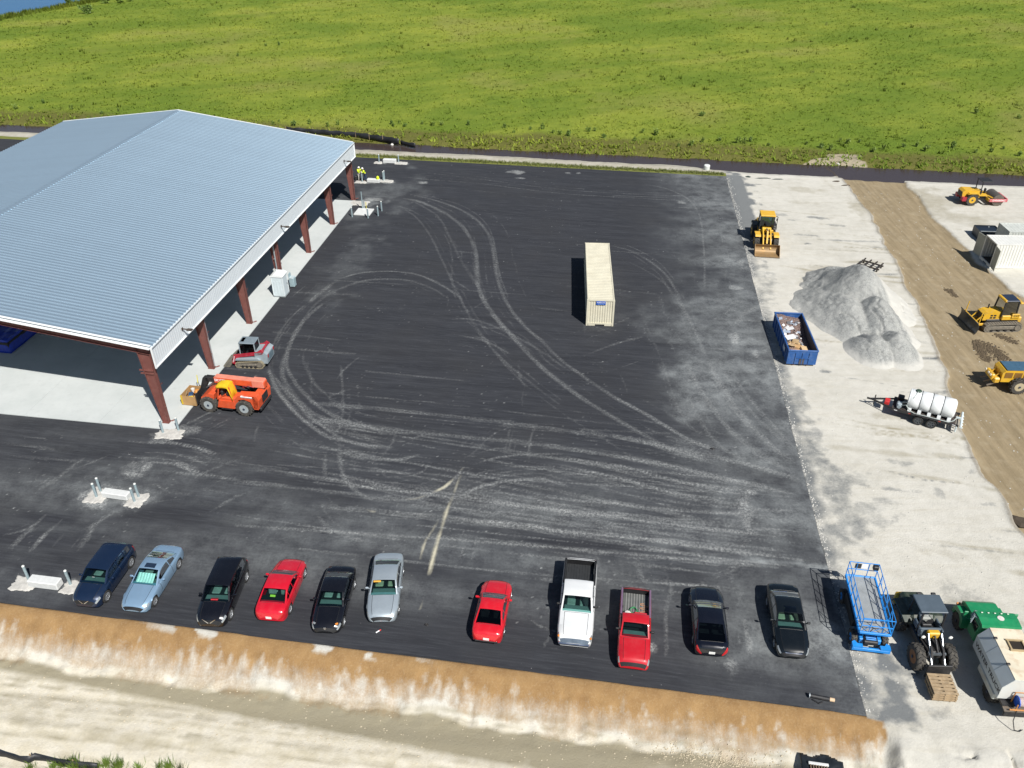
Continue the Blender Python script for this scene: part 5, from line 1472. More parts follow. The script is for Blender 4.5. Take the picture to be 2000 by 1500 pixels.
def pickup_bed(t, sp, pm, liner):
    L, W = sp['L'], sp['W']
    y0, y1 = (.012 - .5) * L, (.35 - .5) * L
    zt, zf = 1.155, .72
    MB().box((0, (y0 + y1) / 2, zf), (W * .80, y1 - y0, .05)).build('bed_floor', liner, t)
    for sx in (-1, 1):
        mb = MB(); mb.box((sx * W * .42, (y0 + y1) / 2, (zt + zf) / 2), (.05, y1 - y0, zt - zf)); mb.build('bed_liner', liner, t)
        mb = MB(); mb.box((sx * W * .445, (y0 + y1) / 2, zt), (.10, y1 - y0, .045), ch=.015); mb.build('bed_rail', sp.get('railmat', pm), t)
        mb = MB(); mb.box((sx * W * .37, (sp['wr'] - .5) * L, zf + .10), (.20, .9, .2), ch=.06); mb.build('wheel_tub', liner, t)
    MB().box((0, y1 + .02, (zt + zf) / 2), (W * .84, .05, zt - zf)).build('bed_front', liner, t)
    mb = MB(); mb.box((0, y0 + .0, (zt + zf) / 2 + .0), (W * .84, .07, zt - zf + .03), ch=.015); mb.build('tailgate', sp.get('gatemat', pm), t)
    for k in range(9):
        MB().box((-.64 + .16 * k, (y0 + y1) / 2, zf + .034), (.06, (y1 - y0) * .98, .018)).build('floor_rib', liner, t)

P_NAVY = paint('paint_navy', (.008, .020, .052), .3, .32, .01); P_LBLUE = paint('paint_light_blue', (.26, .40, .55), .45, .35); P_BLACK = paint('paint_black', (.004, .004, .006), 0, .25, .006)
P_RED = paint('paint_red', (.52, .006, .020)); P_RED2 = paint('paint_bright_red', (.56, .008, .018)); P_SILVER = paint('paint_silver', (.42, .48, .52), .5, .35); P_WHITE = paint('paint_white', (.64, .65, .65))
P_RED3 = paint('paint_pickup_red', (.46, .010, .018)); P_BLACK2 = paint('paint_black_green', (.004, .006, .007), .1, .25, .006); P_BLACK3 = paint('paint_blue_black', (.004, .005, .010), .1, .25, .006)

def mid(p, q): return ((p[0] + q[0]) / 2, (p[1] + q[1]) / 2)
def from_wheels(front, rear, sp, side=1):
    """car centre and heading from the two wheel contacts on one flank (side=+1: the flank to the +X of the photo)"""
    f, r_ = Vector(front), Vector(rear)
    d = (f - r_).normalized()
    return f, r_, d
def place(front, rear, sp):
    """contacts of the flank seen in the photo, on its east side"""
    f, b = Vector((*front, 0)), Vector((*rear, 0))
    d = (f - b).normalized()
    east = Vector((-d.y, d.x, 0))
    if east.x < 0: east = -east
    m = (f + b) / 2 - east * (sp['W'] / 2 - .03)
    off = ((sp['wf'] + sp['wr']) / 2 - .5) * sp['L']
    c = m - d * off
    return (c.x, c.y), math.atan2(d.y, d.x)

sp = suv(4.45, 1.83, 1.60)
c, h = place((-23.15, 32.89), (-22.79, 35.60), sp)
t, P, Gd, u = car('navy blue hatchback crossover at the west end of the parked row', 'car', c, h, sp, P_NAVY)
mb = MB(); mb.add([(-.34, 2.17, .80), (-.28, 2.19, .80), (-.02, 2.245, .60), (-.08, 2.24, .58)], [(0, 1, 2, 3)]); mb.add([(.34, 2.17, .80), (.28, 2.19, .80), (.02, 2.245, .60), (.08, 2.24, .58)], [(0, 1, 2, 3)]); mb.build('grille_chrome', M_CHROME, t)
MB().box((-.12, .98, 1.42), (.12, .01, .05), rotm(R(-35))).build('sticker', M_WHITE, t)
sp = coupe(4.85, 1.81, 1.42)
c, h = place((-20.29, 32.62), (-19.91, 35.44), sp)
t, P, Gd, u = car('light blue two-door coupe with a dark sunroof and a sunshade in the windscreen', 'car', c, h, sp, P_LBLUE, sunroof=True)
mb = MB()
for k in range(6):
    x0 = -.50 + k * .187 * .9
    mb.add([(x0, .80, .955), (x0 + .0935, .83, .965), (x0 + .187, .80, .955), (x0 + .172, .30, 1.22), (x0 + .0935, .33, 1.235), (x0 + .015, .30, 1.22)], [(0, 1, 4, 5), (1, 2, 3, 4)])
mb.build('sunshade', mat('silver_foil', (.80, .82, .80), .4, .1), t)
sp = suv(4.65, 1.85, 1.68)
c, h = place((-15.69, 31.66), (-15.57, 34.39), sp)
t, P, Gd, u = car('black station wagon crossover with red papers behind its windscreen', 'car', c, h, sp, P_BLACK)
MB().box((.05, 1.02, 1.09), (.42, .16, .05), ch=.02).build('papers', mat('red_cloth', (.5, .02, .03), .8), t)
mb = MB(); mb.add([(-.40, 2.27, .86), (-.33, 2.29, .86), (-.02, 2.345, .64), (-.08, 2.34, .61)], [(0, 1, 2, 3)]); mb.add([(.40, 2.27, .86), (.33, 2.29, .86), (.02, 2.345, .64), (.08, 2.34, .61)], [(0, 1, 2, 3)]); mb.build('grille_chrome', M_CHROME, t)
sp = sedan(4.55, 1.82, 1.46)
c, h = place((-12.22, 34.71), (-12.48, 32.05), sp)
t, P, Gd, u = car('red four-door sedan parked nose away with a yellow tag in its rear window', 'car', c, h, sp, P_RED)
MB().box((-.05, -1.18, 1.16), (.30, .02, .12), rotm(R(-60))).build('tag', mat('yellow_tag', (.5, .6, .05), .6), t)
def along(front, rear, L):
    f, b = Vector((*front, 0)), Vector((*rear, 0))
    d = (f - b).normalized(); m = (f + b) / 2
    return (m.x, m.y), math.atan2(d.y, d.x)
sp = sedan(4.60, 1.78, 1.45)
c, h = along((-10.20, 30.38), (-9.96, 34.84), 4.6)
t, P, Gd, u = car('plain black sedan with a round badge between the red and silver sedans', 'car', c, h, sp, P_BLACK)
mb = MB(); mb.lathe([(.055, 0), (.075, .006), (.085, 0)], axis='Y', n=16); mb.build('badge', M_CHROME, t, loc=(0, 2.262, .66))
for k in (-1, 1): MB().box((k * .62, 2.02, .80), (.16, .10, .05), rotm(R(-25), 0, R(-30 * k)), ch=.015).build('lamp_detail', M_AMBER if k < 0 else M_HEAD, t)
sp = sedan(4.90, 1.82, 1.42)
c, h = along((-7.23, 31.06), (-7.34, 35.97), 4.9)
t, P, Gd, u = car('silver sedan with an orange strip at the top of its windscreen', 'car', c, h, sp, P_SILVER, seats=M_SEAT2)
MB().box((.38, .36, 1.335), (.42, .10, .012), rotm(R(-25))).build('windscreen_strip', mat('orange_strip', (.55, .30, .03), .6), t)
sp = coupe(4.35, 1.76, 1.36)
c, h = along((-0.76, 33.99), (-1.40, 29.67), 4.3)
t, P, Gd, u = car('bright red two-door coupe parked nose away beside the white pickup', 'car', c, h, sp, P_RED2, rear_glass=M_DGLASS)
MB().box((0, -2.15, .42), (1.25, .12, .12), ch=.03).build('lower_bumper', M_TRIM, t)
sp = pickup(5.75, 1.98, 1.84)
c, h = along((3.32, 29.34), (4.08, 35.16), 5.7)
sp['mirrormat'] = M_TRIM; sp['gatemat'] = M_TRIM; sp['railmat'] = M_TRIM; sp['grillemat'] = mat('grille_grey', (.16, .20, .25), .35, .5)
t, P, Gd, u = car('white four-door pickup truck with an empty dark bed', 'pickup', c, h, sp, P_WHITE, name='pickup_truck')
pickup_bed(t, sp, P_WHITE, mat('bed_liner', (.022, .024, .026), .7, scale=6))
MB().box((0, 2.84, .50), (1.7, .16, .18), ch=.05).build('front_bumper', M_CHROME, t)
for k in (-1, 1): MB().box((k * .86, 2.66, .86), (.10, .12, .10), ch=.02).build('indicator', M_AMBER, t)
sp = pickup(5.0, 1.76, 1.62, top=[(0, 1.05), (.02, 1.06), (.42, 1.06), (.46, 1.06), (.66, 1.04), (.75, 1.0), (.90, .93), (.955, .86), (.98, .70), (1, .54)], A=.695, B=.59, C=.45, D=.425,
            cab=[(.425, 1.03), (.43, 1.14), (.45, 1.56), (.49, 1.61), (.54, 1.62), (.59, 1.57), (.695, .99)], windows=[(.475, .64)], pillars=[.475, .64], doors=[(.45, .66)], bed=(.015, .405), r=.34)
sp['mirrormat'] = M_TRIM; sp['gatemat'] = M_TRIM
c, h = along((6.31, 27.91), (7.07, 32.96), 5.0)
t, P, Gd, u = car('red single-cab pickup truck with tools and a ribbed liner in its bed', 'pickup', c, h, sp, P_RED3, name='pickup_truck')
L, W = sp['L'], sp['W']
bl = mat('ribbed_liner', (.10, .105, .10), .6)
y0, y1 = (.012 - .5) * L, (.41 - .5) * L
MB().box((0, (y0 + y1) / 2, .64), (W * .80, y1 - y0, .05)).build('bed_floor', bl, t)
for sx in (-1, 1):
    MB().box((sx * W * .42, (y0 + y1) / 2, .85), (.05, y1 - y0, .40)).build('bed_liner', M_TRIM, t)
    MB().box((sx * W * .445, (y0 + y1) / 2, 1.05), (.10, y1 - y0, .05), ch=.015).build('bed_rail', mat('rail_mauve', (.16, .10, .16), .5), t)
MB().box((0, y1 + .02, .85), (W * .84, .05, .42)).build('bed_front', P_RED3, t)
MB().box((0, y0, .86), (W * .84, .07, .43), ch=.015).build('tailgate', M_TRIM, t)
for k in range(8): MB().box((-.52 + .15 * k, (y0 + y1) / 2, .675), (.05, (y1 - y0) * .95, .025)).build('floor_rib', mat('rib_grey', (.22, .22, .21), .6), t)
rt = t
def in_bed(nm, lab, cat, mb, m, loc, rz=0):
    o = mb.build(nm, m, None, 0, None, None)
    o.matrix_world = Matrix.Translation((c[0], c[1], 0)) @ Matrix.Rotation(h - R(90), 4, 'Z') @ Matrix.Translation(loc) @ Matrix.Rotation(rz, 4, 'Z')
    return tag(o, lab, cat)
in_bed('fuel_can', 'red plastic box behind the cab in the red pickup bed', 'box', MB().box((0, 0, .15), (.7, .34, .28), ch=.04), mat('box_red', (.45, .03, .04), .5), (-.28, y1 - .25, .67))
in_bed('bag', 'crumpled white bag in the corner of the red pickup bed', 'bag', MB().lathe([(0, 0), (.2, .03), (.26, .12), (.16, .26), (0, .3)], axis='Z', n=9), mat('bag_white', (.66, .65, .6), .7), (.42, y1 - .3, .67))
in_bed('hose', 'coiled green hose lying in the red pickup bed', 'hose', MB().tube([(.3 * math.cos(a * .7) * (1 - a * .02), .22 * math.sin(a * .7), .02 + .006 * a) for a in range(26)], .018), mat('hose_green', (.05, .25, .10), .5), (.1, y1 - .62, .69))
in_bed('cable', 'tangled orange and blue cable in the red pickup bed', 'cable', MB().tube([(.24 * math.sin(a * 1.1) - .1, .05 * a - .3, .03 + .02 * math.sin(a * 2)) for a in range(14)], .02), mat('cable_orange', (.42, .20, .10), .6), (-.38, y1 - .95, .69))
sp = coupe(4.80, 1.90, 1.36, C=.30, D=.11, cab=[(.11, .98), (.14, 1.02), (.30, 1.27), (.38, 1.345), (.45, 1.36), (.525, 1.32), (.68, .92)], bow=.12)
c, h = along((11.14, 33.56), (10.58, 28.75), 4.84)
t, P, Gd, u = car('black muscle coupe parked nose away with long red tail lights', 'car', c, h, sp, P_BLACK3, glass=M_GLASS, rear_glass=M_DGLASS)
sp = sedan(4.90, 1.83, 1.46)
c, h = along((14.90, 28.63), (15.50, 33.53), 4.9)
t, P, Gd, u = car('black sedan with sunroof and tan seats at the east end of the parked row', 'car', c, h, sp, P_BLACK2, seats=M_SEAT2, sunroof=True)
MB().box((0, 2.33, .60), (.9, .10, .05), ch=.02).build('grille_chrome', M_CHROME, t)

# ------------------------------------------------------------------ site machines
M_YEL = mat('machine_yellow', (.62, .36, .022), .45, scale=2, dirt=.35, dirtcol=(.40, .32, .20))
M_YEL2 = mat('loader_yellow', (.66, .38, .03), .45, scale=2, dirt=.3, dirtcol=(.45, .36, .22))
M_ORANGE = mat('machine_orange', (.62, .085, .026), .45, scale=2, dirt=.2, dirtcol=(.50, .28, .18))
M_ORANGE_F = mat('faded_orange', (.66, .22, .15), .5, scale=2, dirt=.2)
M_MRED = mat('machine_red', (.34, .018, .035), .42, scale=2, dirt=.2, dirtcol=(.42, .25, .22))
M_MGREY = mat('machine_grey', (.27, .32, .35), .5, scale=2, dirt=.25)
M_BLK = mat('machine_black', (.018, .018, .02), .55, scale=3, dirt=.2, dirtcol=(.14, .12, .10))
M_CYL = mat('ram_chrome', (.40, .44, .47), .28, .8)
M_RUBT = mat('muddy_tyre', (.045, .042, .038), .9, scale=4, dirt=.55, dirtcol=(.20, .18, .14), bump=.5)
M_TRACK = mat('muddy_track', (.15, .135, .11), .9, scale=4, dirt=.6, dirtcol=(.34, .29, .21), bump=.6)
M_WOOD = mat('pallet_wood', (.34, .25, .15), .85, scale=5, var=.25, dirt=.3, dirtcol=(.20, .17, .13))
M_LIFT = mat('lift_blue', (.015, .235, .66), .4, scale=3, dirt=.15, dirtcol=(.25, .35, .5))
M_GREEN = mat('truck_green', (.012, .22, .085), .4, scale=2, dirt=.12, dirtcol=(.2, .3, .2))
M_STEELW = mat('worn_steel', (.20, .17, .14), .55, .4, scale=2, dirt=.5, dirtcol=(.30, .20, .12))
M_CABGL = glass_mat('cab_glass', (.16, .30, .32), 1.3)

def big_wheel(t, x, y, r, w, hubm, lugs=18, chev=True):
    """tyre with lugs, and a dished hub"""
    o_mb = MB().lathe([(r * .55, -w / 2 + .03), (r * .9, -w / 2), (r * .97, -w / 2 + .06), (r * .97, w / 2 - .06), (r * .9, w / 2), (r * .55, w / 2 - .03)], axis='X', n=28, closed=True)
    for i in range(lugs):
        for k in (-1, 1):
            a = 2 * math.pi * (i + (.5 if k > 0 else 0)) / lugs
            a2 = a + (.22 if chev else 0)
            p = Vector((k * w * .46, r * .985 * math.cos(a), r * .985 * math.sin(a))); q = Vector((k * .03, r * .995 * math.cos(a2), r * .995 * math.sin(a2)))
            o_mb.bar(p, q, .055, .07, up=(0, math.cos(a), math.sin(a)))
    o = o_mb.build('wheel', M_RUBT, t, 30, (x, y, r))
    s_ = 1 if x > 0 else -1
    mb = MB().lathe([(r * .55, s_ * (w / 2 - .03)), (r * .52, s_ * (w / 2 - .05)), (r * .40, s_ * (w / 2 - .14)), (r * .2, s_ * (w / 2 - .10)), (r * .18, s_ * (w / 2 - .02)), (0, s_ * (w / 2 - .02))], axis='X', n=20)
    mb.build('rim', hubm, o, 30)
    MB().cyl((s_ * (w / 2 - .02), 0, 0), (s_ * (w / 2 + .02), 0, 0), r * .13, n=10).build('hub_cap', mat('hub_dark', (.04, .05, .08), .5), o)
    return o
def oval_track(t, x, y0, y1, rf, rr, w, m=None, pads=30):
    """crawler belt: stadium between two wheels, with grouser bars; returns the belt"""
    pts = []
    for a in np.linspace(-math.pi / 2, math.pi / 2, 9): pts.append((y1 + rf * math.cos(a), rf + rf * math.sin(a)))
    for a in np.linspace(math.pi / 2, 3 * math.pi / 2, 9): pts.append((y0 + rr * math.cos(a), rr + rr * math.sin(a)))
    mb = MB()
    n_ = len(pts)
    c = ((y0 + y1) / 2, (rf + rr) / 2)
    inn = [(c[0] + (p[0] - c[0]) * .93, c[1] + (p[1] - c[1]) * .80) for p in pts]
    vs = [(x + k * w / 2, p[0], p[1]) for k in (-1, 1) for p in pts] + [(x + k * w / 2, p[0], p[1]) for k in (-1, 1) for p in inn]
    fs = []
    for i in range(n_):
        j = (i + 1) % n_
        fs += [(i, j, n_ + j, n_ + i), (2 * n_ + i, 2 * n_ + j, 3 * n_ + j, 3 * n_ + i), (i, j, 2 * n_ + j, 2 * n_ + i), (n_ + i, n_ + j, 3 * n_ + j, 3 * n_ + i)]
    mb.add(vs, fs)
    # grousers
    P = np.array(pts + [pts[0]]); seg = np.hypot(*np.diff(P, axis=0).T); cum = np.concatenate([[0], np.cumsum(seg)])
    for d in np.arange(0, cum[-1], cum[-1] / pads):
        i = min(np.searchsorted(cum, d, 'right') - 1, len(seg) - 1)
        q = P[i] + (P[i + 1] - P[i]) * (d - cum[i]) / seg[i]
        tv = (P[i + 1] - P[i]) / seg[i]; nv = np.array([tv[1], -tv[0]])
        if np.dot(nv, q - np.array(c)) < 0: nv = -nv
        a = math.atan2(nv[1], nv[0])
        mb.box((x, q[0] + nv[0] * .012, q[1] + nv[1] * .012), (w * .98, .045, .05), rotm(a - math.pi / 2, 0, 0))
    o = mb.build('track', m or M_TRACK, t)
    mb = MB(); mb.box((x, c[0], c[1] - .02), (w * .8, (y1 - y0) * 1.02, c[1] * .9), ch=.05); mb.build('track_frame', M_TRACK, o)
    MB().cyl((x - w * .52, y0, rr), (x + w * .52, y0, rr), rr * .62, n=18).build('sprocket', M_TRACK, o)
    MB().cyl((x - w * .52, y1, rf), (x + w * .52, y1, rf), rf * .62, n=18).build('idler', M_TRACK, o)
    for k in np.linspace(y0 + .35, y1 - .35, 4): MB().cyl((x - w * .53, k, .16), (x + w * .53, k, .16), .11, n=12).build('roller', M_BLK, o)
    return o
def cab_box(t, x0, x1, y0, y1, z0, z1, taper=.08, post=.07, m=None, roof=None, rh=.10, over=.08, glass=True, gm=None):
    """four posts, glass sides and an overhanging roof"""
    m = m or M_BLK
    mb = MB()
    B = [(x0, y0), (x1, y0), (x1, y1), (x0, y1)]
    cx, cy = (x0 + x1) / 2, (y0 + y1) / 2
    T = [(cx + (a - cx) * (1 - taper), cy + (b - cy) * (1 - taper)) for a, b in B]
    for (a, b), (c, d) in zip(B, T): mb.bar((a, b, z0), (c, d, z1), post, post)
    for i in range(4):
        mb.bar((*B[i], z0), (*B[(i + 1) % 4], z0), post * .8, post * .8)
    o = mb.build('cab_frame', m, t)
    if glass:
        for i in range(4):
            j = (i + 1) % 4
            MB().add([(*B[i], z0 + .02), (*B[j], z0 + .02), (*T[j], z1 - .02), (*T[i], z1 - .02)], [(0, 1, 2, 3)]).build('cab_window', gm or M_CABGL, o)
    if roof:
        MB().box((cx, cy, z1 + rh / 2), (abs(x1 - x0) * (1 - taper) + 2 * over, abs(y1 - y0) * (1 - taper) + 2 * over, rh), ch=.04).build('cab_roof', roof, t)
    MB().box((cx, cy - .2, z0 + .25), (.5, .5, .5), ch=.06).build('seat', M_BLK, t)
    MB().box((cx, y1 - .2, z0 + .3), (.4, .15, .6), ch=.04).build('console', M_BLK, t)
    return o

def bucket(t, y, w, h, d, m, zb=.02, teeth=False, inner=None):
    """loader bucket opening forward; curved shell with side plates"""
    pts = []
    for a in np.linspace(0, 1, 9):
        th = R(-90) - a * R(150)
        pts.append((y + d * .42 + d * .42 * math.cos(th) * 1.0, zb + h * .5 + h * .5 * math.sin(th)))
    pts = [(y + d, zb)] + pts
    top = pts[-1]
    th_ = .035
    mb = MB()
    inn = [(p[0] + th_ * .8, p[1] + (th_ if p[1] < zb + h * .5 else -th_ * .3)) for p in pts]
    n_ = len(pts)
    vs = [(k * w / 2, p[0], p[1]) for k in (-1, 1) for p in pts] + [(k * w / 2, p[0], p[1]) for k in (-1, 1) for p in inn]
    mb.add(vs, [(i, i + 1, n_ + i + 1, n_ + i) for i in range(n_ - 1)] + [(2 * n_ + i, 3 * n_ + i, 3 * n_ + i + 1, 2 * n_ + i + 1) for i in range(n_ - 1)] + [(0, n_, 3 * n_, 2 * n_), (n_ - 1, 2 * n_ - 1, 4 * n_ - 1, 3 * n_ - 1)])
    o = mb.build('bucket', m, t)
    for k in (-1, 1):
        mb = MB(); mb.prism([pts[0]] + pts[1:] + [], k * w / 2 - .015, k * w / 2 + .015, 'X'); mb.build('side_plate', m, o)
    MB().box((0, y + d + .03, zb + .012), (w * 1.0, .16, .03)).build('cutting_edge', inner or M_STEELW, o)
    return o

# ---- yellow wheel loader by the asphalt edge (faces the camera)
def wheel_loader():
    f = Vector((26.38, 78.7)); b = Vector((27.45, 86.2))
    d = (f - b).normalized()
    c = Vector((27.0, 82.9))
    t = thing('wheel_loader', 'yellow wheel loader with its bucket down at the edge of the asphalt', 'loader', (c.x, c.y, -.02), math.atan2(d.y, d.x) - R(90))
    r = .72
    for x in (-.98, .98):
        for y in (1.35, -1.45): big_wheel(t, x, y, r, .52, M_YEL2, 16)
    mb = MB(); mb.box((0, -1.75, 1.25), (1.35, 2.2, .95), ch=.12); mb.box((0, -2.75, 1.05), (1.7, .45, .8), ch=.12); mb.build('engine_hood', M_YEL2, t)
    MB().box((0, -2.99, 1.15), (1.1, .03, .5)).build('grille', M_BLK, t)
    mb = MB(); mb.box((0, -.9, .8), (1.3, 2.2, .5), ch=.05); mb.box((0, 1.1, .85), (.95, 1.5, .6), ch=.05); mb.build('chassis', M_BLK, t)
    for x in (-.95, .95):
        MB().prism([(-2.3, 1.3), (-2.1, 1.62), (-.8, 1.62), (-.55, 1.3), (-.7, 1.3), (-.9, 1.52), (-2.0, 1.52), (-2.15, 1.3)], x - .3, x + .3, 'X').build('fender', M_BLK, t)
        MB().prism([(.7, 1.38), (.85, 1.6), (1.8, 1.62), (2.0, 1.45), (1.85, 1.50), (.95, 1.50)], x - .28, x + .28, 'X').build('fender', M_YEL2, t)
    cab_box(t, -.72, .72, -1.0, .35, 1.62, 3.05, .06, .09, M_BLK, M_YEL2, .16, .10)
    mb = MB(); mb.box((0, -.3, 1.45), (1.5, 1.5, .35), ch=.05); mb.build('cab_base', M_YEL2, t)
    # open door on the east flank
    dr = MB(); dr.bar((-.78, -.3, 1.65), (-.78, .3, 1.65), .05); dr.bar((-.78, -.3, 2.9), (-.78, .3, 2.9), .05); dr.bar((-.78, .3, 1.65), (-.78, .3, 2.9), .05); dr.bar((-.78, -.3, 1.65), (-.78, -.3, 2.9), .05)
    o = dr.build('cab_door', M_BLK, t); o.location = (-.38, .35, 0); o.rotation_euler = (0, 0, R(55))
    for k in range(3): MB().box((-.95 - .02 * k, .32, .65 + .32 * k), (.40, .28, .04)).build('step', M_YEL2, t)
    # lift arms, bell crank, rams
    for x in (-.38, .38):
        mb = MB(); mb.prism([(.35, 1.75), (.6, 1.95), (1.5, 1.55), (2.5, .75), (2.75, .45), (2.6, .32), (2.3, .5), (1.4, 1.25), (.5, 1.6)], x - .06, x + .06, 'X'); mb.build('lift_arm', M_YEL2, t)
        MB().cyl((x * .6, .4, 1.1), (x * .8, 1.9, 1.0), .06, n=10).build('lift_ram', M_CYL, t)
    mb = MB(); mb.box((0, .55, 1.75), (.95, .35, .35), ch=.06); mb.bar((0, 1.5, 1.9), (0, 2.2, .8), .16, .22); mb.box((0, 1.5, 1.35), (.7, .2, .2)); mb.build('bell_crank', M_YEL2, t)
    MB().cyl((0, .6, 1.85), (0, 1.45, 1.95), .07, n=10).build('tilt_ram', M_CYL, t)
    bucket(t, 2.6, 2.5, 1.05, 1.25, mat('bucket_steel', (.30, .20, .10), .55, .3, scale=1.5, dirt=.5, dirtcol=(.50, .28, .08)), .03)
    mb = MB(); mb.cyl((.45, -1.6, 1.7), (.45, -1.6, 2.4), .06, n=10); mb.build('exhaust', M_BLK, t)
    for x in (-.95, .95): MB().box((x, .3, 2.75), (.16, .06, .26), ch=.02).build('mirror', M_BLK, t)
wheel_loader()

# ---- second loader, dark, with pallets on its forks, beside the lift
def fork_loader():
    c = Vector((22.15, 29.75)); d = Vector((-.03, -1)).normalized()
    t = thing('fork_loader', 'dark green and black fork loader with yellow boom base beside the blue lift', 'loader', (c.x, c.y, -.02), math.atan2(d.y, d.x) - R(90))
    rust = mat('rim_brown', (.22, .10, .04), .7)
    dk = mat('dark_green', (.022, .035, .024), .5, scale=2, dirt=.2)
    slate = mat('slate_panel', (.075, .10, .125), .5, scale=2)
    for x in (-.82, .82):
        big_wheel(t, x, 1.25, .68, .46, rust, 15); big_wheel(t, x, -1.35, .70, .46, rust, 15)
    mb = MB(); mb.box((0, -1.5, 1.25), (1.3, 1.9, .9), ch=.15); mb.build('engine_hood', dk, t)
    MB().box((0, -2.5, 1.0), (1.5, .35, .8), ch=.1).build('counterweight', M_YEL, t)
    mb = MB(); mb.box((0, -.2, .85), (1.1, 3.0, .5), ch=.06); mb.build('chassis', M_BLK, t)
    for x in (-.82, .82): MB().prism([(-2.15, 1.25), (-1.95, 1.58), (-.75, 1.58), (-.5, 1.3), (-.6, 1.3), (-.8, 1.48), (-1.9, 1.48), (-2.05, 1.25)], x - .27, x + .27, 'X').build('fender', dk, t)
    # canopy with tilted roof plate
    mb = MB()
    for x in (-.62, .62):
        for y in (-1.05, .15): mb.bar((x, y, 1.4), (x * .95, y, 2.72), .08)
    mb.build('canopy_post', M_BLK, t)
    mb = MB(); mb.box((0, -.50, 2.78), (1.42, 1.25, .08), ch=.03); mb.build('canopy_roof', slate, t)
    for x in (-.4, .35): MB().box((x, -1.18, 2.80), (.24, .14, .10), ch=.02).build('work_lamp', M_BLK, t)
    mb = MB(); mb.box((0, .35, 1.55), (1.25, .18, .5), rotm(R(20)), ch=.04); mb.box((-.55, .05, 1.6), (.1, .9, .4), ch=.03); mb.box((.55, .05, 1.6), (.1, .9, .4), ch=.03); mb.build('cab_wall', slate, t)
    MB().box((0, -.3, 1.42), (1.1, 1.2, .08)).build('cab_floor', M_BLK, t)
    MB().box((0, -.55, 1.68), (.5, .5, .4), ch=.06).build('seat', mat('seat_grey', (.30, .31, .29), .7, var=.3), t)
    mb = MB(); mb.box((.1, -.05, 1.65), (.5, .25, .3), ch=.04); mb.lathe([(.17, -.012), (.19, 0), (.17, .012)], (0, .0, 1.95), 'Y', 14); mb.build('controls', M_BLK, t)
    # boom between the front wheels
    mb = MB(); mb.box((0, .62, 1.72), (.62, .30, .42), ch=.06); mb.build('boom_base', M_YEL, t)
    for x in (-.30, .30):
        MB().prism([(.6, 1.75), (1.5, 1.45), (2.05, .62), (1.9, .5), (1.35, 1.2), (.6, 1.5)], x - .05, x + .05, 'X').build('lift_arm', M_BLK, t)
        MB().cyl((x * 1.15, .75, 1.9), (x * 1.15, 1.95, .85), .045, n=10).build('lift_ram', M_CYL, t)
    MB().cyl((.0, .8, 1.8), (0, 1.55, 1.35), .05, n=10).build('tilt_ram', M_BLK, t)
    MB().box((0, 1.5, 1.22), (.9, .12, .12)).build('cross_tube', M_CYL, t)
    mb = MB(); mb.box((0, 2.1, .62), (1.25, .10, .9), ch=.02)
    mb.build('fork_carriage', M_BLK, t)
    for x in (-.35, .35): MB().box((x, 2.72, .14), (.13, 1.2, .05)).build('fork', M_BLK, t)
    for x in (-.7, .7): MB().lathe([(0, 0), (.09, .02), (.11, .07), (.05, .1)], (x, .95, 1.92), 'Y', 12).build('head_lamp', mat('lamp_white', (.75, .75, .7), .3), t)
    return t
fl = fork_loader()
def pallet(label, loc, rz):
    t = thing('wooden_pallet', label, 'pallet', loc, rz, 'pallets stacked on the fork loader')
    for k in range(6): MB().box((0, -.54 + k * .216, .135), (1.2, .15, .02)).build('deck_board', M_WOOD, t)
    for x in (-.55, 0, .55): MB().box((x, 0, .075), (.05, 1.2, .095)).build('stringer', M_WOOD, t)
    for y in (-.5, 0, .5): MB().box((0, y, .014), (1.2, .12, .02)).build('bottom_board', M_WOOD, t)
rr = random.Random(3)
for k, nm in enumerate(('lowest', 'second lowest', 'second highest', 'topmost')):
    pallet(f'weathered wooden pallet, {nm} of the stack on the forks', (21.90 + rr.uniform(-.03, .03), 26.72 + rr.uniform(-.03, .03), .18 + .148 * k), R(-5) + rr.uniform(-.03, .03))

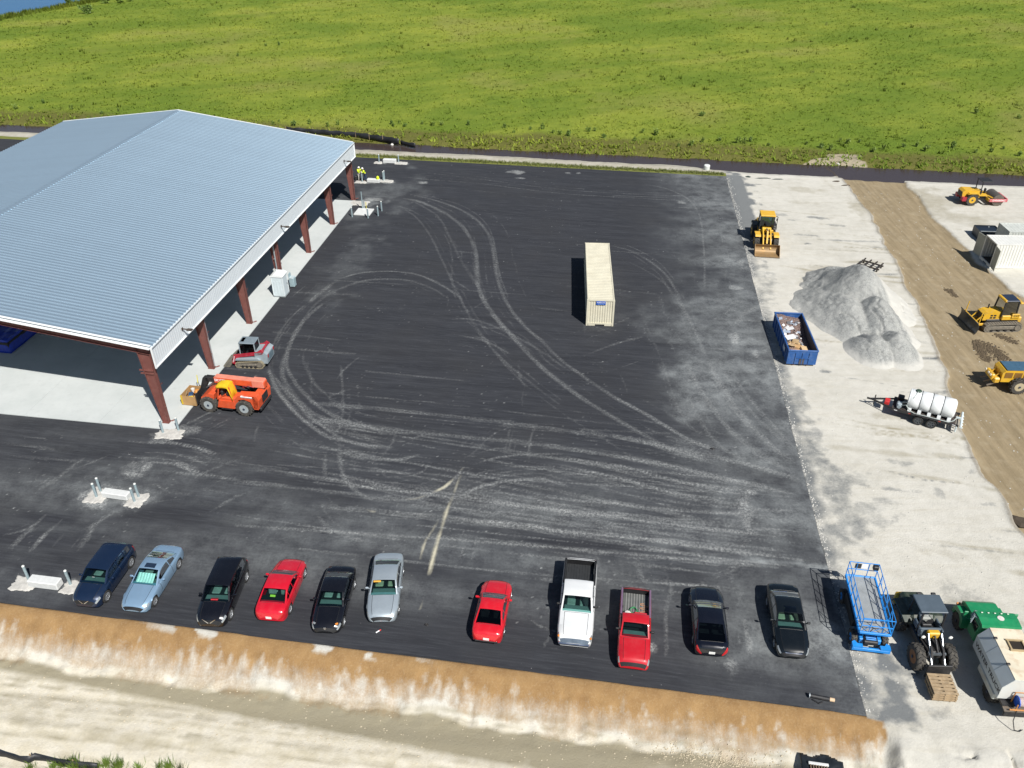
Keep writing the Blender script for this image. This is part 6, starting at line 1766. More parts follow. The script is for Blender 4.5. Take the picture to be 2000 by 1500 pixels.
# ---- blue scissor lift
def scissor_lift():
    d = Vector((.155, 1)).normalized()
    t = thing('scissor_lift', 'bright blue rough-terrain scissor lift with folded platform and guard rails', 'scissor lift', (19.52, 31.35, .0), math.atan2(d.y, d.x) - R(90))
    for x in (-.80, .80):
        for y in (-1.45, 1.45): big_wheel(t, x, y, .40, .30, M_LIFT, 14)
    mb = MB(); mb.box((0, 0, .52), (1.15, 3.6, .34), ch=.04); mb.build('chassis', M_LIFT, t)
    mb = MB()
    for sx in (-1, 1):
        mb.prism([(sx * .45, -2.28), (sx * .98, -2.28), (sx * .98, -1.98), (sx * .82, -1.86), (sx * .70, -2.05), (sx * .45, -2.05)], .30, .62, 'Z')
    mb.box((0, -2.22, .40), (1.9, .14, .22), ch=.03)
    mb.build('front_bumper', M_LIFT, t)
    for k in range(4): MB().box((0, -1.85 + .10 * k, .78 + .02 * k), (.55, .06, .08), ch=.02).build('ladder_rung', M_LIFT, t)
    MB().box((0, -1.75, .60), (.75, .5, .3), ch=.05).build('hydraulics', M_BLK, t)
    for sx in (-1, 1):
        o = MB().box((sx * .72, .1, .82), (.30, 2.0, .55), ch=.05).build('side_pod', M_BLK if sx < 0 else M_LIFT, t)
    for k in range(4):                         # folded scissor stack
        for sx in (-1, 1):
            MB().bar((sx * (.42 + .06 * (k % 2)), -1.7, .88 + .12 * k), (sx * (.42 + .06 * (k % 2)), 1.7, .98 + .12 * k) , .06, .10).build('scissor_arm', M_LIFT, t)
    zf = 1.48
    W2, L2 = .80, 2.05
    mb = MB()
    mb.box((0, 0, zf), (2 * W2 - .1, 2 * L2 - .1, .04)); mb.build('platform_floor', mat('platform_plate', (.36, .38, .38), .5, .3, scale=3), t)
    mb = MB()
    for sx in (-1, 1): mb.box((sx * W2, 0, zf), (.10, 2 * L2, .16), ch=.02)
    for sy in (-1, 1): mb.box((0, sy * L2, zf), (2 * W2, .10, .16), ch=.02)
    mb.build('platform_edge', M_LIFT, t)
    for sx in (-1, 1):
        for h in (.55, 1.08): MB().tube([(sx * W2, -L2, zf + h), (sx * W2, L2, zf + h)], .025).build('guard_rail', M_LIFT, t)
        for y in np.linspace(-L2, L2, 6): MB().tube([(sx * W2, float(y), zf), (sx * W2, float(y), zf + 1.08)], .024).build('rail_post', M_LIFT, t)
        for k in range(3): MB().tube([(sx * W2, -1.7 + 1.3 * k, zf + .55), (sx * W2, -1.3 + 1.3 * k, zf + 1.08)], .018).build('brace', M_LIFT, t)
        MB().tube([(sx * (W2 - .07), -1.7, zf + .30), (sx * (W2 - .07), 1.0, zf + .30)], .03).build('slide_tube', M_LIFT, t)
    for sy in (-1, 1):
        for h in (.55, 1.08): MB().tube([(-W2, sy * L2, zf + h), (W2, sy * L2, zf + h)], .025).build('guard_rail', M_LIFT, t)
        for x in (-.35, .3): MB().tube([(x, sy * L2, zf), (x, sy * L2, zf + 1.08)], .022).build('rail_post', M_LIFT, t)
    for a, b in ((-.8, -.35), (-.35, .3), (.3, .8)): MB().tube([(a, -L2, zf), (b, -L2, zf + .55)], .018).build('brace', M_LIFT, t)
    MB().box((-.28, L2 + .03, zf + .78), (.34, .02, .34)).build('sign_plate', M_BLK, t)
    MB().box((.12, L2 + .03, zf + .80), (.42, .02, .32)).build('sign_plate', M_WHITE, t)
    MB().box((.62, L2 - .10, zf + .92), (.30, .26, .30), ch=.04).build('control_box', M_BLK, t)
    MB().box((0, -1.15, zf + .03), (1.45, .04, .03)).build('deck_joint', M_LIFT, t)
scissor_lift()

# ---- water truck
def water_truck():
    d = Vector((.085, 1)).normalized()
    ang = math.atan2(d.y, d.x) - R(90)
    t = thing('water_truck', 'green-cabbed water truck with a rusty-topped white angular tank', 'truck', (25.45, 28.6, -.02), ang)
    tankw = mat('tank_white', (.60, .61, .58), .55, scale=.8, var=.06, dirt=.25, dirtcol=(.50, .40, .26))
    side = mat('tank_side', (.52, .57, .58), .5, scale=1, var=.05, dirt=.10)
    rusty = mat('tank_top', (.66, .60, .46), .7, scale=1.2, var=.1, dirt=.7, dirtcol=(.42, .26, .14))
    # tank: y from -3.1 to .45, side face z 1.2..2.0, shoulder facet up to 2.6
    y0, y1 = -3.05, .15
    W, Ws = 1.22, .80
    prof = [(-W, 1.15), (W, 1.15), (W, 1.98), (Ws, 2.58), (-Ws, 2.58), (-W, 1.98)]
    tk = MB().prism(prof, y0, y1, 'Y').build('tank', side, t)
    mb = MB(); mb.box((0, (y0 + y1) / 2, 2.59), (Ws * 2 - .02, y1 - y0 - .02, .03)); mb.build('tank_top', rusty, tk)
    MB().add([(-Ws * .99, y0 - .004, 2.56), (Ws * .99, y0 - .004, 2.56), (W * .99, y0 - .004, 1.97), (W * .99, y0 - .004, 1.17), (-W * .99, y0 - .004, 1.17), (-W * .99, y0 - .004, 1.97)], [(0, 1, 2, 3, 4, 5)]).build('tank_end', tankw, tk)
    for y in (-2.05, -1.0):
        for x in (-1, 1): MB().add([(x * (W + .004), y, 1.98), (x * (W + .004), y + .025, 1.98), (x * (Ws + .006), y + .025, 2.585), (x * (Ws + .006), y, 2.585)], [(0, 1, 2, 3)]).build('weld_seam', M_MGREY, tk)
    mb = MB()
    for (a, b, c_, e) in ((0, .32, .86, .07), (0, -.32, .86, .07)): mb.box((.10, -.95 + b, 2.645), (c_, e, .10))
    for x in (-.36, .36): mb.box((.10 + x, -.95, 2.645), (.07, .57, .10))
    mb.build('hatch_rim', mat('hatch_wood', (.42, .32, .18), .7, dirt=.4), tk)
    MB().box((.10, -.95, 2.612), (.66, .57, .02)).build('hatch_opening', mat('hatch_dark', (.02, .015, .01), .9), tk)
    for y in (-.55, -2.15): 
        for x in (-Ws + .02, Ws - .02): MB().box((x, y, 2.64), (.18, .12, .09), ch=.02).build('lifting_lug', M_BLK, tk)
    text('lettering', 'WATER TRUCK', .37, mat('black_print', (.02, .02, .025), .5), tk, (-W - .006, -1.55, 1.56), (R(90), 0, R(-90)), sx=1.18)
    # chassis, cab and bonnet
    mb = MB(); mb.box((0, -.2, .78), (.86, 6.6, .28)); mb.build('chassis', M_BLK, t)
    mb = MB(); mb.box((0, -2.0, 1.02), (2.1, 2.8, .12)); mb.build('sub_frame', M_BLK, t)
    MB().box((-1.05, -1.9, .95), (.45, 1.9, .42), ch=.05).build('side_box', mat('side_tank', (.48, .50, .46), .6, scale=1.5, dirt=.6, dirtcol=(.35, .22, .12)), t)
    mb = MB(); mb.box((0, .95, 1.65), (2.05, 1.05, 1.35), ch=.10); cb = mb.build('cab', M_GREEN, t)
    mb = MB(); mb.prism([(.38, 2.30), (.45, 2.42), (.95, 2.46), (1.42, 2.38), (1.52, 2.28)], -1.0, 1.0, 'X'); mb.build('cab_roof', M_GREEN, t)
    MB().add([(-.9, 1.485, 1.75), (.9, 1.485, 1.75), (.86, 1.475, 2.25), (-.86, 1.475, 2.25)], [(0, 1, 2, 3)]).build('windscreen', M_DGLASS, cb)
    for x in (-1, 1):
        MB().box((x * 1.035, 1.0, 1.85), (.02, .7, .5)).build('side_window', M_DGLASS, cb)
        MB().box((x * 1.03, .95, 1.4), (.03, .8, .7), ch=.01).build('door', M_GREEN, cb)
    MB().lathe([(0, .012), (.17, .012), (.17, 0)], (.12, .95, 2.46), 'Z', 18).build('roof_badge', mat('badge_pale', (.62, .60, .56), .6, dirt=.5), cb)
    for k in range(5): MB().box((-.7 + .33 * k, 1.30, 2.44), (.10, .06, .05), ch=.015).build('marker_lamp', mat('marker_pale', (.55, .6, .5), .4), cb)
    mb = MB(); mb.prism([(1.48, .75), (1.48, 1.78), (1.9, 1.74), (2.75, 1.62), (3.0, 1.45), (3.06, .75)], -.80, .80, 'X'); hd = mb.build('bonnet', M_GREEN, t)
    for x in (-1, 1):
        mb = MB(); mb.prism([(1.75, .62), (1.85, 1.15), (2.25, 1.34), (2.75, 1.30), (3.02, 1.0), (3.04, .62), (2.86, .62), (2.75, .95), (2.35, 1.10), (2.05, .95), (1.95, .62)], x * .78, x * 1.14, 'X'); mb.build('fender', M_GREEN, t)
        MB().box((x * .95, 3.0, 1.2), (.24, .10, .16), ch=.03).build('indicator', M_AMBER, t)
    MB().box((0, 3.12, .62), (2.2, .12, .28), ch=.04).build('front_bumper', M_BLK, t)
    for x in (-.4, .35): MB().box((x, 1.75, 1.80), (.36, .05, .02)).build('wiper_cowl', M_WHITE, hd)
    for k in range(5):                                    # loose hose ends and wires behind the bonnet
        MB().tube([(-.7 - .06 * k, 1.35 - .12 * k, 2.36), (-.95 - .04 * k, 1.5 - .1 * k, 2.34), (-1.12 - .05 * k, 1.42 - .13 * k, 2.05)], .018, 5).build('hose', M_MGREY, t)
    for x in (-1, 1):
        big_wheel(t, x * .96, 2.4, .50, .30, M_BLK, 16, False)
        for y in (-2.2,): big_wheel(t, x * .92, y, .50, .52, M_BLK, 16, False)
    for x in (-1.28, 1.28): MB().tube([(x * .82, 1.45, 1.7), (x, 1.6, 1.7), (x, 1.6, 2.1)], .018).box((x, 1.6, 1.95), (.20, .08, .38), ch=.02).build('mirror', M_GREEN, t)
    # hose reel on the rear deck
    MB().box((0, y0 - .32, 1.0), (2.1, .6, .06)).build('rear_deck', M_STEELW, t)
    rb = mat('reel_blue', (.012, .08, .45), .4)
    rl = MB().cyl((-.38, 0, 0), (.38, 0, 0), .10, n=14).build('hose_reel', rb, t, loc=(-.08, y0 - .33, 1.42))
    for x in (-.38, .38): MB().cyl((x - .02, 0, 0), (x + .02, 0, 0), .30, n=20).build('reel_flange', rb, rl)
    MB().lathe([(.12, -.35), (.22, -.33), (.24, -.1), (.22, .1), (.24, .33), (.12, .35)], axis='X', n=18).build('wound_hose', mat('hose_grey', (.42, .33, .31), .7, var=.3, scale=20), rl, 30)
    ob = mat('reel_frame', (.50, .22, .06), .6, dirt=.5)
    mb = MB()
    for x in (-.55, .42): mb.tube([(x, y0 - .1, 1.05), (x, y0 - .1, 1.8)], .03); mb.tube([(x, y0 - .6, 1.05), (x, y0 - .6, 1.5)], .03)
    mb.tube([(-.85, y0 - .62, 1.15), (1.0, y0 - .62, 1.15)], .04); mb.tube([(-.55, y0 - .1, 1.8), (.42, y0 - .1, 1.8)], .03)
    mb.build('reel_frame', ob, t)
    MB().tube([(-.5, y0 - .62, 1.1), (-.6, y0 - .85, .6), (-.45, y0 - 1.0, .1), (-.2, y0 - 1.02, .04), (.0, y0 - .9, .04)], .022).build('hose_end', M_BLK, t)
    MB().box((-.4, y0 - .45, .7), (1.0, .10, .5)).build('mud_flap', M_BLK, t)
    return t
water_truck()

# ---- orange telehandler with a loaded skip
def telehandler():
    f, b = Vector((-22.95, 51.66)), Vector((-20.11, 51.13))
    d = (f - b).normalized()
    left = Vector((-d.y, d.x))                     # vehicle's own left: towards the camera here
    c = (f + b) / 2 - left * 1.03
    t = thing('telehandler', 'orange telehandler with a yellow cab hood holding a loaded skip', 'telehandler', (c.x, c.y, 0), math.atan2(d.y, d.x) - R(90))
    hub = mat('pale_hub', (.34, .38, .39), .5, dirt=.2)
    wb = (f - b).length / 2
    for x in (-.98, .98):
        for y in (wb, -wb): big_wheel(t, x, y, .66, .46, hub, 16)
    mb = MB(); mb.box((0, 0, .85), (1.0, 4.6, .45), ch=.05); mb.build('chassis', M_BLK, t)
    # flank panels
    mb = MB(); mb.prism([(-2.55, .62), (-2.62, 1.35), (-2.35, 1.78), (-1.05, 1.72), (-.75, 1.35), (-.72, .75), (-1.0, 1.32), (-1.55, 1.42), (-2.0, 1.25), (-2.2, .62)], -1.02, -.35, 'X'); mb.build('engine_pod', M_ORANGE, t)
    mb = MB(); mb.box((-.55, -.2, 1.05), (.9, 1.6, .75), ch=.06); mb.build('cab_base', M_ORANGE, t)
    mb = MB(); mb.prism([(-.72, .5), (-.65, 1.15), (.55, 1.15), (.75, .5)], -1.06, -.98, 'X'); mb.build('side_skirt', M_ORANGE, t)
    MB().box((-.95, 0, .42), (.25, .9, .10)).build('step', M_BLK, t)
    mb = MB(); mb.prism([(-2.62, .7), (-2.7, 1.45), (-2.55, 1.8), (-2.2, 1.8), (-2.2, .7)], -1.02, 1.02, 'X'); mb.build('counterweight', M_ORANGE, t)
    MB().box((.0, -2.70, 1.25), (.9, .03, .6)).build('grille', M_BLK, t); MB().box((0, -2.66, .62), (1.9, .18, .28), ch=.06).build('rear_bumper', M_BLK, t)
    for k in range(3): MB().box((-1.028, -1.45 - .0 * k, 1.12 + .13 * k), (.015, .26, .05)).build('vent_slot', M_BLK, t)
    MB().box((-.98, -1.75, 1.62), (.12, .9, .22), rotm(0, R(-25), 0)).build('sticker', mat('sticker_white', (.75, .75, .75), .5), t)
    text('lettering', '877-243', .17, mat('print_red', (.45, .05, .05), .5), t, (-1.045, -1.75, 1.66), (R(90 - 0), 0, R(-90)))
    mb = MB(); mb.prism([(1.0, 1.0), (.9, 1.55), (1.35, 1.6), (2.0, 1.2), (2.0, .95)], -1.0, 1.0, 'X') ; mb.build('front_cowl', M_ORANGE, t)
    # open cab with a yellow canvas hood
    mb = MB()
    for (x, y, x2, y2) in ((-1.0, .62, -.95, .38), (-1.0, -.55, -.95, -.42), (-.18, .62, -.2, .38), (-.18, -.55, -.2, -.42)): mb.bar((x, y, 1.2), (x2, y2, 2.35), .08)
    mb.bar((-1.0, .62, 1.2), (-.98, -.1, 1.75), .05)
    mb.build('cab_frame', M_ORANGE, t)
    hood = mat('canvas_yellow', (.68, .44, .01), .7, scale=3, var=.12)
    mb = MB(); n_ = 9
    for k in range(n_):
        a = k / (n_ - 1)
        y = .58 - a * 1.25 if a < .8 else -.42 - (a - .8) * .9
        z = 2.38 + .10 * math.sin(a * math.pi) if a < .8 else 2.40 - (a - .8) * 5.5
        mb.v += [(-1.08, y, z - .16), (-1.02, y, z - .02), (-.6, y, z + .06), (-.18, y, z - .02), (-.12, y, z - .14)]
    for k in range(n_ - 1):
        for j in range(4): mb.f.append((k * 5 + j, k * 5 + j + 1, k * 5 + j + 6, k * 5 + j + 5))
    o = mb.build('cab_hood', hood, t, 50); o.modifiers.new('thick', 'SOLIDIFY').thickness = .03
    MB().box((-.58, -.25, 1.55), (.5, .5, .45), ch=.06).build('seat', M_BLK, t); MB().box((-.58, .3, 1.65), (.6, .2, .45), ch=.05).build('dash', M_BLK, t)
    # boom over the right flank
    mb = MB(); mb.box((.30, -.75, 2.15), (.52, 4.1, .50), ch=.03); bm_ = mb.build('boom', M_ORANGE, t)
    MB().box((.30, -.75, 2.412), (.50, 4.0, .02)).build('boom_top', M_ORANGE_F, bm_)
    mb = MB(); mb.box((.30, -2.25, 2.2), (.60, .95, .62), ch=.04); mb.build('boom_heel', M_ORANGE_F, t)
    text('lettering', 'SKYTRAK', .30, M_WHITE, bm_, (.30 - .263, .55, 2.18), (R(90), 0, R(-90)), sx=1.1)
    MB().box((.30, 1.6, 2.10), (.40, .9, .40), ch=.02).build('boom_inner', M_BLK, bm_)
    mb = MB(); mb.prism([(1.85, 2.25), (2.25, 2.2), (2.65, 1.2), (2.5, .75), (2.25, .8), (2.2, 1.3), (1.85, 1.9)], .10, .50, 'X'); mb.build('boom_head', M_BLK, t)
    MB().cyl((.3, 1.4, 1.85), (.3, 2.3, 1.15), .06, n=10).build('tilt_ram', M_CYL, t)
    MB().cyl((.62, -1.2, 1.2), (.5, .6, 1.95), .07, n=10).build('lift_ram', M_BLK, t)
    for k in range(5): MB().tube([(-.0, -1.9 + .15 * k, 1.9), (-.12 - .05 * k, -1.6 + .1 * k, 2.08), (-.1, -1.2, 1.95 - .04 * k)], .025, 5).build('hydraulic_hose', M_BLK if k % 2 else M_MRED, t)
    MB().box((.1, 2.6, .75), (1.7, .08, .9)).build('carriage', M_BLK, t)
    for k in range(5): MB().box((-.6 + .34 * k, 2.655, .8), (.07, .05, .85)).build('carriage_bar', M_STEELW, t)
    return t, d, c
tele, td, tc = telehandler()
# plywood skip on its forks, with tools inside
def from_tele(o, x, y, z, rz=0):
    o.location = (tc.x + td.x * y + td.y * x, tc.y + td.y * y - td.x * x, z)
    o.rotation_euler = (0, 0, math.atan2(td.y, td.x) - R(90) + rz)
t = thing('plywood_skip', 'plywood box with yellow corner strap on the telehandler forks', 'box')
from_tele(t, 0.0, 3.35, .10)
ply = mat('plywood', (.40, .24, .10), .8, scale=2, var=.15)
MB().box((0, 0, .05), (1.5, 1.2, .08)).build('floor', ply, t)
for (c_, sz) in (((-.73, 0, .45), (.03, 1.2, .75)), ((.73, 0, .45), (.03, 1.2, .75)), ((0, .585, .45), (1.43, .03, .75)), ((0, -.585, .45), (1.43, .03, .75))): MB().box(c_, sz).build('panel', ply, t)
MB().box((-.755, .52, .45), (.04, .12, .80)).build('strap', mat('strap_yellow', (.60, .42, .02), .5), t)
def tool(nm, lab, cat, mb, m, x, y, z, rz=0):
    o = mb.build(nm, m); from_tele(o, x, y, z, rz); tag(o, lab, cat)
    return o
tool('tool_case', 'dark blue tool case lying in the plywood box', 'case', MB().box((0, 0, .12), (.5, .35, .24), ch=.04), mat('case_blue', (.03, .07, .15), .5), -.1, 3.45, .52, .4)
tool('tool_case', 'yellow tool case at the rim of the plywood box', 'case', MB().box((0, 0, .1), (.45, .3, .2), ch=.04), mat('case_yellow', (.60, .40, .03), .5), -.42, 3.35, .50, -.3)
tool('rag_heap', 'heap of orange and white straps spilling from the plywood box', 'straps', MB().lathe([(0, 0), (.22, .04), (.28, .14), (.15, .30), (0, .33)], axis='Z', n=8), mat('strap_orange', (.58, .24, .05), .7, var=.4), .35, 3.15, .52)
tool('bucket_pail', 'white pail beside the straps in the plywood box', 'pail', MB().lathe([(.0, 0), (.12, 0), (.15, .34), (.13, .34), (.11, .04), (0, .04)], axis='Z', n=14), mat('pail_white', (.66, .64, .60), .5), .45, 3.55, .50)
tool('timber_offcut', 'short timber offcut standing in the plywood box', 'timber', MB().box((0, 0, .3), (.09, .04, .8), rotm(R(18), R(20), 0)), M_WOOD, -.35, 3.7, .42)
t = thing('hand_roller', 'yellow-handled floor scraper and tools standing beside the plywood box', 'tools')
from_tele(t, 1.05, 3.3, .08)
MB().tube([(0, 0, .1), (.05, .1, 1.15)], .025).tube([(.2, .1, .1), (.1, .15, 1.1)], .025).build('handle', mat('handle_dark', (.10, .09, .07), .6), t)
MB().box((.08, .12, 1.22), (.8, .06, .05), rotm(0, R(-18), R(30))).build('crossbar', mat('handle_yellow', (.50, .44, .05), .5), t)
MB().box((.1, .05, .35), (.35, .3, .4), ch=.05).build('engine', M_STEELW, t)

# ---- red and grey compact track loader
def track_loader():
    f, b = Vector((-22.4, 57.99)), Vector((-20.67, 57.83))
    d = (f - b).normalized(); left = Vector((-d.y, d.x))
    c = (f + b) / 2 - left * .72
    t = thing('track_loader', 'red and grey compact track loader nosing onto the shed floor', 'track loader', (c.x, c.y, 0), math.atan2(d.y, d.x) - R(90))
    for x in (-.76, .76): oval_track(t, x, -.85, .92, .26, .38, .42, mat('sandy_track', (.22, .19, .13), .9, scale=5, dirt=.5, dirtcol=(.40, .35, .24)), 30)
    mb = MB(); mb.box((0, -.1, .62), (1.05, 2.4, .6), ch=.06); mb.build('chassis', M_MGREY, t)
    mb = MB(); mb.prism([(-1.55, .45), (-1.62, 1.30), (-1.35, 1.48), (-.55, 1.42), (-.5, .45)], -.78, .78, 'X'); eb = mb.build('engine_cover', M_MGREY, t)
    MB().box((0, -1.62, .95), (.9, .03, .5)).build('rear_grille', mat('grille_slate', (.12, .17, .20), .5), eb)
    for x in (-.62, .62): MB().box((x, -1.63, 1.15), (.14, .03, .3)).build('tail_lamp', M_TAIL, eb)
    for x in (-1, 1): MB().prism([(-1.0, .82), (-.8, 1.0), (1.05, .86), (1.15, .72)], x * .55, x * .96, 'X').build('fender', M_MGREY, t)
    gl = glass_mat('screen_mesh', (.35, .36, .36), .5)
    cab_box(t, -.52, .52, -.55, .75, 1.0, 2.08, .04, .07, M_MGREY, mat('roof_slate', (.17, .21, .24), .5), .10, .06, True, gl)
    MB().box((0, .52, 2.19), (.62, .26, .02)).build('roof_window', M_DGLASS, t)
    for x in (-.72, .72):
        mb = MB(); mb.prism([(-1.35, 1.55), (-1.1, 1.72), (-.75, 1.48), (.9, 1.18), (1.25, 1.12), (1.5, .35), (1.28, .22), (1.02, .85), (.7, .95), (-.7, 1.2), (-1.2, 1.30)], x - .06, x + .06, 'X'); a_ = mb.build('lift_arm', M_MRED, t)
        MB().cyl((x * .9, -.7, .9), (x * .93, .2, 1.08), .05, n=10).build('lift_ram', M_CYL, t)
        if x < 0: text('lettering', 'TAKEUCHI', .13, M_WHITE, a_, (x - .068, 1.28, .72), (R(90), R(-72), R(-90)))
    mb = MB(); mb.box((0, -1.22, 1.62), (1.44, .16, .16), ch=.03); mb.build('arm_cross_tube', M_MRED, t)
    mb = MB(); mb.box((0, 1.45, .45), (1.3, .12, .5), ch=.02); mb.build('coupler', M_BLK, t)
    bucket(t, 1.5, 1.85, .62, .75, mat('bucket_dull', (.16, .15, .13), .6, .3, dirt=.6, dirtcol=(.45, .40, .25)), .03)
track_loader()

# ---- crawler dozer on the brown strip (faces west)
def dozer():
    t = thing('bulldozer', 'yellow crawler bulldozer with a wide blade on the brown graded strip', 'bulldozer', (43.45, 65.2, -.24), R(92))
    for x in (-.92, .92): oval_track(t, x, -1.25, 1.35, .38, .42, .50, M_TRACK, 34)
    mb = MB(); mb.box((0, .0, .75), (1.3, 2.9, .5), ch=.06); mb.build('chassis', M_BLK, t)
    mb = MB(); mb.prism([(.25, .9), (.25, 1.72), (1.45, 1.60), (1.75, 1.45), (1.78, .9)], -.56, .56, 'X'); h_ = mb.build('engine_hood', M_YEL, t)
    MB().box((0, 1.79, 1.18), (.95, .03, .55)).build('grille', M_BLK, h_)
    for k in range(2):
        for q in range(2): MB().box((.565, .75 + .3 * k, 1.15 + .22 * q), (.012, .22, .15)).build('vent', M_BLK, h_); MB().box((-.565, .75 + .3 * k, 1.15 + .22 * q), (.012, .22, .15)).build('vent', M_BLK, h_)
    cab_box(t, -.68, .68, -1.05, .25, 1.35, 2.72, .10, .10, M_BLK, mat('cab_roof_dark', (.02, .03, .055), .4), .12, .05, True, M_DGLASS)
    mb = MB(); mb.box((0, -.6, 1.2), (1.55, 1.6, .45), ch=.05); mb.build('fender', M_YEL, t)
    for x in (-1, 1):
        MB().box((x * .80, -.95, 1.42), (.10, .7, .42), ch=.02).build('cab_flank', M_YEL, t)
        text('lettering', 'CAT', .26, M_BLK, t, (x * .857, -1.0, 1.44), (R(90), 0, R(90) * x))
    MB().box((0, .18, 2.76), (1.3, .24, .20), ch=.05).build('roof_lamp_bar', M_YEL, t)
    MB().box((0, -1.35, 2.5), (1.1, .3, .15), ch=.04).build('rear_lamp_bar', M_YEL, t)
    MB().cyl((.35, 1.0, 1.6), (.35, 1.0, 2.05), .06, n=10).build('exhaust', M_BLK, t)
    mb = MB(); mb.box((0, -1.55, .85), (1.1, .5, .6), ch=.08); mb.build('fuel_tank', M_YEL, t)
    # push arms and blade
    for x in (-.98, .98): MB().box((x * .66, 1.75, .55), (.14, 1.4, .2), ch=.02).build('push_arm', M_YEL, t)
    for x in (-.42, .42): MB().cyl((x, 1.55, 1.55), (x, 2.25, .75), .06, n=10).build('lift_ram', M_YEL, t)
    mb = MB(); n_ = 8; w = 1.55
    for k in range(n_):
        a = R(-48) + k / (n_ - 1) * R(96)
        p = (2.55 + .55 * (1 - math.cos(a)), .60 + .72 * math.sin(a))
        for x in (-w, w): mb.v.append((x, p[0] - .0, p[1]))
    for k in range(n_ - 1): mb.f.append((2 * k, 2 * k + 1, 2 * k + 3, 2 * k + 2))
    bl = mb.build('blade', mat('blade_steel', (.055, .065, .075), .4, .5, scale=2, dirt=.3, dirtcol=(.2, .16, .1)), t, 60)
    bl.modifiers.new('thick', 'SOLIDIFY').thickness = .05
    MB().box((0, 2.50, .95), (2.6, .14, .2), ch=.03).build('blade_brace', M_YEL, bl)
    for x, z in ((-1.35, 1.35), (1.0, 1.25)): MB().bar((x, 2.52, .9), (x * .98, 2.46, .9 + z * .9), .06, .06).build('sight_post', M_YEL, bl)
dozer()

# ---- yellow grader, cut by the frame edge
def grader():
    t = thing('motor_grader', 'rear of a yellow motor grader with louvred engine hood at the picture edge', 'grader', (41.6, 55.3, -.22), R(-93))
    mb = MB(); mb.prism([(-3.05, .85), (-3.1, 1.65), (-2.9, 1.85), (.4, 1.95), (.4, .85)], -.72, .72, 'X'); h_ = mb.build('engine_hood', M_YEL, t)
    MB().box((0, -1.3, 1.925), (1.36, 3.0, .03)).build('hood_top', mat('hood_slate', (.05, .11, .17), .3), h_)
    for k in range(4):
        for x in (-1, 1): MB().box((x * .73, -2.6 + .72 * k, 1.48), (.03, .58, .48)).build('louvre', mat('louvre_brown', (.20, .10, .02), .6), h_)
    mb = MB(); mb.box((0, -3.35, .95), (1.5, .5, .5), ch=.1); mb.build('rear_block', M_YEL, t)
    for x in (-.55, 0, .55): MB().bar((x, -3.3, .7), (x * 1.1, -3.95, .45), .10).build('ripper_shank', M_STEELW, t)
    for x in (-.35, .35): MB().cyl((x, -3.1, 1.45), (x, -3.65, .85), .07, n=10).build('ripper_ram', M_YEL, t)
    MB().box((0, -3.62, 1.15), (1.1, .3, .5), ch=.06).build('ripper_frame', M_YEL, t)
    for k in (-.4, .1, .45): MB().box((k, -3.85, 1.35), (.2, .12, .2), ch=.04).build('lamp', mat('lamp_clear', (.55, .5, .4), .4), t)
    for x in (-.98, .98):
        for y in (-1.7, -.0): big_wheel(t, x, y, .68, .42, mat('sand_hub', (.42, .36, .24), .6), 16)
    MB().box((0, 1.3, 1.0), (.6, 3.6, .4), ch=.05).build('frame', M_YEL, t)
    cab_box(t, -.75, .75, .5, 1.9, 1.5, 3.0, .05, .08, M_BLK, M_YEL, .12)
    MB().box((0, 1.2, 1.25), (1.4, 1.4, .5)).build('cab_base', M_YEL, t)
    for x in (-.95, .95): big_wheel(t, x, 4.2, .66, .40, mat('sand_hub', (.42, .36, .24), .6), 14)
    MB().box((0, 4.0, 1.1), (1.6, .4, .4), ch=.05).build('front_axle', M_YEL, t)
    MB().box((0, 2.4, .45), (3.4, .1, .6), rotm(0, 0, R(25))).build('mouldboard', M_STEELW, t)
grader()

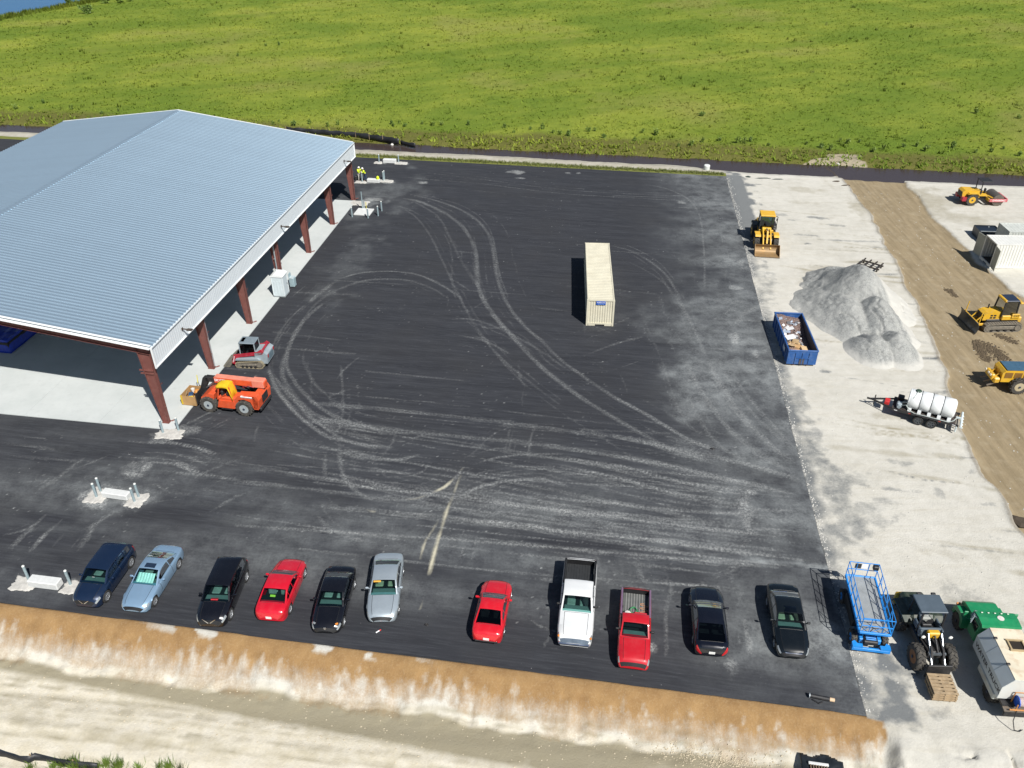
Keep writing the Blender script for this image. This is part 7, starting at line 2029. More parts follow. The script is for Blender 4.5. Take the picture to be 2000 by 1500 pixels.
# ---- soil roller near the ditch
def roller():
    t = thing('soil_roller', 'yellow and red soil roller with open canopy beside the ditch', 'roller', (55.55, 94.35, -.03), R(-91))
    for x in (-.82, .82): big_wheel(t, x, -1.45, .70, .50, M_YEL, 15)
    dr = MB().lathe([(.60, -1.05), (.68, -1.03), (.68, 1.03), (.60, 1.05), (0, 1.05)], (0, 1.55, .68), 'X', 28).build('drum', mat('drum_steel', (.16, .14, .12), .45, .5, scale=2, dirt=.4, dirtcol=(.28, .22, .15)), t, 40)
    for x in (-1, 1):
        b_ = MB().box((x * 1.16, 1.5, .72), (.12, 2.1, .34), ch=.02).build('drum_frame', mat('faded_red', (.52, .12, .13), .5, dirt=.3), t)
        text('lettering', 'DYNAPAC', .26, M_WHITE, b_, (x * 1.222, 1.55, .73), (R(90), 0, R(90) * x), sx=1.25)
    for y in (.45, 2.55): MB().box((0, y, .74), (2.2, .16, .34), ch=.02).build('frame_beam', M_YEL if y < 1 else mat('faded_red', (.52, .12, .13), .5), t)
    mb = MB(); mb.prism([(-2.55, .85), (-2.62, 1.55), (-2.35, 1.75), (-.55, 1.68), (-.5, .85)], -.62, .62, 'X'); h_ = mb.build('engine_hood', M_YEL, t)
    MB().box((0, -2.60, 1.2), (1.0, .03, .6)).build('grille', M_BLK, h_)
    for x in (-1, 1):
        MB().prism([(-2.62, .55), (-2.62, 1.0), (-2.1, 1.0), (-2.1, .55)], x * .5, x * 1.0, 'X').build('rear_flank', M_MRED, t)
        MB().prism([(-2.1, 1.35), (-1.95, 1.52), (-.85, 1.52), (-.6, 1.2), (-.75, 1.2), (-1.0, 1.42), (-1.9, 1.42)], x * .58, x * 1.05, 'X').build('fender', M_YEL, t)
    MB().box((0, -.1, .75), (.9, 1.0, .5), ch=.05).build('articulation', M_BLK, t)
    MB().box((0, -.15, 1.15), (1.5, .95, .12)).build('platform', M_YEL, t)
    MB().box((0, -.4, 1.4), (.5, .5, .5), ch=.06).build('seat', M_BLK, t)
    mb = MB(); mb.box((0, .22, 1.5), (.3, .2, .6), ch=.05); mb.build('console', M_BLK, t)
    mb = MB()
    for x in (-.65, .65): mb.bar((x, -.55, 1.2), (x, -.62, 2.75), .08); 
    mb.build('canopy_post', M_BLK, t)
    MB().box((0, -.1, 2.8), (1.5, 1.3, .07), ch=.03).build('canopy', M_BLK, t)
    for x in (-1, 1): MB().bar((x * .7, .3, 1.2), (x * .95, .9, .95), .10).build('hand_rail', M_YEL, t)
roller()

# ---- trailer with a white water tank
def tank_trailer():
    f, b = Vector((27.3, 52.65)), Vector((33.05, 49.55))
    d = (f - b).normalized()
    c = b + d * 2.5
    t = thing('tank_trailer', 'black twin-axle trailer carrying a white ribbed water tank', 'trailer', (c.x, c.y, -.02), math.atan2(d.y, d.x) - R(90))
    mb = MB()
    for x in (-.85, .85): mb.box((x, -.1, .68), (.10, 4.6, .16))
    for y in np.linspace(-2.3, 2.1, 8): mb.box((0, float(y), .66), (1.6, .08, .10))
    mb.build('frame', M_BLK, t)
    MB().box((0, .0, .73), (1.62, 4.4, .03)).build('deck', mat('deck_boards', (.05, .04, .035), .8), t)
    mb = MB()
    for x in (-.75, .75): mb.bar((x, 2.1, .66), (0, 3.75, .60), .09, .12)
    mb.build('drawbar', M_BLK, t)
    MB().box((0, 3.85, .58), (.12, .4, .10)).build('coupler', M_BLK, t); MB().cyl((0.12, 3.5, .1), (.12, 3.5, .95), .04, n=8).build('jack', M_BLK, t)
    MB().box((-.1, 2.62, .78), (.55, .36, .30), ch=.03).build('tool_box', mat('box_bright_red', (.52, .03, .03), .45), t)
    for y in (-.55, .35):
        for x in (-.98, .98):
            ty, ri = wheel_mesh(.36, .22, mat('trailer_rim', (.10, .11, .12), .5, .4))
            o = link('wheel', ty, t, (x, y - .1, .36)); o.rotation_euler = (0, 0, 0 if x > 0 else math.pi); link('rim', ri, o)
    for x in (-1, 1):
        mb = MB(); pts = [(-1.1, .62), (-1.0, .80), (-.25, .84), (.0, .82), (.55, .84), (.80, .78), (.90, .6)]
        mb.prism(pts + [(p[0], p[1] - .03) for p in pts[::-1]], x * .86, x * 1.12, 'X'); mb.build('fender', M_BLK, t)
        for k in range(5): MB().box((x * .905, -2.1 + 1.0 * k, .70), (.012, .22, .05)).build('reflector', mat('reflector_red', (.5, .08, .06), .4) if k % 2 else M_WHITE, t)
    # tank with raised hoops
    tw = mat('poly_tank', (.72, .74, .74), .45, scale=1, var=.04)
    prof = [(0, -1.62), (.55, -1.60), (.72, -1.48)]
    for k in range(4):
        y = -1.40 + k * .76
        prof += [(.74, y), (.74, y + .62), (.71, y + .66), (.71, y + .72)]
    prof += [(.72, 1.50), (.55, 1.62), (0, 1.64)]
    tk = MB().lathe(prof, (0, -.35, 1.50), 'Y', 32).build('water_tank', tw, t, 40)
    for k in range(3):
        y = -1.40 + k * .76 + .69 - .35
        MB().lathe([(.745, -.02), (.755, -.02), (.755, .02), (.745, .02)], (0, y, 1.50), 'Y', 32, True).build('tank_band', mat('band_dark', (.06, .065, .07), .5), tk)
    for y in np.linspace(-1.7, 1.0, 5):
        for x in (-.55, .55): MB().prism([(x - .14, .74), (x + .14, .74), (x + .10, 1.10), (x - .05, 1.02)], float(y) - .12, float(y) + .12, 'Y').build('tank_foot', tw, tk)
    MB().lathe([(.20, 0), (.22, .05), (.18, .10), (0, .12)], (0, .75, 2.22), 'Z', 18).build('tank_lid', mat('lid_green', (.04, .07, .05), .5), tk)
    mb = MB(); mb.box((.45, 1.75, 1.0), (.5, .45, .45), ch=.05); mb.build('pump_engine', M_BLK, t)
    mb = MB(); mb.box((-.35, 1.75, .95), (.45, .4, .38), ch=.08); mb.cyl((-.6, 1.75, .95), (-.78, 1.75, .95), .14, n=12); mb.build('pump', M_MGREY, t)
    hs = mat('hose_pale', (.36, .40, .38), .6)
    MB().tube([(-.5, 1.6, 1.0), (-.75, 1.3, 1.25), (-.85, 1.0, .95), (-.9, .6, .82), (-.93, 0, .86), (-.93, -.8, .86), (-.9, -1.7, .84), (-.75, -2.0, .95), (-.5, -2.15, 1.1)], .035, 6).build('hose', hs, t)
    MB().tube([(-.4, 1.65, 1.15), (-.7, 1.2, 1.5), (-.6, .95, 1.95), (-.2, .78, 2.3)], .03, 6).build('fill_hose', hs, t)
    MB().tube([(-.2, 1.6, 1.15), (-.5, .9, 1.7), (0, .6, 2.3)], .025, 6).build('fill_hose', hs, t)
    sb = mat('spray_bar', (.55, .62, .63), .5)
    MB().cyl((-1.05, -2.55, .75), (1.05, -2.55, .75), .08, n=12).build('spray_bar', sb, t)
    MB().box((0, -2.35, .85), (.12, .4, .12)).build('spray_pipe', sb, t)
    for x in (-.8, -.4, 0, .4, .8): MB().cyl((x, -2.55, .72), (x, -2.66, .55), .05, .07, n=8).build('spray_nozzle', sb, t)
    mb = MB(); mb.cyl((-.92, -2.3, .2), (-.92, -2.3, .62), .06, n=8); mb.build('stand', sb, t)
tank_trailer()

# ---- blue roll-off skip full of rubbish
def skip_bin():
    near, far = Vector((23.84, 58.1)), Vector((24.37, 64.55))
    d = (far - near).normalized(); L = (far - near).length
    t = thing('rubbish_skip', 'long blue roll-off skip part filled with cardboard and white scrap', 'skip', (near.x, near.y, -.03), math.atan2(d.y, d.x) - R(90))
    m = mat('skip_blue', (.018, .085, .27), .5, scale=1.5, var=.15, dirt=.35, dirtcol=(.20, .26, .36))
    inn = mat('skip_inside', (.05, .05, .06), .7, scale=2, dirt=.6, dirtcol=(.20, .13, .10))
    W, H, z0 = 2.36, 1.28, .18
    for x in (-1, 1):
        MB().box((x * (W / 2 - .03), L / 2, z0 + H / 2), (.06, L, H)).build('side_wall', m, t)
        MB().box((x * (W / 2 - .068), L / 2, z0 + H / 2), (.012, L - .14, H - .06)).build('inner_lining', inn, t)
        MB().box((x * (W / 2 - .01), L / 2, z0 + H), (.12, L + .06, .12), ch=.02).build('top_rail', m, t)
        for y in np.linspace(.5, L - .4, 8): MB().box((x * (W / 2 + .03), float(y), z0 + H * .45), (.07, .08, H * .9)).build('side_rib', m, t)
    for y, nm in ((.03, 'end_wall'), (L - .03, 'end_wall')):
        MB().box((0, y, z0 + H / 2), (W - .13, .06, H)).build(nm, m, t); MB().box((0, y, z0 + H + .0), (W - .15, .12, .13), ch=.02).build('top_rail', m, t)
    for x in (-.55, 0, .55): MB().box((x, -.03, z0 + .55), (.06, .06, 1.1)).build('end_rib', m, t)
    MB().box((0, -.04, z0 + .62), (1.1, .05, .06)).build('end_rib', m, t); MB().box((0, -.035, z0 + .28), (.40, .02, .5)).build('hook_recess', inn, t)
    MB().box((0, L / 2, z0 + .03), (W - .13, L - .13, .06)).build('floor', inn, t)
    for x in (-.55, .55): MB().cyl((x - .1, .25, .1), (x + .1, .25, .1), .13, n=12).build('roller_wheel', mat('rust', (.20, .08, .04), .8), t); MB().cyl((x - .1, L - .4, .1), (x + .1, L - .4, .1), .13, n=12).build('roller_wheel', mat('rust', (.20, .08, .04), .8), t)
    MB().box((-W / 2 - .075, 1.3, z0 + .75), (.01, .7, .4)).build('sticker', mat('sticker_pale', (.45, .52, .60), .5), t)
    return t, near, d, L
skip, sn, sd_, sL = skip_bin()
rr = random.Random(12)
# heap of loose rubbish: a bed nobody could count, with the larger sheets as things of their own
gx, gy = np.meshgrid(np.linspace(-1.08, 1.08, 40), np.linspace(.1, sL - .1, 110))
hz = .42 + .34 * fbm(gx, gy, .7, 5, 91, .65) + .45 * sst(gy, 3.6, 5.6) + .30 * sst(gx, .7, -.9)
cat_ = MB(); N_ = gx.shape
cat_.add(np.stack([gx, gy, hz], -1).reshape(-1, 3).tolist(), [(j * N_[1] + i, j * N_[1] + i + 1, (j + 1) * N_[1] + i + 1, (j + 1) * N_[1] + i) for j in range(N_[0] - 1) for i in range(N_[1] - 1)])
def skip_local(x, y, z): return (sn.x + sd_.x * y + sd_.y * x, sn.y + sd_.y * y - sd_.x * x, z)
SKR = math.atan2(sd_.y, sd_.x) - R(90)
def scrap_h(x, y): return float(hz[min(109, max(0, int((y - .1) / (sL - .2) * 109))), min(39, max(0, int((x + 1.08) / 2.16 * 39)))])
cards = [mat('cardboard', (.42, .26, .12), .85, var=.2), mat('cardboard_pale', (.50, .36, .20), .85, var=.2), mat('white_scrap', (.62, .62, .62), .6), mat('grey_scrap', (.10, .10, .11), .7), mat('blue_white_scrap', (.40, .46, .54), .6)]
bed_m = [cat_]
o = cat_.build('rubbish_bed', mat('rubbish', (.13, .085, .075), .9, scale=7, var=.7, dirt=.9, dirtcol=(.36, .29, .25)), None, 0, (sn.x, sn.y, 0), SKR)
tag(o, 'loose mixed rubbish filling the blue skip', kind='stuff')
for q in range(5):
    mb = MB()
    for k in range(34):
        y = rr.uniform(.3, 5.6); x = rr.uniform(-.95, .75)
        if (q < 2) != (y < 2.4): continue
        mb.box((x, y, scrap_h(x, y) + .05), (rr.uniform(.08, .35), rr.uniform(.08, .3), rr.choice([.02, .03, .1])), rotm(rr.uniform(-.7, .7), rr.uniform(-.7, .7), rr.uniform(0, 3)))
    tag(mb.build('rubbish_bits', cards[q], None, 0, (sn.x, sn.y, 0), SKR), 'small torn scraps mixed into the rubbish of the blue skip', kind='stuff')
for k, (x, y, w, l, h_, q, lab) in enumerate([
    (-.35, .75, .9, .6, .02, 0, 'large brown cardboard sheet at the near end of the blue skip'), (.30, 1.05, .5, .5, .34, 1, 'open tan carton leaning near the front wall of the blue skip'),
    (-.60, 1.55, .6, .5, .02, 1, 'pale cardboard flap along the west wall of the blue skip'), (.05, 1.75, .7, .4, .02, 0, 'bent brown cardboard strip in the middle of the blue skip'),
    (-.1, 2.35, .5, .4, .25, 1, 'small tan carton on top of the heap in the blue skip'), (-.45, 2.9, .9, .5, .03, 2, 'broad white board lying across the blue skip'),
    (-.1, 3.5, .7, .6, .03, 2, 'second white board farther along the blue skip'), (-.55, 3.9, .6, .4, .03, 4, 'pale blue plastic sheet against the west wall of the blue skip'),
    (.0, 2.75, .7, .35, .03, 3, 'dark sheet sticking out below the white boards in the blue skip'), (-.2, 4.35, .6, .4, .03, 2, 'farthest white scrap panel in the blue skip')]):
    mb = MB(); mb.box((0, 0, 0), (w, l, h_), rotm(rr.uniform(-.3, .3), rr.uniform(-.3, .3), rr.uniform(-.6, .6)))
    tag(mb.build('scrap_sheet', cards[q], None, 0, skip_local(x, y, scrap_h(x, y) + .12 + h_ / 2), SKR), lab, 'scrap', 'scrap pieces in the blue skip')

# ------------------------------------------------------------------ gravel heap
def pile_mat():
    g = NT('gravel')
    geo = g.n('NewGeometry').outputs['Position']
    a, b, f = g.noise(geo, .5, 5, .6), g.noise(geo, 3.0, 6, .7), g.noise(geo, 11, 5, .75)
    w = g.attr('pale', 'Color')
    ds = g.noise(g.mapping(geo, rot=(0, 0, R(-25)), scale=(2.6, .5, .6)), 1.0, 6, .7)
    c = g.mix(g.rng(b, .3, .7), (.42, .425, .40), (.32, .325, .31))
    c = g.mix(g.math('MULTIPLY', g.rng(ds, .5, .68), .65), c, (.165, .17, .17))
    c = g.mix(g.math('MULTIPLY', g.rng(f, .48, .66), .75), c, (.12, .125, .125))
    gg = g.noise(geo, 4.5, 6, .8)
    c = g.mix(g.math('MULTIPLY', g.rng(gg, .47, .62), .55), c, (.17, .175, .17))
    c = g.mix(g.math('MULTIPLY', g.rng(gg, .30, .42, 1, 0), .5), c, (.50, .495, .47))
    c = g.mix(g.math('MULTIPLY', g.rng(a, .45, .65), .4), c, (.45, .445, .415))
    s_ = g.sep(w)
    c = g.mix(g.rng(g.math('ADD', s_[0], g.math('MULTIPLY', g.math('SUBTRACT', b, .5), .6)), .3, .8), c, (.50, .49, .45))
    g.col(c); g.p(Roughness=.95, Specular_IOR_Level=.2); g.bump(g.math('ADD', f, b), .9, .06)
    return g.m
px_, py_ = np.meshgrid(np.arange(24.5, 40, .09), np.arange(54, 79, .09))
pz = np.zeros_like(px_) - .4
def cone(cx, cy, h, rx, ry, rot, seed, flat=.12):
    x = px_ - cx; y = py_ - cy
    u_ = x * math.cos(rot) + y * math.sin(rot); v_ = -x * math.sin(rot) + y * math.cos(rot)
    d_ = np.hypot(u_ / rx, v_ / ry) * (1 + .30 * (fbm(px_, py_, 2.2, 4, seed) - .5))
    return h * np.clip(1.0 - np.sqrt(d_ * d_ + flat * flat) + flat * .6, -.3, 1)
for a_ in ((32.4, 69.6, 3.7, 4.1, 6.2, .12, 1), (30.2, 66.5, 2.0, 3.4, 6.0, .25, 3), (32.5, 65.2, 2.6, 2.7, 5.0, .05, 2), (30.8, 60.6, 1.5, 2.2, 2.7, .0, 5), (32.6, 60.8, 1.6, 1.9, 3.1, .1, 6)):
    pz = np.maximum(pz, cone(*a_))
on = sst(pz, .1, .9)
gul = np.exp(-(np.abs(fbm(px_ * 1.3 + .4 * py_, py_ * .40, 1.5, 3, 12) - .5) / .03) ** 1.3) * sst(fbm(px_, py_, 3.5, 2, 14), .5, .62)
pz = pz + on * (.16 * (fbm(px_, py_, 1.3, 5, 8, .6) - .5) - .22 * gul) + .14 * on * (fbm(px_, py_, .36, 3, 9) - .5) + .16 * on * (fbm(px_ * 1.6 + .5 * py_, py_ * .5, .8, 4, 19) - .5)
pale = np.stack([sst(px_ + .1 * (py_ - 65) + .8 * (fbm(px_, py_, 2, 3, 11) - .5), 33.2, 34.6) + .5 * sst(pz, .45, .05) + .3 * sst(py_, 62.5, 60.2), px_ * 0, px_ * 0, px_ * 0 + 1], -1)
pm_ = pz > -.16
pq = pm_[:-1, :-1] | pm_[1:, 1:]
heap = sheet('gravel_heap', px_, py_, pz, pq, pile_mat(), {'pale': pale})
tag(heap, 'big heap of pale grey gravel with scooped-out toe on the limerock', 'gravel heap')

# ------------------------------------------------------------------ shrubs on the ditch bank
M_LEAF = [mat('leaf_a', (.15, .22, .032), .6, scale=2, var=.35), mat('leaf_b', (.17, .24, .036), .6, scale=2, var=.35), mat('leaf_c', (.12, .19, .03), .6, scale=2, var=.3)]
def bush_mesh(seed, n=420, m=0, h=1.0, w=.6):
    r_ = np.random.default_rng(seed)
    mb = MB()
    nst = 9
    for k in range(n):
        st_i = r_.integers(nst)
        rs = np.random.default_rng(seed * 50 + int(st_i))
        a = rs.random() * 6.28; tip = np.array([math.cos(a) * w * rs.random(), math.sin(a) * w * rs.random(), h * rs.uniform(.55, 1.05)])
        q = r_.random() ** .7
        c = tip * q + r_.normal(0, .09, 3) * (1.2 - .5 * q)
        c[2] = max(c[2], .02)
        s_ = r_.uniform(.05, .12)
        d1 = r_.normal(0, 1, 3); d1 /= np.linalg.norm(d1); d2 = np.cross(d1, r_.normal(0, 1, 3)); d2 /= max(np.linalg.norm(d2), .1)
        mb.add([c - d1 * s_ * 1.6, c + d2 * s_ * .6, c + d1 * s_ * 1.6, c - d2 * s_ * .6], [(0, 1, 2, 3)])
    me = bpy.data.meshes.new('weed_bush'); me.from_pydata(mb.v, [], mb.f); me.materials.append(M_LEAF[m])
    return me
BUSH = [bush_mesh(s, 380, s % 3, 1.0, .45 + .2 * (s % 2)) for s in range(1, 8)]
pts = [(-78.68, 133.85), (-75.88, 137.41), (-76.22, 134.14), (-69.76, 133.85), (-63.95, 131.56), (-61.84, 132.70), (-35.35, 127.18), (-32.62, 125.34), (-35.97, 125.86), (-30.48, 126.12), (-26.14, 125.60), (-27.54, 124.82), (-18.10, 125.86), (-17.00, 126.39), (-17.75, 124.82), (-16.06, 124.82), (-13.48, 125.86), (-11.80, 125.08), (-10.59, 125.34), (-6.52, 125.34), (-1.14, 124.05), (0.30, 121.79), (2.80, 123.29), (4.55, 123.54), (5.98, 121.54), (7.07, 120.81), (8.15, 120.08), (11.28, 122.29), (12.20, 122.54), (13.24, 119.12), (19.11, 121.79), (20.81, 120.56), (17.51, 117.93), (23.25, 115.17), (25.16, 115.85), (27.01, 117.23), (29.55, 117.93), (31.84, 116.77), (32.82, 117.23), (33.82, 117.47), (35.89, 115.63), (41.41, 116.08), (42.93, 114.72), (46.47, 117.23), (47.32, 116.54), (49.14, 117.00), (44.01, 113.61), (49.72, 113.17), (51.46, 114.05), (54.65, 114.95), (56.52, 115.17), (57.72, 114.28), (56.84, 113.17), (61.23, 114.50), (63.52, 112.52), (65.83, 112.95), (68.14, 114.05), (68.83, 111.23), (29.37, 130.44), (72.35, 131.56), (77.74, 128.79), (-50.37, 180.37), (-47.97, 181.35), (-53.60, 171.10)]
pts = sorted(pts, key=lambda p: st(*p)[0])
def ordn(n): return '%d%s' % (n, 'th' if 10 <= n % 100 <= 20 else {1: 'st', 2: 'nd', 3: 'rd'}.get(n % 10, 'th'))
for k, p in enumerate(pts):
    s_, t_ = st(*p)
    o = link('weed_bush', BUSH[k % 7], None, (p[0], p[1], float(field_z(np.array(s_), np.array(t_))) - .05), random.uniform(0, 6.28))
    f = random.uniform(.45, .85)
    o.scale = (f * random.uniform(.9, 1.3), f, f * random.uniform(.9, 1.25))
    tag(o, f'leafy green weed bush in the pasture, {ordn(k + 1)} counting from the pond side', 'bush', 'weed bushes in the pasture')
o = link('round_bush', bush_mesh(33, 700, 2, 1.0, .9), None, (*(-102.12, 216.31), -.1)); o.scale = (2.2, 2.2, 2.0)
tag(o, 'dark round bush standing near the pond corner', 'bush')
for k, q in enumerate(((-100.51, 232.03), (-112.65, 229.76), (-103.84, 230.51), (-98.47, 233.56))):
    o = link('shore_bush', BUSH[k], None, (q[0], q[1], -.1)); o.scale = (2.2, 2.0, 1.4)
    tag(o, ['broad pale bush by the pond at the top edge', 'low bush on the pond bank', 'small bush between the pond and the round bush', 'low wide bush at the top edge of the pasture'][k], 'bush')
# reeds fringing the pond
_t = np.concatenate([RNG.uniform(180, 235, 900)]); _s = shore(_t) + RNG.uniform(0, 5, 900)
o = link('reeds', tuft_mesh('reeds', _s, _t, RNG.uniform(.7, 1.3, 900), RNG.uniform(.5, .9, 900), 6, .3, .12)); tag(o, 'green reeds along the pond bank', kind='stuff')
# verge grass along the back of the asphalt, ragged weeds at the front left
def loose_tufts(name, label, P, size, nb=6):
    mb = MB(); r_ = np.random.default_rng(5)
    for (x, y, z) in P:
        for k in range(nb):
            a = r_.random() * 6.28; l = size * r_.uniform(.6, 1.3); w = size * .10
            bx, by = x + r_.normal(0, size * .25), y + r_.normal(0, size * .25)
            mb.add([(bx - math.sin(a) * w, by + math.cos(a) * w, z), (bx + math.sin(a) * w, by - math.cos(a) * w, z), (bx + math.cos(a) * l * .45, by + math.sin(a) * l * .45, z + l)], [(0, 1, 2)])
    me = bpy.data.meshes.new(name); me.from_pydata(mb.v, [], mb.f); me.materials.append(mat('verge_blade', (.13, .15, .035), .7, scale=1.5, var=.4))
    return tag(link(name, me), label, kind='stuff')
_s = RNG.uniform(-45, 11, 2600); _t = RNG.normal(107.15, .28, 2600)
_x, _y = xy(_s, _t); loose_tufts('verge_grass', 'thin grass growing along the far asphalt edge', zip(_x, _y, np.full(2600, -.02)), .22)
def spike_mesh(seed):
    r_ = np.random.default_rng(seed); mb = MB()
    for k in range(150):
        a = r_.random() * 6.28; q = abs(r_.normal(0, .28)); l = r_.uniform(.35, 1.0); w = .022
        bx, by = math.cos(a) * q, math.sin(a) * q; a2 = r_.random() * 6.28
        mb.add([(bx - w, by, 0), (bx + w, by + w, 0), (bx + math.cos(a2) * l * .3 + bx * .4, by + math.sin(a2) * l * .3 + by * .4, l)], [(0, 1, 2)])
    me = bpy.data.meshes.new('weed_clump'); me.from_pydata(mb.v, [], mb.f); me.materials.append(mat('weed_green', (.13, .20, .03), .6, scale=3, var=.4))
    return me
SPIKE = [spike_mesh(q) for q in (61, 62, 63)]
wb = [(-22.32, 23.42, -1.10), (-21.93, 23.50, -1.10), (-21.53, 23.61, -1.10), (-21.18, 23.37, -1.10), (-20.18, 23.37, -1.10), (-19.80, 23.53, -1.10), (-19.34, 23.45, -1.10), (-19.14, 23.40, -1.10), (-23.41, 23.35, -1.10), (-17.19, 23.37, -1.10), (-16.70, 23.40, -1.10), (-16.13, 23.32, -1.10), (-18.15, 23.27, -1.10), (-20.62, 23.24, -1.10)]
for k, q in enumerate(wb):
    o = link('weed_clump', SPIKE[k % 3], None, (q[0], q[1], -1.15), k * 1.3); o.scale = (.55, .55, .32 + .10 * (k % 4))
    tag(o, f'bright green weed clump on the lower verge, {ordn(k + 1)} counted along the black fence', 'weeds', 'weed clumps at the near corner')

# ------------------------------------------------------------------ silt fences
M_FAB = mat('black_fabric', (.012, .013, .016), .55, scale=4, var=.3)
def silt_fence(label, P, h, zb, m=None, lean=.12, seed=1):
    t = thing('silt_fence', label, 'silt fence', (0, 0, 0))
    rr_ = random.Random(seed)
    pts = []
    for a, b in zip(P[:-1], P[1:]):
        n_ = max(2, int(math.dist(a, b) / .35))
        pts += [(a[0] + (b[0] - a[0]) * i / n_, a[1] + (b[1] - a[1]) * i / n_) for i in range(n_)]
    pts.append(P[-1])
    mb = MB()
    for i, (x, y) in enumerate(pts):
        sag = .12 * abs(math.sin(i * .55)) + rr_.uniform(0, .05)
        for q in (0, .5, 1): mb.v.append((x + rr_.uniform(-.04, .04), y + lean * q + .06 * math.sin(i * .9 + q), zb + (h - sag) * q))
    for i in range(len(pts) - 1):
        for q in range(2): mb.f.append((i * 3 + q, i * 3 + q + 1, i * 3 + q + 4, i * 3 + q + 3))
    o = mb.build('fabric', m or M_FAB, t, 60); o.modifiers.new('thick', 'SOLIDIFY').thickness = .012
    for i in range(0, len(pts), 6):
        MB().box((pts[i][0], pts[i][1] + lean * .5 + .05, zb + h * .5), (.05, .05, h * 1.12)).build('stake', M_WOOD, t)
silt_fence('black silt fence sagging along the ditch behind the shed corner', [(-33.07,122.04),(-26.79,120.57),(-22.14,119.37),(-17.70,117.49),(-15.92,116.57)], .95, -.12, lean=.05)
silt_fence('short detached end of black silt fence on the ditch bank', [(-15.73,116.80),(-13.50,115.43)], .7, -.2, lean=.05, seed=2)
silt_fence('black silt fence with ragged top at the near corner verge', [(-25.74,23.97),(-24.94,23.89),(-23.69,23.64),(-23.42,23.75),(-21.73,23.46),(-20.13,23.22)], .55, -1.25, seed=4)
mb = MB(); gx, gy = np.meshgrid(np.linspace(-1.0, 1.0, 24), np.linspace(-.8, .45, 18))
zz = .04 + .16 * (fbm(gx, gy, .5, 4, 3)) + .10 * np.exp(-((gx - .6) ** 2 + (gy) ** 2) / .1)
ok = (gy < .35 + .12 * np.sin(gx * 5) - .15 * np.abs(gx)); N_ = gx.shape
mb.add(np.stack([gx, gy, zz], -1).reshape(-1, 3).tolist(), [(j * N_[1] + i, j * N_[1] + i + 1, (j + 1) * N_[1] + i + 1, (j + 1) * N_[1] + i) for j in range(N_[0] - 1) for i in range(N_[1] - 1) if ok[j, i] and ok[j + 1, i + 1]])
o = mb.build('plastic_sheet', mat('black_sheet', (.014, .018, .022), .35, scale=3, var=.3), None, 40, (*(15.10, 23.60), -1.05), R(-10)); o.modifiers.new('thick', 'SOLIDIFY').thickness = .01
tag(o, 'crumpled black plastic sheet at the foot of the embankment', 'plastic sheet')
t = thing('inlet_grate', 'white-framed drain inlet lying on the black plastic sheet', 'drain inlet', (*(14.86, 23.38), -.86), R(-9))
MB().box((0, .0, .04), (.95, .14, .10), ch=.02).build('frame', M_BLOCK, t)
for k in range(7): MB().box((-.38 + .127 * k, -.2, .03), (.05, .26, .05)).build('bar', mat('rust_bar', (.16, .11, .07), .8), t)
t = thing('pipe_roll', 'black pipe roll with a pale end lying on the near asphalt corner', 'pipe', (*(15.72, 26.41), .13), R(-14))
MB().cyl((-.55, 0, 0), (.42, 0, 0), .115, n=14).build('pipe', M_BLK, t, 40); MB().cyl((.42, 0, 0), (.66, 0, 0), .10, n=14).build('pale_end', mat('pale_end', (.55, .40, .26), .7), t, 40)
MB().lathe([(.10, 0), (.125, 0), (.125, .04), (.10, .04)], (-.58, 0, 0), 'X', 16, True).build('rim', M_GALV, t)
MB().tube([(-.4, -.15, -.1), (-.1, -.3, -.1), (.1, -.18, -.1)], .04).build('strap', M_BLK, t)

# ------------------------------------------------------------------ drag frame, drums, litter
t = thing('drag_frame', 'small rusty drag frame lying on the limerock behind the gravel heap', 'drag frame', (*(36.25, 76.73), -.02), R(-42))
dk = mat('rusty_dark', (.035, .028, .024), .8)
for y in (-.55, .55): MB().box((0, y, .28), (2.2, .12, .12)).build('long_rail', dk, t)
for x in (-.9, -.3, .3, .9): MB().box((x, 0, .40), (.11, 1.9, .11)).build('cross_rail', dk, t)
for x in (-.9, .9):
    for y in (-.55, .55): MB().box((x, y, .12), (.12, .12, .24)).build('foot', dk, t)
o = MB().lathe([(0, 0), (.36, 0), (.40, .1), (.40, .62), (.33, .70), (0, .72)], axis='Z', n=18).build('plastic_drum', mat('drum_white', (.62, .64, .62), .5), None, 40, (*(25.38, 105.90), -.08)); tag(o, 'white plastic drum at the far edge of the asphalt', 'drum')
o = MB().lathe([(0, 0), (.2, .02), (.24, .15), (.12, .3), (0, .32)], axis='Z', n=9).build('sack', mat('sack_white', (.62, .60, .55), .8), None, 40, (*(-16.99, 117.03), -.4)); tag(o, 'small white sack on the ditch bank by the black fence', 'sack')
o = MB().lathe([(0, 0), (.2, .02), (.2, .15), (.1, .25), (0, .26)], axis='Z', n=8).build('sack', mat('sack_white', (.62, .60, .55), .8), None, 40, (*(43.49, 108.57), -.3)); tag(o, 'small white sack at the edge of the pasture beyond the limerock', 'sack')
t = thing('marker_tube', 'short red and white tube dropped in front of the silver sedan', 'tube', (*(-7.38, 30.69), .05), R(40))
MB().cyl((-.16, 0, 0), (.06, 0, 0), .035, n=8).build('white_half', M_WHITE, t); MB().cyl((.06, 0, 0), (.16, 0, 0), .035, n=8).build('red_half', mat('tube_red', (.6, .05, .05), .5), t)
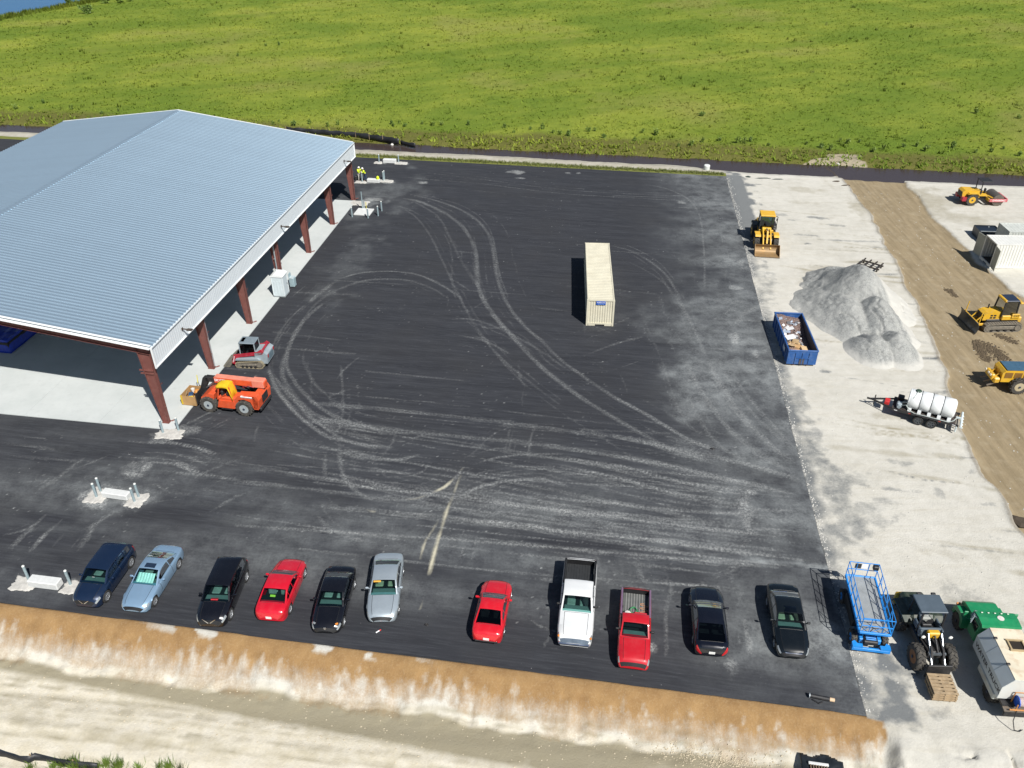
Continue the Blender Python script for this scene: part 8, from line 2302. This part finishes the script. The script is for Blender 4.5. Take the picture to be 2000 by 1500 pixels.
def rag(label, p, m, sx, sy, z=.02, seed=0, cat='rag'):
    mb = MB(); r_ = random.Random(seed); n_ = 9
    top = [(math.cos(2 * math.pi * i / n_) * sx * r_.uniform(.5, 1.1), math.sin(2 * math.pi * i / n_) * sy * r_.uniform(.5, 1.1)) for i in range(n_)]
    mb.add([(x, y, 0) for x, y in top] + [(x * .5, y * .5, .10) for x, y in top] + [(0, 0, .06)], [(i, (i + 1) % n_, n_ + (i + 1) % n_, n_ + i) for i in range(n_)] + [(n_ + i, n_ + (i + 1) % n_, 2 * n_) for i in range(n_)])
    return tag(mb.build('rag', m, None, 0, (p[0], p[1], z)), label, cat)
rag('small black rag on the asphalt between silver sedan and red coupe', (-4.76, 31.15), M_BLK, .16, .1, seed=1)
rag('small black rag on the dusty part of the yard', (14.33, 47.00), M_BLK, .2, .12, seed=2)
fabm = mat('torn_fabric', (.03, .045, .04), .8, var=.5)
for k, (p, w, l, lab) in enumerate([((30.16, 103.21), .5, .35, 'dark bundle of torn fabric at the back corner of the limerock'), ((31.91, 102.64), 1.3, .12, 'thin strip of torn black fabric on the back limerock edge'), ((33.77, 102.27), 1.0, .1, 'second thin strip of torn fabric on the back limerock edge'),
                                   ((40.93, 101.53), .7, .3, 'dark broken timber heap on the back edge of the limerock'), ((41.61, 100.08), .9, .2, 'ragged dark scrap trailing from the timber heap'), ((32.65, 39.53), .7, .9, 'clump of dark roots at the edge of the brown strip')]):
    rag(lab, p, fabm if k < 3 else mat('dark_scrap', (.06, .045, .03), .9), w, l, -.04, 10 + k, 'scrap')
o = MB().lathe([(0, 0), (.13, .0), (.17, .08), (.10, .17), (0, .19)], axis='Z', n=7).build('stone', mat('tan_stone', (.42, .32, .22), .9), None, 0, (*(-2.77, 28.38), -.25)); tag(o, 'tan stone resting on the rust brown embankment', 'stone')
# loose stones: uncountable grit over the embankment foot and the limerock
def stones(name, label, S, T, size, m, zf):
    mb_v, mb_f = [], []
    X, Y = xy(S, T); Z = zf(S, T)
    base = np.array([(1, 0, 0), (0, 1, 0), (-1, 0, 0), (0, -1, 0), (0, 0, .8)])
    for i in range(len(S)):
        n_ = len(mb_v); a = i * 1.7; c, s_ = math.cos(a), math.sin(a)
        k = size[i]
        for q in base: mb_v.append((X[i] + k * (q[0] * c - q[1] * s_), Y[i] + k * (q[0] * s_ + q[1] * c), Z[i] + k * q[2]))
        mb_f += [(n_, n_ + 1, n_ + 4), (n_ + 1, n_ + 2, n_ + 4), (n_ + 2, n_ + 3, n_ + 4), (n_ + 3, n_, n_ + 4)]
    me = bpy.data.meshes.new(name); me.from_pydata(mb_v, [], mb_f); me.materials.append(m)
    return tag(link(name, me), label, kind='stuff')
gz = lambda S, T: ground_z(S, T)[0]
ctr = (10.10, 24.02); cs, ct = st(*ctr)
stones('gravel', 'loose pale gravel strewn at the foot of the embankment', np.concatenate([RNG.normal(cs, 1.6, 700), RNG.uniform(-34, 12, 500)]), np.concatenate([RNG.normal(ct, .35, 700), RNG.uniform(22.5, 25.6, 500)]), RNG.uniform(.02, .06, 1200), mat('grit', (.46, .40, .29), .9, var=.2), gz)
_s = np.concatenate([RNG.uniform(14, 38, 900), 13.6 + np.abs(RNG.normal(0, .25, 1400))]); _t = np.concatenate([RNG.uniform(28, 104, 900), RNG.uniform(28, 106, 1400)])
_s[900:] = s_right(_t[900:]) + np.abs(RNG.normal(.05, .22, 1400))
stones('grit', 'loose stones and grit along the asphalt edge and limerock', _s, _t, RNG.uniform(.02, .075, 2300), mat('grit_pale', (.44, .43, .40), .9, var=.3), gz)
# dark clods turned up beside the bulldozer
for nm, P, n_, w in (('soil_clods', [(40.37,62.47),(40.18,60.92),(39.92,59.27)], 420, .45), ('soil_clods', [(40.97,61.95),(41.38,60.50),(41.42,59.27)], 420, .6), ('soil_clods', [(42.39,70.82),(42.21,72.42)], 120, .3), ('soil_clods', [(42.85,63.53),(43.76,62.21)], 160, .4)):
    P = [st(*p) for p in P]; q = RNG.random(n_) * (len(P) - 1); i_ = np.minimum(q.astype(int), len(P) - 2); f_ = q - i_
    PA = np.array(P)
    S_ = PA[i_, 0] * (1 - f_) + PA[i_ + 1, 0] * f_ + RNG.normal(0, w * .5, n_); T_ = PA[i_, 1] * (1 - f_) + PA[i_ + 1, 1] * f_ + RNG.normal(0, w * .5, n_)
    stones(nm, 'dark soil clods turned up on the brown strip', S_, T_, RNG.uniform(.04, .16, n_), mat('dark_soil', (.10, .075, .045), .95, var=.3), gz)

# ------------------------------------------------------------------ two workers
def skin_mesh(name, V, Ed, rad, m, sub=2):
    me = bpy.data.meshes.new(name); me.from_pydata(V, Ed, [])
    o = bpy.data.objects.new(name, me); COL.objects.link(o)
    o.modifiers.new('skin', 'SKIN')
    for i, sv_ in enumerate(me.skin_vertices[0].data):
        r_ = rad[i]; sv_.radius = r_ if isinstance(r_, tuple) else (r_, r_)
        sv_.use_root = (i == 0)
    o.modifiers.new('sub', 'SUBSURF').levels = sub
    out = bpy.data.meshes.new_from_object(o.evaluated_get(bpy.context.evaluated_depsgraph_get()))
    bpy.data.objects.remove(o)
    out.materials.clear(); out.materials.append(m); out.shade_smooth(); out.name = name
    return out
def person(label, loc, rz, lean, reach, trm):
    """faces +Y; lean: forward shift of the chest; reach: hand position"""
    t = thing('person', label, 'person', loc, rz)
    sk = mat('skin', (.42, .24, .16), .6)
    J = {'pel': (0, 0, .95), 'abd': (0, lean * .35, 1.12), 'che': (0, lean * .8, 1.36), 'nek': (0, lean, 1.52), 'hed': (0, lean + .05, 1.66), 'top': (0, lean + .04, 1.76)}
    for s_, k in (('l', -1), ('r', 1)):
        J.update({s_ + 'hip': (.10 * k, 0, .90), s_ + 'kne': (.12 * k, .06 + .05 * k, .50), s_ + 'ank': (.13 * k, -.02 + .10 * k, .08), s_ + 'toe': (.14 * k, .14 + .10 * k, .04),
                  s_ + 'sho': (.19 * k, lean * .9, 1.44), s_ + 'elb': (.24 * k, lean + .16, 1.24), s_ + 'wri': (.10 * k, reach[0] - .08, reach[1]), s_ + 'han': (.07 * k, reach[0], reach[1])})
        for f_ in range(5):
            J[s_ + f'f{f_}'] = (.07 * k + (f_ - 2) * .016, reach[0] + (.075 if f_ else .02), reach[1] - .03 - .004 * f_)
    ks = list(J); ix = {k: i for i, k in enumerate(ks)}
    E_ = [('pel', 'abd'), ('abd', 'che'), ('che', 'nek'), ('nek', 'hed'), ('hed', 'top')]
    for s_ in 'lr':
        E_ += [('pel', s_ + 'hip'), (s_ + 'hip', s_ + 'kne'), (s_ + 'kne', s_ + 'ank'), (s_ + 'ank', s_ + 'toe'), ('che', s_ + 'sho'), (s_ + 'sho', s_ + 'elb'), (s_ + 'elb', s_ + 'wri'), (s_ + 'wri', s_ + 'han')] + [(s_ + 'han', s_ + f'f{q}') for q in range(5)]
    rd = {'pel': (.13, .10), 'abd': (.13, .10), 'che': (.16, .11), 'nek': .055, 'hed': (.085, .10), 'top': .055}
    for s_ in 'lr':
        rd.update({s_ + 'hip': .085, s_ + 'kne': .06, s_ + 'ank': .042, s_ + 'toe': .035, s_ + 'sho': .06, s_ + 'elb': .042, s_ + 'wri': .028, s_ + 'han': .035, **{s_ + f'f{q}': .009 for q in range(5)}})
    link('body', skin_mesh('body', [J[k] for k in ks], [(ix[a], ix[b]) for a, b in E_], [rd[k] for k in ks], sk), t)
    def cloth(nm, names, Es, grow, m):
        i2 = {k: i for i, k in enumerate(names)}
        rr_ = [tuple(v + grow for v in rd[k]) if isinstance(rd[k], tuple) else rd[k] + grow for k in names]
        link(nm, skin_mesh(nm, [J[k] for k in names], [(i2[a], i2[b]) for a, b in Es], rr_, m), t)
    cloth('shirt', ['abd', 'che', 'pel', 'lsho', 'rsho', 'lelb', 'relb', 'lwri', 'rwri'], [('abd', 'che'), ('abd', 'pel'), ('che', 'lsho'), ('che', 'rsho'), ('lsho', 'lelb'), ('rsho', 'relb'), ('lelb', 'lwri'), ('relb', 'rwri')], .022, mat('hi_vis', (.62, .80, .02), .7))
    cloth('trousers', ['pel', 'lhip', 'rhip', 'lkne', 'rkne', 'lank', 'rank'], [('pel', 'lhip'), ('pel', 'rhip'), ('lhip', 'lkne'), ('rhip', 'rkne'), ('lkne', 'lank'), ('rkne', 'rank')], .02, trm)
    for k in 'lr':
        a, b = Vector(J[k + 'ank']), Vector(J[k + 'toe'])
        MB().box((a + b) / 2 - Vector((0, 0, .015)), (.10, .28, .09), ch=.03).build('boot', M_BLK, t)
    h = Vector(J['hed'])
    MB().lathe([(0, .17), (.07, .155), (.115, .10), (.125, .04), (.16, .03), (.16, .02), (.12, .02)], h + Vector((0, 0, .0)), 'Z', 16).build('helmet', mat('helmet_white', (.70, .70, .66), .4), t, 50)
    MB().box(h + Vector((0, .105, -.01)), (.03, .035, .04), ch=.01).build('nose', sk, t)
    for k in (-1, 1): MB().box(h + Vector((.035 * k, .095, .025)), (.022, .01, .012)).build('eye', M_BLK, t)
pA, pB, pb = Vector((-19.28, 101.81)), Vector((-18.42, 101.53)), Vector((-18.82, 101.25))
d = pb - pA
person('worker in yellow shirt and pale trousers reaching out to the bollard beside the shed', (pA.x, pA.y, .03), math.atan2(d.y, d.x) - R(90), .10, (.52, 1.33), mat('trousers_grey', (.36, .35, .32), .8))
d = pb - pB
person('worker in yellow shirt and dark blue trousers bending towards the bollard', (pB.x, pB.y, .03), math.atan2(d.y, d.x) - R(90), .28, (.55, 1.22), mat('trousers_navy', (.02, .04, .09), .8))
o = MB().box((0, 0, .27), (.5, .4, .5), ch=.05).build('cool_box', M_BLK, None, 0, (*(-19.65, 102.08), .02), .3); tag(o, 'black cool box on the asphalt behind the western worker', 'cool box')
o = MB().lathe([(0, .0), (.17, .01), (.20, .18), (.15, .38), (.06, .46), (0, .46)], axis='Z', n=10).build('safety_vest', mat('hi_vis', (.62, .80, .02), .7), None, 40, (*(-16.81, 100.98), .42)); tag(o, 'yellow safety vest dropped on the end of the concrete block by the workers', 'vest')
